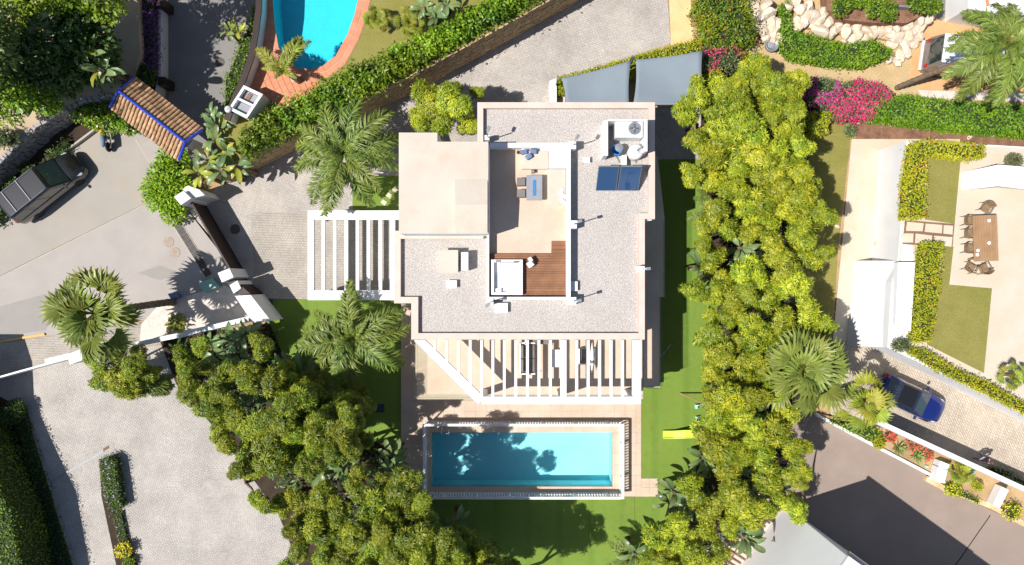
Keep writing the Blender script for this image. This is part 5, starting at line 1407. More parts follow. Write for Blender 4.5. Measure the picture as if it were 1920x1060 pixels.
hedge('ground_cover', 'trailing green ground cover along the stone kerb', [(1800, 918), (1842, 938), (1838, 948), (1795, 930)], .25, .3, G['hedge_bright'], .09, 150, 'planting', seed=82)
hedge('dry_scrub', 'dry brown scrub in the shade of the lane wall', [(1862, 876), (1890, 880), (1930, 905), (1930, 920), (1870, 892)], 0., .6, G['olive'], .14, 90, 'scrub', seed=83, lump=.1)
hedge('strip_planting', 'green planting under the yellow fan palm beside the court kerb', [(1556, 790), (1640, 800), (1660, 820), (1640, 830), (1570, 798)], .25, .5, G['hedge_bright'], .14, 120, 'planting', seed=84, lump=.08)
def agave(label, px, py, z0, r, seed):
    rg = np.random.default_rng(seed); c = P(px, py, z0 + .3); rr = r / FPX * 43.5; n = 26
    k = np.arange(n); a = k * 2.39996; el = .15 + 1.0 * k / n
    d = np.stack([np.cos(a) * np.cos(el), np.sin(a) * np.cos(el), np.sin(el)], 1)
    V, T, K = leaves5(np.tile([0, 0, .1], (n, 1)) + d * .05, d, np.tile([0, 0, 1.], (n, 1)), rr * rg.uniform(.8, 1.1, n), rr * .2, -.05, rg.random(n), fold=.25, midat=.4)
    t = thing('agave', label, 'agave', (c.x, c.y, z0))
    link('leaves', mesh_np('leaves', V, T, K, G['agave']), t)
    MB().lathe((0, 0, -.02), [(.08, 0), (.06, .16)], 8).build('stem', M['trunk'], t, True)
agave('spiky green agave in the planted strip next to the red flowers', 1686, 842, .25, 17, 1)
agave('spiky dark agave in the planted strip next to the small mint box', 1721, 856, .25, 17, 2)
bush('garden_tuft', 'loose grey-green plant on the mulch beside the pale path', 1595, 246, 0, 13, .5, G['olive'], .16, 260, seed=85)
for i, (a, b_, r) in enumerate(((1580, 8, 22), (1640, 14, 20), (1668, 24, 18), (1720, 4, 24), (1612, 2, 16), (1750, 10, 18))):
    bush('planter_shrub', 'leafy shrub in the planter above the pale boulders', a, b_, 1.4, r, 1., G['hedge'], .16, 800, seed=86 + i, group='shrubs in the planter above the boulders')
# undergrowth filling the shade beneath the tree belts
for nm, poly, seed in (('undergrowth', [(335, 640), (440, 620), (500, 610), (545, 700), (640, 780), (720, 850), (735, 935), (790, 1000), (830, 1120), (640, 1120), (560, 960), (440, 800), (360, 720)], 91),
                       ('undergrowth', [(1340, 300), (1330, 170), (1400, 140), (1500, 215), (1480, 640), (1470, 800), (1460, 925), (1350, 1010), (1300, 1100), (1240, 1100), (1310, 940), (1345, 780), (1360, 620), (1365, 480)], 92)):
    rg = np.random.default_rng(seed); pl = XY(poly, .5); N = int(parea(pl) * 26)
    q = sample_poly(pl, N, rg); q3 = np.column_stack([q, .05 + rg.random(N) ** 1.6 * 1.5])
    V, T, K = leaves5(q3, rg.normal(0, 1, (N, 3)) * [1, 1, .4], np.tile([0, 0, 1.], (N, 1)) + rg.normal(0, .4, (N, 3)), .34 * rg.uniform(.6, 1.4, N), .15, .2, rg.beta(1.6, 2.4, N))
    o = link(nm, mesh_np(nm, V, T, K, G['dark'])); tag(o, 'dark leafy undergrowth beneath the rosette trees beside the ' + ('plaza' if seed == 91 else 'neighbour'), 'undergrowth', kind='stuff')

# ---------------------------------------------------------------- shade sails
def sail(label, corners, seed, posts):
    """cloth hung from its four corners, edges drawn inwards"""
    c = [P(*k) for k in corners]; n = 14
    cen = sum(c, Vector()) / 4
    V, Fc = [], []
    for j in range(n + 1):
        for i in range(n + 1):
            u, v = i / n, j / n
            p = c[0].lerp(c[1], u).lerp(c[3].lerp(c[2], u), v)
            eu, ev = 4 * u * (1 - u), 4 * v * (1 - v)
            pull = .055 * eu * (1 - ev) + .055 * ev * (1 - eu)
            p = p.lerp(cen, pull) - Vector((0, 0, .22 * eu * ev))
            V.append(p)
    for j in range(n):
        for i in range(n):
            a = j * (n + 1) + i; Fc.append((a, a + 1, a + n + 2, a + n + 1))
    b0 = Vector((cen.x, cen.y, 0))
    t = thing('shade_sail', label, 'shade sail', b0)
    m = MB(); m.add(V, Fc); o = m.build('cloth', M['fabric_sail'], t, smooth=True)
    sm = o.modifiers.new('thickness', 'SOLIDIFY'); sm.thickness = .008
    for k in posts:
        q = c[k]; out = (q - cen); out.z = 0; out.normalize(); f = q + out * .25
        MB().tube([(f.x, f.y, 0), (f.x, f.y, q.z + .15)], .05, 8).build('post', M['steel'], t)
        MB().tube([(f.x, f.y, q.z + .1), tuple(q)], .012, 6).build('cable', M['steel'], t)
sail('grey shade sail with a drawn-out pointed corner behind the villa', [(1053, 147, 3.), (1183, 113, 3.3), (1181, 215, 3.6), (1060, 215, 3.2)], 1, (0, 1))
sail('broad grey shade sail beside the hot pink bougainvillea', [(1192, 112, 3.1), (1317, 95, 3.4), (1321, 201, 3.4), (1186, 201, 3.3)], 2, (0, 1))
postbox('garden_wall_end', [(1030, 152), (1044, 146), (1044, 198), (1032, 198)], 1.2, 'short white wall end beside the pointed shade sail', 'wall')
postbox('step_block', [(1043, 178), (1060, 178), (1060, 196), (1043, 196)], .5, 'cream block at the foot of the short white wall end', 'block', 'cream_cap')
sheet('verge_kerb', [(1295, -60), (1309, -60), (1309, 46), (1297, 50)], .14, surf('brick_kerb', A(186, 132, 100), A(160, 112, 84), scale=3, fine=10, finev=.2), .15)

# ---------------------------------------------------------------- roof terrace furniture and roof equipment
def pxbox(name, px, z0, z1, mat, parent, zref=None, bevel=.0):
    x0, y0, x1, y1 = px
    return MB().prism(XY([(x0, y0), (x1, y0), (x1, y1), (x0, y1)], z1 if zref is None else zref), z0, z1).build(name, M[mat], parent, bevel=bevel)
zt = 5.762
so_ = thing('corner_sofa', 'white L-shaped corner sofa with beige seat pads on the roof terrace', 'sofa', (*P(1030, 325, zt)[:2], zt))
pxbox('base', (978, 278, 1029.6, 317), zt, 6.12, 'white_paint', so_)
pxbox('base', (1030, 316.5, 1061, 383), zt, 6.12, 'white_paint', so_)
pxbox('corner_seat', (1030, 278, 1061, 316), zt, 6.3, 'white_paint', so_, bevel=.03)
pxbox('seat_pad', (978, 283, 1029.5, 317), 6.122, 6.27, 'cushion', so_, bevel=.04)
pxbox('seat_pad', (1030, 317, 1061, 382), 6.122, 6.27, 'cushion', so_, bevel=.04)
tw_ = thing('white_towel', 'white towel thrown over the corner sofa pad', 'towel', P(1056, 369, 6.27))
m = MB(); rg_ = random.Random(4)
for k in range(5): m.box((rg_.uniform(-.12, .15), .35 - k * .17, .04), (rg_.uniform(.2, .34), .22, rg_.uniform(.05, .11)), rg_.uniform(-.8, .8), .8)
m.build('fold', M['white_paint'], tw_, True, bevel=.02)
for k, (a, b_, rz, lb) in enumerate(((983, 285, .2, 'blue-grey scatter cushion flat against the terrace wall'), (1001, 284, -.1, 'blue-grey scatter cushion nearest the sofa corner'), (992, 294, .55, 'pale blue scatter cushion lying on top of the others'))):
    o = MB().box((*P(a, b_, 6.35)[:2], 6.36 + .03 * k), (.42, .3, .16), rz, .72).build('scatter_cushion', M['cushion_blue'], None, bevel=.05); tag(o, lb, 'cushion')
ft = thing('fire_table', 'grey stone fire table with a blue glass burner channel', 'table', (*P(1002, 352, zt)[:2], zt))
pxbox('pedestal', (992, 336, 1012, 368), zt, 6.1, 'slate', ft)
pxbox('table_top', (987, 328.5, 1017, 375.5), 6.1, 6.24, 'slate', ft, bevel=.015)
pxbox('burner', (999, 337.5, 1005, 367.5), 6.24, 6.262, 'blue_plastic', ft)
for k in range(4): MB().lathe(P(1002, 341 + k * 7.5, 6.262), [(.03, 0), (.02, .03)], 8).build('glass_bead', M['steel'], ft)
for (a, b_, lb) in ((977, 343, 'beige cube stool beside the fire table, nearer the scatter cushions'), (977, 364.5, 'beige cube stool beside the fire table, nearer the timber deck')):
    t = thing('cube_stool', lb, 'stool', P(a, b_, zt))
    MB().box((0, 0, .03), (.36, .36, .06)).build('plinth', M['wicker'], t, True)
    MB().box((0, 0, .24), (.46, .42, .36)).build('body', M['wicker'], t, True, bevel=.02)
    MB().box((0, 0, .45), (.45, .41, .06)).build('seat_pad', M['cushion_grey'], t, True, bevel=.02)
for (a, b_, lb) in ((999, 323, 'small square lantern between sofa pad and fire table'), (972, 287, 'small clay pot beside the scatter cushions')):
    t = thing('lantern' if a > 990 else 'clay_pot', lb, 'lantern' if a > 990 else 'pot', P(a, b_, zt))
    if a > 990:
        MB().box((0, 0, .02), (.18, .18, .04)).build('base', M['grey_metal'], t, True); MB().box((0, 0, .16), (.14, .14, .24)).build('glass', M['glass'], t, True); MB().box((0, 0, .3), (.18, .18, .04), 0, .5).build('cap', M['grey_metal'], t, True)
    else:
        MB().lathe((0, 0, 0), [(.06, 0), (.1, .1), (.11, .18), (.08, .2), (.08, .1)], 12).build('body', M['clay_tile'], t, True); MB().lathe((0, 0, .1), [(.08, 0), (.08, .04)], 10).build('soil', M['dark_soil'], t, True)
# hot tub
ht = thing('hot_tub', 'square white hot tub sunk in the timber deck', 'hot tub', (*P(950, 520, 5.95)[:2], 5.955))
zk = 6.3
for r_ in ((921, 487, 980, 492), (921, 548.5, 980, 553), (921, 492.2, 926, 548.3), (972, 492.2, 980, 548.3)): pxbox('rim', r_, 5.956, zk, 'white_paint', ht, bevel=.0)
pxbox('tub_floor', (925, 491, 973, 549), 5.956, 5.99, 'white_paint', ht, zk)
pxbox('seat', (934, 493, 972, 510), 5.991, 6.14, 'white_paint', ht, zk); pxbox('seat', (948, 511, 972, 548), 5.991, 6.18, 'white_paint', ht, zk)
pxbox('seat', (926.2, 541, 940, 548), 5.991, 6.16, 'white_paint', ht, zk); pxbox('footwell', (942, 511, 947, 528), 5.991, 6.0, 'cushion', ht, zk)
pxbox('headrest', (929.5, 488.3, 939, 491.4), zk, zk + .05, 'cushion_grey', ht); pxbox('headrest', (963, 489.5, 973, 492.4), zk, zk + .05, 'cushion_grey', ht)
ch = thing('folding_stool', 'small white stool with a dark towel on the timber deck', 'stool', P(994, 496, 5.955), .6)
MB().box((0, 0, .33), (.34, .3, .05)).build('seat', M['white_paint'], ch, True, bevel=.01)
MB().box((.14, .2, .42), (.2, .26, .1)).build('towel', M['white'], ch, True, bevel=.03)
MB().box((.2, .02, .39), (.12, .18, .05)).build('dark_cloth', M['black'], ch, True, bevel=.02)
for sx in (-.13, .13):
    for sy in (-.11, .11): MB().tube([(sx, sy, 0), (sx * .8, sy * .8, .31)], .014, 6).build('leg', M['white_paint'], ch, True)
# flood-lamp masts on the upstand corners
def mast(label, px, py, ang, z0=5.7, block=.42, h=1.25):
    c = P(px, py, 6.5)
    t = thing('lamp_mast', label, 'lamp', (c.x, c.y, z0))
    MB().box((0, 0, .4), (block, block, .8)).build('pier', M['white'], t, True)
    MB().tube([(.05, 0, .8), (.05, 0, .8 + h)], .03, 8).build('pole', M['steel'], t, True)
    dx, dy = math.cos(ang), math.sin(ang)
    MB().tube([(.05, 0, .8 + h), (.05 + dx * .12, dy * .12, .83 + h)], .02, 6).build('bracket', M['steel'], t, True)
    MB().box((.05 + dx * .2, dy * .2, .84 + h), (.26, .16, .09), ang).build('lamp_head', M['grey_metal'], t, True, bevel=.015)
mast('lamp mast on the white pier halfway along the terrace upstand', 1074, 421, .3)
mast('lamp mast on the white pier at the corner of the timber deck', 1073, 565, .3)
mast('lamp mast on the white pier beside the hot tub', 919, 566, -2.4, block=.34)
mast('lamp mast on the white pier behind the corner sofa', 1073, 272, 1., block=.4)
mast('lamp mast on the pier between stair tower and gravel roof', 913, 258, 1.2, block=.25)
mast('lamp mast on the parapet above the side terrace', 1203, 505, .1, block=.32, h=.5)
ch_ = thing('roof_chimney', 'square cream chimney block on the gravel beside an air conditioner', 'chimney', (*P(840, 490, 6)[:2], 5.7))
pxbox('stack', (824, 472, 857, 510), 5.7, 6.4, 'white', ch_, 6.5); pxbox('cap', (822, 469, 859, 512.5), 6.4, 6.52, 'cream_roof', ch_, bevel=.01)
def ac_unit(name, label, px, z0, z1, parent=None):
    x0, y0, x1, y1 = px
    t = thing(name, label, 'air conditioner', (*P((x0 + x1) / 2, (y0 + y1) / 2, z1)[:2], z0))
    pxbox('housing', px, z0 + .05, z1, 'white_paint', t, bevel=.02)
    for yy in (y0 + 5, y1 - 5): pxbox('foot', (x0 + 1, yy - 1.5, x1 - 1, yy + 1.5), z0, z0 + .05, 'grey_metal', t, z1)
    return t
a1 = ac_unit('air_conditioner', 'slim white air conditioner beside the cream roof chimney', (864.5, 473, 878, 507.5), 5.7, 6.45)
c0 = P(871, 490, 6.1); 
m = MB()
for k in range(9): m.box((P(878.2, 490, 6.1).x + .012, c0.y - .36 + k * .09, 6.08), (.02, .03, .5))
m.build('grille', M['grey_metal'], a1)
a2 = ac_unit('heat_pump', 'white rooftop heat pump with a round fan grille on top', (1154, 228, 1205, 258), 5.7, 6.75)
c0 = P(1190, 241, 6.76)
m = MB()
for r_ in (.30, .23, .16, .09): 
    m.tube([(c0.x + r_ * math.cos(a * math.pi / 12), c0.y + r_ * math.sin(a * math.pi / 12), 6.785) for a in range(25)], .009, 4)
for k in range(8): m.tube([(c0.x, c0.y, 6.79), (c0.x + .32 * math.cos(k * math.pi / 4), c0.y + .32 * math.sin(k * math.pi / 4), 6.79)], .008, 4)
m.build('fan_grille', M['steel'], a2)
MB().lathe((c0.x, c0.y, 6.752), [(.34, 0), (.34, .02), (.3, .025)], 28).build('fan_ring', M['grey_metal'], a2)
m = MB()
for k in range(4): m.box((c0.x + .12 * math.cos(k * 1.57), c0.y + .12 * math.sin(k * 1.57), 6.778), (.2, .08, .004), k * 1.57)
m.build('fan', M['black'], a2)
scr = thing('screen_wall', 'white screen wall round the rooftop heat pump', 'wall', (*P(1134, 260, 7)[:2], 5.7))
pxbox('panel', (1132, 226, 1140, 292), 5.7, 7.0, 'white', scr); pxbox('panel', (1140.5, 224, 1214, 227), 5.7, 7.0, 'white', scr); pxbox('panel', (1209, 227.5, 1214, 284), 5.7, 7.0, 'white', scr); pxbox('panel', (1166, 292, 1175, 312), 5.7, 6.2, 'white', scr)
tk_ = thing('water_tank', 'white round water tank behind the solar collectors', 'tank', (*P(1193, 284, 6.5)[:2], 5.7))
MB().lathe((0, 0, 0), [(.36, 0), (.4, .1), (.4, .75), (.3, .88), (.1, .92), (.09, .97)], 22).build('drum', M['white_paint'], tk_, True, smooth=True)
MB().tube([(.0, 0, .97), (.0, 0, 1.05), (.3, .22, 1.02), (.42, .3, .2)], .025, 6).build('pipe', M['grey_metal'], tk_, True)
MB().lathe((-.1, .32, .6), [(.05, 0), (.06, .06)], 10).build('valve', plain('yellow_plastic', A(240, 180, 60), .5), tk_, True)
bk_ = thing('blue_barrel', 'open blue plastic barrel behind the solar collectors', 'barrel', (*P(1157, 281, 6.3)[:2], 5.7))
MB().lathe((0, 0, 0), [(.25, 0), (.29, .25), (.28, .6), (.3, .62), (.24, .62), (.24, .1)], 20).build('drum', M['blue_plastic'], bk_, True, smooth=True)
MB().lathe((.1, .1, .63), [(.22, 0), (.22, .03), (.03, .05)], 18).build('lid', M['grey_metal'], bk_, True)
for k in range(5):
    rg_ = random.Random(k); a = P(1150 + k * 13, 292 + (k % 2) * 8, 5.75); c = P(1162 + k * 10, 306 - (k % 3) * 6, 5.75)
    o = MB().tube([tuple(a), ((a.x + c.x) / 2, (a.y + c.y) / 2 + .08, 5.83), tuple(c)], .022, 6).build('roof_pipe', M['grey_metal']); tag(o, 'thin grey pipe lying on the gravel behind the solar collectors', 'pipe', 'pipes behind the solar collectors')
for i, (xa, xb, xc, xd) in enumerate(((1117, 1155, 1161.5, 1122.5), (1157.5, 1196.5, 1204, 1164.5))):
    lo1, lo2, hi2, hi1 = P(xa, 358, 5.88), P(xb, 358, 5.88), P(xc, 312.5, 7.1), P(xd, 312.5, 7.1)
    t = thing('solar_collector', 'tilted dark blue solar water collector on the gravel, ' + ('the one beside the open roof' if i == 0 else 'the one beside the parapet'), 'solar panel', (*((lo1 + hi2) / 2)[:2], 5.7))
    nn = (lo2 - lo1).cross(hi1 - lo1).normalized() * .08
    m = MB(); m.add([lo1, lo2, hi2, hi1, lo1 - nn, lo2 - nn, hi2 - nn, hi1 - nn], [(0, 1, 2, 3), (7, 6, 5, 4), (0, 4, 5, 1), (1, 5, 6, 2), (2, 6, 7, 3), (3, 7, 4, 0)]); m.build('casing', M['steel'], t)
    cc = (lo1 + lo2 + hi1 + hi2) / 4; g_ = [cc + (v - cc) * .955 + nn * .06 for v in (lo1, lo2, hi2, hi1)]; MB().quad(*g_).build('absorber', M['solar'], t)
    for v in (hi1.lerp(hi2, .08), hi1.lerp(hi2, .92)): MB().tube([(v.x, v.y - .03, v.z - .1), (v.x, v.y + .12, 5.7)], .022, 6).build('strut', M['steel'], t)
for (px_, lb) in (((838, 527, 855.5, 539.5), 'small white vent box below the cream roof chimney'), ((928.5, 569.5, 951, 586), 'small white vent box beside the hot tub upstand'), ((1067, 529, 1082, 545), 'small white vent box beside the timber deck upstand'), ((1094, 296, 1105, 304), 'small white vent box beside the solar collectors')):
    x0, y0, x1, y1 = px_
    t = thing('vent_box', lb, 'vent', (*P((x0 + x1) / 2, (y0 + y1) / 2, 5.95)[:2], 5.7))
    pxbox('body', px_, 5.7, 5.95, 'white_paint', t, bevel=.015); pxbox('lid', (x0 - 1, y0 - 1, x1 + 1, y1 + 1), 5.95, 5.98, 'white_paint', t, 5.98)
# lounge under the pergola
def outdoor_sofa(label, px, rz, w_, z=3.0, group=None):
    t = thing('outdoor_sofa', label, 'sofa', P(*px, z + .4) - Vector((0, 0, .4)), rz)
    for sx in (-w_ / 2 + .05, w_ / 2 - .05):
        for sy in (-.38, .38): MB().box((sx, sy, .15), (.07, .07, .3)).build('leg', M['white_paint'], t, True)
    MB().box((0, 0, .28), (w_, .85, .06)).build('frame', M['white_paint'], t, True)
    MB().box((0, .42, .5), (w_, .07, .4)).build('back_frame', M['white_paint'], t, True)
    for sx in (-w_ / 2, w_ / 2): MB().box((sx, 0, .45), (.08, .88, .3)).build('arm', M['white_paint'], t, True, bevel=.01)
    n = 2 if w_ > 1.2 else 1
    for k in range(n):
        cw = (w_ - .16) / n; cx = -w_ / 2 + .08 + cw * (k + .5)
        MB().box((cx, -.04, .39), (cw - .02, .74, .15)).build('seat_cushion', M['cushion_grey'], t, True, bevel=.03)
        MB().box((cx, .3, .56), (cw - .03, .14, .34)).build('back_cushion', M['cushion_grey'], t, True, bevel=.04)
    return t
outdoor_sofa('white-framed grey sofa under the pergola beside the low white table', (989, 672), R(90), 1.75)
outdoor_sofa('white-framed grey armchair under the pergola beside the wide slat', (1100, 668), R(180), .9)
outdoor_sofa('white-framed grey sofa pushed against the villa wall under the pergola', (1010, 632), R(0), 1.5)
ct_ = thing('coffee_table', 'low white coffee table under the pergola slats', 'table', P(1042, 671, 3.))
MB().box((0, 0, .36), (.5, 1., .05)).build('table_top', M['white_paint'], ct_, True, bevel=.01)
for sx in (-.2, .2):
    for sy in (-.44, .44): MB().box((sx, sy, .17), (.05, .05, .34)).build('leg', M['white_paint'], ct_, True)
st_ = thing('side_screen', 'white folded parasol lying on the terrace by the armchair', 'parasol', P(1108, 668, 3.))
MB().tube([(0, -.75, .5), (0, .1, .6), (0, .8, .62)], [.05, .13, .03], 10).build('canopy', M['white'], st_, True, smooth=True)
MB().tube([(0, -.9, .48), (0, .9, .63)], .02, 6).build('pole', M['steel'], st_, True)
MB().box((0, 0, .25), (.3, .3, .5)).build('rest', M['white_paint'], st_, True)

# ---------------------------------------------------------------- tiled gate roof
gr_ = thing('tiled_gate_roof', 'gabled clay-tile gate roof with a bright blue ridge', 'gate roof', (*P(298, 225)[:2], 0))
ra, rb = P(223, 171, 3.6), P(348, 267, 3.6)
ud = (rb - ra).normalized(); vd = Vector((-ud.y, ud.x, 0)); Lr = (rb - ra).length
half, drop = 1.12, .55
sl_ = math.atan2(drop, half)
tile_me = MB()
for k in range(6):
    a0, a1 = math.pi * k / 6, math.pi * (k + 1) / 6
    def tp(a, x, r): return (x, r * math.cos(a), r * math.sin(a))
    tile_me.quad(tp(a0, 0, .085), tp(a0, .46, .105), tp(a1, .46, .105), tp(a1, 0, .085))
    tile_me.quad(tp(a1, 0, .068), tp(a1, .46, .088), tp(a0, .46, .088), tp(a0, 0, .068))
    tile_me.quad(tp(a0, .46, .105), tp(a0, .46, .088), tp(a1, .46, .088), tp(a1, .46, .105))
tile = tile_me.mesh('roof_tile'); tile.materials.append(M['clay_tile'])
for p_ in tile.polygons: p_.use_smooth = False
mid = (ra + rb) / 2
for sd in (1, -1):
    m = MB(); e = vd * half * sd
    m.add([ra + Vector((0, 0, -.1)), rb + Vector((0, 0, -.1)), rb + e - Vector((0, 0, drop + .1)), ra + e - Vector((0, 0, drop + .1)), ra + Vector((0, 0, -.18)), rb + Vector((0, 0, -.18)), rb + e - Vector((0, 0, drop + .18)), ra + e - Vector((0, 0, drop + .18))],
          [(0, 1, 2, 3), (7, 6, 5, 4), (0, 4, 5, 1), (1, 5, 6, 2), (2, 6, 7, 3), (3, 7, 4, 0)])
    m.build('roof_board', M['pergola_brown'], gr_)
    ncol = int(Lr / .235)
    az = math.atan2(vd.y * sd, vd.x * sd)
    for c in range(ncol + 1):
        s0 = ra + ud * (Lr * c / ncol)
        for r_ in range(3):
            s = .05 + r_ * .39
            p_ = s0 + vd * sd * s * math.cos(sl_) + Vector((0, 0, -.06 - s * math.sin(sl_) + .02 * (r_ == 0)))
            link('roof_tile', tile, gr_, p_ - gr_.location, (0, sl_, az + random.Random(c * 7 + r_).uniform(-.03, .03)))
for nm, a, c in (('ridge', ra, rb), ('hip', ra, ra + vd * 1.1 - Vector((0, 0, .5)) - ud * .1), ('hip', ra, ra - vd * 1.1 - Vector((0, 0, .5)) - ud * .1), ('hip', rb, rb + vd * 1.1 - Vector((0, 0, .5)) + ud * .1), ('hip', rb, rb - vd * 1.1 - Vector((0, 0, .5)) + ud * .1)):
    up = Vector((0, 0, .06)); MB().tube([tuple(a + up), tuple(c + up)], .085, 8).build(nm, M['blue_glaze'], gr_)
for s in (.04, .96):
    q = ra.lerp(rb, s); MB().box((q.x, q.y, 1.6), (.5, .5, 3.2), math.atan2(ud.y, ud.x)).build('pillar', M['white'], gr_)

# ---------------------------------------------------------------- boulders of the rockery
def boulder_mesh(seed):
    rg = random.Random(seed); bm = bmesh.new(); bmesh.ops.create_icosphere(bm, subdivisions=2, radius=1.)
    planes = [(Vector((rg.gauss(0, 1), rg.gauss(0, 1), rg.gauss(0, 1))).normalized(), rg.uniform(.5, .85)) for _ in range(11)]
    for v in bm.verts:
        for nn, dd in planes:
            k = v.co.dot(nn) - dd
            if k > 0: v.co -= nn * k * .95
        v.co *= 1 + rg.uniform(-.04, .04)
    me = bpy.data.meshes.new('boulder'); bm.to_mesh(me); bm.free(); me.materials.append(M['boulder'])
    return me
BM = [boulder_mesh(s) for s in range(9)]
rg_ = random.Random(77)
BO = [(1416,12,16),(1436,8,15),(1420,30,14),(1440,24,17),(1448,44,14),(1428,44,11),(1456,46,17),(1434,58,12),(1452,66,12),(1445,72,10),(1462,70,10),(1436,70,9),
      (1497,3,10),(1506,16,14),(1520,10,12),(1515,28,15),(1496,44,15),(1510,40,9),(1530,28,16),(1545,30,14),(1540,22,10),(1554,42,14),(1537,56,17),(1530,44,12),(1566,56,10),(1575,46,12),(1588,50,11),(1590,62,12),(1606,48,13),(1598,72,13),(1612,64,11),(1626,54,13),(1620,72,12),(1636,66,12),(1640,52,12),(1650,58,11),(1654,46,10),(1664,54,12),(1672,64,11),(1680,52,12),(1684,68,13),(1674,80,12),(1702,50,14),(1706,66,13),(1696,80,13),(1716,60,11),(1722,52,12),(1724,68,10),(1712,80,12),(1700,92,12),(1688,104,13),(1702,104,9),(1684,116,10),(1732,44,12),(1740,34,12),(1746,26,10),(1728,38,9),(1668,114,8),(1480,10,9),(1560,64,9),(1584,76,9)]
for i, (a, b_, r) in enumerate(BO):
    z = .25 if b_ > 70 else (.6 if b_ > 40 else .9)
    c = P(a, b_, z); s = r / FPX * (HCAM - z) * 1.12
    o = link('boulder', BM[i % 9], None, (c.x, c.y, z * .75), (rg_.uniform(-.4, .4), rg_.uniform(-.4, .4), rg_.uniform(0, 6.28)), (s * rg_.uniform(.95, 1.25), s * rg_.uniform(.8, 1.05), s * rg_.uniform(.55, .8) + z * .25))
    tag(o, 'pale rough limestone boulder ' + ('beside the dark garden pot' if a < 1470 else 'in the bank between hedge and planter, at its upper bend' if a < 1560 else 'in the bank between hedge and planter, in its long straight row' if a < 1690 else 'at the clay yard end of the rockery'), 'boulder', 'limestone boulders of the rockery')
struct('rockery_bank', MB().prism(XY([(1486, -60), (1760, -60), (1752, 20), (1728, 52), (1700, 84), (1640, 70), (1560, 62), (1500, 50)], .25), -.03, .3), M['straw'])
struct('rockery_planter', MB().prism(XY([(1545, -60), (1755, -60), (1744, 22), (1700, 44), (1640, 44), (1580, 38), (1552, 18)], 1.2), -.03, 1.25), M['mulch'])
o = wallpath([(1600, 6), (1700, 12), (1740, 14)], .06, 1.2, 1.7, 'planter_fence', M['grey_metal'], None); tag(o, 'thin grey fence behind the shrubs of the planter', 'fence')
for i, (a, b_, r) in enumerate(((1610, 229, 6), (1672, 228, 5), (1739, 241, 5), (1860, 253, 6), (1818, 258, 6), (1667, 113, 5), (1570, 425, 6))):
    c = P(a, b_, .05); s = r / FPX * 44
    o = link('loose_stone', BM[(i * 2) % 9], None, (c.x, c.y, .06), (0, .3, i), (s, s * .85, s * .6)); tag(o, 'single pale stone lying on the mulch or dry lawn', 'stone', 'loose pale stones')
pt = thing('garden_pot', 'large dark round garden pot beside the boulders', 'pot', P(1443, 89, 0))
MB().lathe((0, 0, 0), [(.26, 0), (.38, .2), (.42, .5), (.38, .52), (.34, .45), (.2, .4)], 24).build('body', M['grey_metal'], pt, True, smooth=True)
MB().lathe((-.06, .02, .4), [(.22, 0), (.22, .04), (.16, .06)], 18).build('dish', M['slate'], pt, True)

# ---------------------------------------------------------------- vehicles
M['black_paint'] = plain('black_car_paint', (.012, .011, .012, 1), .22, .0, .6, 1.)
M['blue_paint'] = plain('deep_blue_car_paint', (.008, .018, .14, 1), .22, .1, .6, 1.)
M['silver_paint'] = plain('bronze_van_paint', (.24, .205, .17, 1), .35, .3, .5, .6)
M['car_glass'] = plain('dark_car_glass', (.02, .035, .035, 1), .05, 0., .8, 1.)
M['tyre'] = plain('tyre_rubber', (.015, .015, .015, 1), .8)
M['lamp_clear'] = plain('headlamp', (.7, .72, .75, 1), .15, 0, .8)
M['lamp_red'] = plain('tail_lamp', (.4, .01, .02, 1), .2)
def loft(sec, n=4):
    """closed body from cross-sections (x, half width low, half width top, z low, z top)"""
    m = MB(); V = []
    for x, wl, wt, zl, zt_ in sec:
        h = zt_ - zl; r = min(.12, h * .3)
        prof = [(-wl * .92, zl), (-wl, zl + r), (-(wl + wt) / 2 - .0, zl + h * .55), (-wt, zt_ - r * .7), (-wt * .9, zt_ - r * .12), (-wt * .45, zt_ + .015), (0, zt_ + .02)]
        full = prof + [(-y, z) for y, z in prof[-2::-1]]
        V.append([(x, y, z) for y, z in full])
    k = len(V[0]); vs = [p for s in V for p in s]; fs = []
    for i in range(len(V) - 1):
        for j in range(k): a, b_ = i * k + j, i * k + (j + 1) % k; fs.append((a, b_, b_ + k, a + k))
    fs.append(tuple(range(k - 1, -1, -1))); fs.append(tuple(range((len(V) - 1) * k, len(V) * k)))
    m.add(vs, fs)
    return m
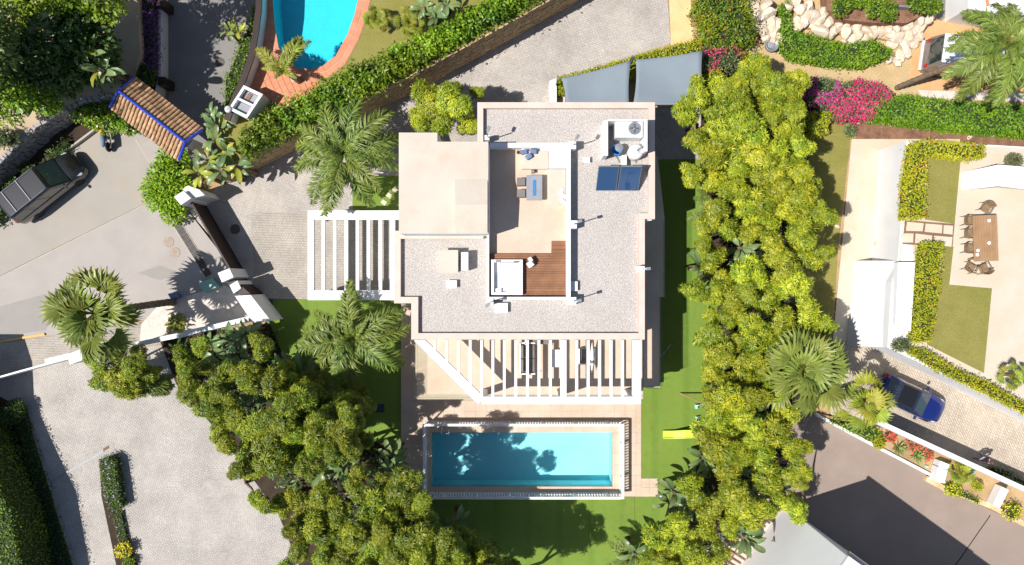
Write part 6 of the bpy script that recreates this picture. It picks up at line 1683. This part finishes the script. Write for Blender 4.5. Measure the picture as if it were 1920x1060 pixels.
def car(name, label, cat, px, ang, L, W, H, paint, style, z=0., roofmat=None):
    c = P(*px, z); t = thing(name, label, cat, (c.x, c.y, z), ang)
    h2, w = L / 2, W / 2
    belt = .95 if style == 'car' else (1.08 if style == 'van' else 1.15)
    body = loft([(-h2, w * .78, w * .72, .42, belt * .8), (-h2 + .1, w * .93, w * .88, .3, belt * .98), (-h2 + .5, w, w * .95, .24, belt), (-L * .15, w, w * .96, .22, belt), (h2 - 1.25, w, w * .95, .22, belt * .98), (h2 - .65, w * .98, w * .9, .24, belt * .9), (h2 - .2, w * .9, w * .8, .3, belt * .78), (h2 - .02, w * .72, w * .62, .4, belt * .62)])
    body.build('body', paint, t, True, smooth=True).modifiers.new('split', 'EDGE_SPLIT').split_angle = R(38)
    if style == 'car': cs = [(-h2 + .28, belt), (-h2 + .85, H), (h2 - 2.15, H), (h2 - 1.25, belt)]
    elif style == 'van': cs = [(-h2 + .08, belt), (-h2 + .3, H), (h2 - 1.95, H), (h2 - 1.0, belt)]
    else: cs = [(-h2 + .06, belt), (-h2 + .35, H), (h2 - 1.45, H), (h2 - .75, belt)]
    (xr, _), (xrt, _), (xft, _), (xf, _) = cs
    wt, wb = w * (.74 if style == 'car' else .84), w * .93
    zt_ = H - .07
    def quadv(x, y, z_): return Vector((x, y, z_))
    v = [quadv(xr, -wb, belt - .04), quadv(xf, -wb, belt - .04), quadv(xf, wb, belt - .04), quadv(xr, wb, belt - .04), quadv(xrt, -wt, zt_), quadv(xft, -wt, zt_), quadv(xft, wt, zt_), quadv(xrt, wt, zt_)]
    m = MB(); m.add(v, [(3, 2, 1, 0), (4, 5, 6, 7), (0, 1, 5, 4), (1, 2, 6, 5), (2, 3, 7, 6), (3, 0, 4, 7)])
    m.build('cabin', paint, t, True, bevel=.05)
    rf = MB(); rf.add([quadv(xrt - .02, -wt, zt_ + .01), quadv(xft, -wt, zt_ + .01), quadv(xft, wt, zt_ + .01), quadv(xrt - .02, wt, zt_ + .01), quadv(xrt + .1, -wt * .86, H), quadv(xft - .15, -wt * .86, H), quadv(xft - .15, wt * .86, H), quadv(xrt + .1, wt * .86, H)], [(4, 5, 6, 7), (0, 1, 5, 4), (1, 2, 6, 5), (2, 3, 7, 6), (3, 0, 4, 7)])
    rf.build('roof', roofmat or paint, t, True, bevel=.02)
    def win(nm, a, b_, c_, d_, k=.9, off=.065):
        cc = (a + b_ + c_ + d_) / 4; nn = (b_ - a).cross(d_ - a).normalized()
        if nn.dot(cc - Vector((0, 0, .8))) < 0: nn = -nn
        q = [cc + (p_ - cc) * k + nn * off for p_ in (a, b_, c_, d_)]
        q2 = [p_ - nn * .06 for p_ in q]
        MB().add(q + q2, [(0, 1, 2, 3), (7, 6, 5, 4), (0, 4, 5, 1), (1, 5, 6, 2), (2, 6, 7, 3), (3, 7, 4, 0)]).build(nm, M['car_glass'], t, True)
    win('windscreen', v[1], v[2], v[6], v[5], .88, .02); win('rear_window', v[3], v[0], v[4], v[7], .84, .02)
    for (a, b_, c_, d_) in ((v[0], v[1], v[5], v[4]), (v[2], v[3], v[7], v[6])):
        for s0, s1 in ((.04, .34), (.37, .63), (.66, .95)):
            win('side_window', a.lerp(b_, s0), a.lerp(b_, s1), d_.lerp(c_, s1), d_.lerp(c_, s0), .84, .012)
    for sx in (-1, 1):
        for xx in (-h2 + L * .2, h2 - L * .19):
            wv_ = thing('wheel', None, None, (xx, sx * (w - .11), .33)); wv_.parent = t
            ty = MB().lathe((0, 0, 0), [(.2, -.1), (.32, -.1), (.335, -.05), (.335, .05), (.32, .1), (.2, .1)], 20).build('tyre', M['tyre'], wv_, True, smooth=True); ty.rotation_euler = (R(90), 0, 0); ty.location = (0, .1, 0)
            rm = MB().lathe((0, 0, 0), [(.2, -.09), (.21, .09), (.12, .1), (.05, .07)], 14).build('rim', M['steel'], wv_, True); rm.rotation_euler = (R(90) * (-sx), 0, 0); rm.location = (0, -.09 * sx, 0)
        MB().add([(h2 - .62, sx * w * .84, belt * .87), (h2 - .2, sx * w * .72, belt * .76), (h2 - .06, sx * w * .52, belt * .66), (h2 - .12, sx * w * .72, belt * .62), (h2 - .4, sx * w * .9, belt * .72), (h2 - .35, sx * w * .6, belt * .55)], [(0, 1, 2, 3, 4), (0, 5, 1), (1, 5, 2), (2, 5, 3), (3, 5, 4), (4, 5, 0)]).build('headlight', M['lamp_clear'], t, True)
        mr = MB(); mr.box((xf - .45, sx * (w + .1), belt + .08), (.12, .22, .15)); mr.build('mirror', paint, t, True, bevel=.03)
        MB().box((-h2 + .06, sx * w * .74, belt * .88), (.12, .2, .3)).build('tail_light', M['lamp_red'], t, True, bevel=.02)
    return t, (xrt, xft, wt, H)
vn, (xrt, xft, wt, H_) = car('parked_van', 'black people carrier with roof bars parked by the curved stone wall', 'van', (99, 353), R(38.5), 5.2, 1.94, 1.9, M['black_paint'], 'van')
for sy in (-1, 1): MB().tube([(xrt + .15, sy * wt * .9, H_ - .02), (xrt + .2, sy * wt * .9, H_ + .06), (xft - .3, sy * wt * .9, H_ + .06), (xft - .25, sy * wt * .9, H_ - .02)], .018, 6).build('roof_rail', M['steel'], vn, True)
for s in (.2, .56): MB().box((xrt + (xft - xrt) * s, 0, H_ + .065), (.045, wt * 1.85, .025)).build('roof_bar', M['grey_metal'], vn, True, bevel=.01)
bc, _ = car('parked_car', 'deep blue car parked on the cobbled lane under yellow palm leaves', 'car', (1698, 745), R(-25), 4.25, 1.74, 1.42, M['blue_paint'], 'car', roofmat=M['black_paint'])
cv, (xrt, xft, wt, H_) = car('camper_van', 'bronze and white camper van parked under the tall leaning palm', 'van', (1800, 121), R(-8), 5.4, 2.05, 2.25, M['silver_paint'], 'camper', roofmat=M['white_paint'])
MB().box(((xrt + xft) / 2, 0, H_ + .06), (xft - xrt - .35, wt * 1.7, .14), 0, .95).build('pop_top', M['white_paint'], cv, True, bevel=.05)
hx = xrt + 1.0
MB().box((hx, 0, H_ + .15), (.72, .6, .06)).build('roof_hatch', M['white_paint'], cv, True, bevel=.01); MB().box((hx, 0, H_ + .185), (.56, .44, .03)).build('hatch_pane', M['car_glass'], cv, True)
MB().box((-2.72, 0, .55), (.14, 1.8, .2)).build('bumper', M['white_paint'], cv, True, bevel=.03)
mt = thing('motorcycle', 'yellow motorcycle parked in front of the pink oleander', 'motorcycle', P(206, 258), R(97))
for xx in (-.66, .66):
    w_ = MB(); w_.lathe((0, 0, 0), [(.2, -.05), (.29, -.05), (.31, 0), (.29, .05), (.2, .05)], 18); o = w_.build('wheel', M['tyre'], mt, True, smooth=True); o.rotation_euler = (R(90), 0, 0); o.location = (xx, .05, .31)
    h_ = MB().lathe((0, 0, -.04), [(.2, 0), (.2, .08), (.05, .09)], 12).build('rim', M['steel'], mt, True); h_.rotation_euler = (R(90), 0, 0); h_.location = (xx, .04, .31)
MB().tube([(-.66, 0, .31), (-.2, 0, .5), (.3, 0, .62), (.5, 0, .85), (.66, 0, .31)], .05, 8).build('frame', M['grey_metal'], mt, True)
MB().box((.0, 0, .45), (.42, .26, .32)).build('engine', M['grey_metal'], mt, True, bevel=.04)
MB().tube([(.42, 0, .82), (.22, 0, .9), (0, 0, .82)], [.1, .17, .12], 10).build('fuel_tank', plain('yellow_paint', A(245, 180, 40), .3, coat=1.), mt, True, smooth=True)
MB().tube([(0, 0, .8), (-.35, 0, .8), (-.75, 0, .9)], [.13, .15, .08], 10).build('seat', M['cushion_blue'], mt, True, smooth=True)
MB().tube([(.42, -.36, .98), (.5, -.12, 1.02), (.5, .12, 1.02), (.42, .36, .98)], .018, 6).build('handlebar', M['black'], mt, True)
MB().lathe((.62, 0, .82), [(.03, 0), (.09, .05), (.09, .16), (.04, .18)], 12).build('headlight', M['lamp_clear'], mt, True)
MB().tube([(.1, -.14, .3), (-.4, -.17, .3), (-.75, -.18, .42)], [.03, .05, .05], 8).build('exhaust', M['steel'], mt, True)

# ---------------------------------------------------------------- dining set on the upper terrace
ZD = 3.018
dt = thing('dining_table', 'long wooden dining table on the upper terrace', 'table', (*P(1847, 447, ZD + .7)[:2], ZD), R(2))
for k in range(9): MB().box((-.62 + k * .155, 0, .73), (.145, 2.6, .04)).build('table_board', M['table_wood'], dt, True)
MB().box((0, 0, .69), (1.2, 2.4, .04)).build('apron', M['table_wood'], dt, True)
for sx in (-.55, .55):
    for sy in (-1.15, 1.15): MB().box((sx, sy, .335), (.09, .09, .67)).build('leg', M['table_wood'], dt, True)
def wicker_chair(label, px, rz, group=None):
    t = thing('wicker_chair', label, 'chair', P(*px, ZD + .5) - Vector((0, 0, .5)), rz, group)
    MB().box((0, 0, .42), (.5, .5, .06)).build('seat', M['wicker'], t, True, bevel=.02)
    m = MB(); n = 7
    for i in range(n):
        a0, a1 = R(50) + R(80) * i / n, R(50) + R(80) * (i + 1) / n
        q = [(-.44 * math.sin(a) + .17, .44 * math.cos(a) * 1.0) for a in (a0, a1)]
        m.add([(q[0][0], q[0][1], .45), (q[1][0], q[1][1], .45), (q[1][0] - .07, q[1][1], .86), (q[0][0] - .07, q[0][1], .86), (q[0][0] + .03, q[0][1] * .93, .45), (q[1][0] + .03, q[1][1] * .93, .45), (q[1][0] - .04, q[1][1] * .93, .86), (q[0][0] - .04, q[0][1] * .93, .86)], [(0, 1, 2, 3), (7, 6, 5, 4), (3, 2, 6, 7), (0, 4, 5, 1), (1, 5, 6, 2), (0, 3, 7, 4)])
    m.build('backrest', M['wicker'], t, True)
    for sy in (-.27, .27):
        MB().tube([(.24, sy, .42), (.22, sy, .64), (-.05, sy, .67), (-.24, sy, .68)], .025, 6).build('armrest', M['wicker'], t, True)
        for sx in (-.22, .22): MB().tube([(sx, sy * .85, .42), (sx * 1.15, sy * .95, 0)], .018, 6).build('leg', M['grey_metal'], t, True)
    return t
gch = 'chairs on the long side of the dining table'
wicker_chair('brown wicker armchair turned aside at the head of the dining table', (1850, 390), R(-120))
for k, y in enumerate((414, 438, 466)): wicker_chair('brown wicker armchair pushed up to the long side of the dining table', (1818, y), R(-2), gch)
wicker_chair('brown wicker armchair at the foot of the dining table, squared to it', (1821, 502), R(60))
wicker_chair('brown wicker armchair at the foot of the dining table, turned to the corner', (1846, 504), R(115))
for k, (a, b_, lb) in enumerate(((1853, 414, 'white bowl at the head end of the dining table'), (1853, 456, 'clear glass dish in the middle of the dining table'), (1832, 470, 'small white cup on the dining table beside another'), (1831, 478, 'small white cup near the foot of the dining table'))):
    t = MB().lathe(P(a, b_, ZD + .752), [(.03, 0), (.09, .05), (.1, .08), (.08, .07), (.03, .02)], 14).build('bowl' if k < 2 else 'cup', M['white_paint'], None, smooth=True); tag(t, lb, 'bowl' if k < 2 else 'cup')
tp_ = thing('terracotta_pot', 'round terracotta pot against the white wall of the pale path', 'pot', P(1643, 458, .02))
MB().lathe((0, 0, 0), [(.16, 0), (.24, .2), (.26, .4), (.2, .42), (.18, .3)], 18).build('body', M['sand'], tp_, True, smooth=True); MB().lathe((0, 0, .3), [(.18, 0), (.16, .03)], 14).build('soil', M['soil'], tp_, True)

# ---------------------------------------------------------------- toys on the side lawn, small things
sd_ = thing('play_slide', 'lime green plastic slide on the side lawn', 'slide', (*P(1280, 815)[:2], .014))
pts = [P(1243, 815, .1), P(1262, 815, .18), P(1285, 814, .6), P(1308, 813, 1.15), P(1318, 813, 1.2)]
lime = plain('lime_plastic', A(206, 226, 74), .35)
m = MB()
for i in range(len(pts) - 1):
    a, c = pts[i], pts[i + 1]
    for s0, s1, zz in ((-.2, .2, 0.), (-.25, -.2, .1), (.2, .25, .1)):
        m.add([(a.x, a.y + s0, a.z + zz), (c.x, c.y + s0, c.z + zz), (c.x, c.y + s1, c.z + zz), (a.x, a.y + s1, a.z + zz), (a.x, a.y + s0, a.z - .03), (c.x, c.y + s0, c.z - .03), (c.x, c.y + s1, c.z - .03), (a.x, a.y + s1, a.z - .03)], [(0, 1, 2, 3), (7, 6, 5, 4), (0, 4, 5, 1), (2, 6, 7, 3), (0, 3, 7, 4), (1, 5, 6, 2)])
m.build('chute', lime, sd_)
e = pts[-1]
for sx in (0, .45):
    for sy in (-.27, .27): MB().box((e.x + sx + .1, e.y + sy, .62), (.07, .07, 1.24)).build('post', M['table_wood'], sd_)
MB().box((e.x + .32, e.y, 1.14), (.6, .6, .05)).build('platform', M['table_wood'], sd_)
sg = thing('swing_frame', 'wooden swing frame at the edge of the side lawn', 'swing', (*P(1300, 750)[:2], .014))
a, c = P(1274, 737, 0.014), P(1338, 740, 0.014)
top1, top2 = P(1326, 760, 2.1), P(1368, 775, 2.1)
MB().tube([tuple(a), tuple(top1)], .045, 8).build('leg', M['table_wood'], sg); MB().tube([(a.x + 1.6, a.y - 1.9, .014), tuple(top1)], .045, 8).build('leg', M['table_wood'], sg)
MB().tube([tuple(top1), tuple(top2)], .045, 8).build('crossbar', M['table_wood'], sg); MB().tube([(top2.x + .3, top2.y + .8, .014), tuple(top2)], .045, 8).build('leg', M['table_wood'], sg)
mint = plain('mint_plastic', A(160, 226, 208), .4)
for (a_, b_, lb) in ((1305, 762, 'mint green toy swing seat beside the wooden frame'), (1306, 784, 'mint green toy box at the foot of the trees'), (1318, 757, 'small teal bucket beside the swing frame')):
    t = thing('toy_seat', lb, 'toy', P(a_, b_, .014)); MB().box((0, 0, .1), (.2, .34, .2), .15, .8).build('tub', mint, t, True, bevel=.04); MB().box((0, .1, .26), (.16, .06, .16), .15).build('handle', M['white_paint'], t, True, bevel=.01)
sc_ = thing('kick_scooter', 'green-handled kick scooter lying in the shade of the villa', 'scooter', P(1244, 662, .014), R(52))
MB().box((-.1, 0, .08), (.5, .12, .03)).build('deck', M['grey_metal'], sc_, True); MB().tube([(.15, 0, .08), (.7, 0, .16)], .018, 6).build('stem', M['steel'], sc_, True)
MB().tube([(.7, -.2, .16), (.7, .2, .16)], .02, 6).build('handlebar', plain('green_grip', A(90, 180, 60), .5), sc_, True)
for xx in (-.38, .2): MB().lathe((xx, 0, 0), [(.07, .0), (.07, .04), (.02, .05)], 12).build('wheel', M['tyre'], sc_, True)
for (a_, b_, lb) in ((1737, 875, 'small mint irrigation box beside the dark agave'), (1825, 885, 'small mint irrigation box beside the lime fan palm')):
    o = MB().box(P(a_, b_, .32), (.2, .14, .14), -.4).build('irrigation_box', mint, None, bevel=.02); tag(o, lb, 'box')
for (a_, b_, lb) in ((503, 568, 'dark square hatch at the lawn corner by the carport'), (712, 766, 'dark square hatch in the shaded lawn')):
    o = MB().box(P(a_, b_, .03), (.55, .5, .03)).build('lawn_hatch', plain('dark_hatch', A(58, 62, 84), .6)); tag(o, lb, 'hatch')
lp_ = thing('drain_strip', 'narrow steel drain strip crossing the plaza to the island head', 'drain', (*P(140, 878)[:2], 0))
a, c = P(86, 909), P(194, 847); dd = (c - a).normalized(); mm = (a + c) / 2
MB().box((mm.x, mm.y, .012), ((c - a).length, .12, .012), math.atan2(dd.y, dd.x)).build('channel', M['slate'], lp_)
q = P(199, 841); MB().box((q.x, q.y, .015), (.36, .17, .02), math.atan2(dd.y, dd.x)).build('end_box', M['pergola_brown'], lp_)
hs_ = MB().tube([P(588, 369, .02), P(575, 362, .02), P(600, 352, .02), P(615, 350, .02)], .02, 6).build('garden_hose', M['black']); tag(hs_, 'thin dark hose lying on the cobbles under the feather palm', 'hose')
sp = thing('garden_shower', 'slim steel garden shower on the stone pad beside the lawn', 'shower', P(1229, 909, .05))
MB().tube([(0, 0, 0), (0, 0, 2.1), (-.1, -.05, 2.2), (-.3, -.1, 2.15)], .025, 8).build('pipe', M['steel'], sp, True); MB().lathe((-.32, -.1, 2.08), [(.09, 0), (.03, .06)], 12).build('shower_head', M['steel'], sp, True)

# ---------------------------------------------------------------- person and cat
def skin_body(name, verts, edges, radii, parent, mats, pick, root=0, sub=2):
    me = bpy.data.meshes.new(name + '_skeleton'); me.from_pydata(verts, edges, []); o = bpy.data.objects.new(name, me); COL.objects.link(o)
    sk = o.modifiers.new('skin', 'SKIN'); sk.use_smooth_shade = True
    for i, r_ in enumerate(radii):
        me.skin_vertices[0].data[i].radius = (r_, r_) if not isinstance(r_, tuple) else r_
    me.skin_vertices[0].data[root].use_root = True
    sb = o.modifiers.new('sub', 'SUBSURF'); sb.levels = sb.render_levels = sub
    dg_ = bpy.context.evaluated_depsgraph_get(); dg_.update()
    nm = bpy.data.meshes.new_from_object(o.evaluated_get(dg_)); bpy.data.objects.remove(o)
    nm.materials.clear()
    for mm_ in mats: nm.materials.append(mm_)
    for p_ in nm.polygons: p_.material_index = pick(p_.center); p_.use_smooth = True
    return link(name, nm, parent)
skin_m = surf('skin', A(214, 160, 130), A(200, 146, 116), scale=8, finev=.03, rough=.5, bump=.0)
jeans = surf('blue_jeans', A(86, 126, 160), A(66, 104, 140), scale=9, fine=40, finev=.1, rough=.9)
navy = surf('navy_shirt', A(30, 44, 78), A(24, 36, 66), scale=8, fine=40, finev=.08, rough=.9)
hair = surf('brown_hair', A(120, 84, 56), A(90, 60, 40), scale=20, fine=60, finev=.3, rough=.6)
pe = thing('person', 'person in navy top and blue jeans walking along the cobbled lane', 'person', P(1828, 854, .024), R(-150))
pv = [(0, 0, .93), (0, 0, 1.12), (0, 0, 1.34), (.02, 0, 1.46), (.05, 0, 1.56), (.07, 0, 1.68),
      (.0, .1, .88), (.16, .1, .5), (.1, .1, .1), (.24, .11, .04), (.0, -.1, .88), (-.1, -.1, .5), (-.34, -.1, .16), (-.26, -.1, .06),
      (.0, .2, 1.4), (-.1, .25, 1.14), (.1, .24, .96), (.16, .23, .9), (.0, -.2, 1.4), (.1, -.25, 1.15), (.32, -.2, 1.08), (.4, -.18, 1.1)]
pe_e = [(0, 1), (1, 2), (2, 3), (3, 4), (4, 5), (0, 6), (6, 7), (7, 8), (8, 9), (0, 10), (10, 11), (11, 12), (12, 13), (2, 14), (14, 15), (15, 16), (16, 17), (2, 18), (18, 19), (19, 20), (20, 21)]
pr_ = [(.14, .13), (.14, .11), (.16, .11), (.06, .06), (.095, .085), (.075, .07), (.09, .09), (.062, .062), (.045, .045), (.035, .03), (.09, .09), (.062, .062), (.045, .045), (.035, .03), (.065, .06), (.045, .045), (.036, .036), (.03, .02), (.065, .06), (.045, .045), (.036, .036), (.03, .02)]
def ppick(c):
    if c.z > 1.44: return 0
    if abs(c.y) > .19 and c.z < 1.26: return 0
    if c.z > .97: return 1
    return 2 if c.z > .1 else 3
skin_body('body', pv, pe_e, pr_, pe, [skin_m, navy, jeans, M['black']], ppick)
hm = MB().lathe((.045, 0, 1.6), [(.105, -.03), (.112, .04), (.095, .12), (.05, .165)], 14).build('hair', hair, pe, True, smooth=True)
for sy in (-.035, .035): MB().lathe((.145, sy, 1.6), [(.012, -.008), (.012, .008)], 8).build('eye', M['black'], pe, True)
MB().tube([(.14, 0, 1.61), (.175, 0, 1.575), (.15, 0, 1.565)], [.01, .016, .01], 6).build('nose', skin_m, pe, True)
for wr, dv in ((Vector((.16, .23, .9)), Vector((.25, 0, -1))), (Vector((.4, -.18, 1.1)), Vector((1, .1, .1)))):
    dv.normalize(); hd_ = MB()
    for k in range(4):
        off = Vector((0, 0, 1)).cross(dv) if abs(dv.z) < .8 else Vector((1, 0, 0)); off = off.normalized() * (-.027 + .018 * k)
        hd_.tube([tuple(wr + off * .7), tuple(wr + off + dv * .06), tuple(wr + off + dv * (.1 - .008 * abs(k - 1.4)) + Vector((0, 0, -.015)))], [.011, .009, .007], 6)
    hd_.tube([tuple(wr), tuple(wr + Vector((.03, .03, .01))), tuple(wr + Vector((.05, .035, .0)) + dv * .03)], [.012, .01, .008], 6)
    hd_.build('fingers', skin_m, pe, True, smooth=True)
cat_ = thing('cat', 'black and white cat sitting on the dry ground beside the ivy', 'cat', P(1419, 107, .0), R(-35))
furw, furb = surf('white_fur', (.72, .7, .68, 1), (.66, .64, .62, 1), rough=.9), surf('black_fur', (.02, .02, .02, 1), (.03, .03, .03, 1), rough=.9)
cv_ = [(-.16, 0, .2), (0, 0, .22), (.16, 0, .24), (.24, 0, .3), (.32, 0, .33), (.39, 0, .31), (.14, .06, .12), (.15, .06, .01), (.14, -.06, .12), (.15, -.06, .01), (-.14, .08, .13), (-.2, .08, .08), (-.15, .08, .01), (-.14, -.08, .13), (-.2, -.08, .08), (-.15, -.08, .01), (-.3, 0, .18), (-.42, .08, .1), (-.5, .18, .04)]
ce_ = [(0, 1), (1, 2), (2, 3), (3, 4), (4, 5), (2, 6), (6, 7), (2, 8), (8, 9), (0, 10), (10, 11), (11, 12), (0, 13), (13, 14), (14, 15), (0, 16), (16, 17), (17, 18)]
cr_ = [.1, .1, .09, .06, .065, .03, .035, .025, .035, .025, .05, .03, .025, .05, .03, .025, .025, .02, .014]
skin_body('body', cv_, ce_, [(r_, r_) for r_ in cr_], cat_, [furw, furb], lambda c: 1 if (math.sin(c.x * 13 + .6) + .3 * math.sin(c.y * 20) > .35 or c.x < -.3) else 0, sub=1)
for sy in (-.035, .035): MB().add([(.3, sy - .025, .38), (.3, sy + .025, .38), (.33, sy, .37), (.305, sy * 1.3, .44)], [(0, 1, 3), (1, 2, 3), (2, 0, 3), (0, 2, 1)]).build('ear', furb, cat_, True)
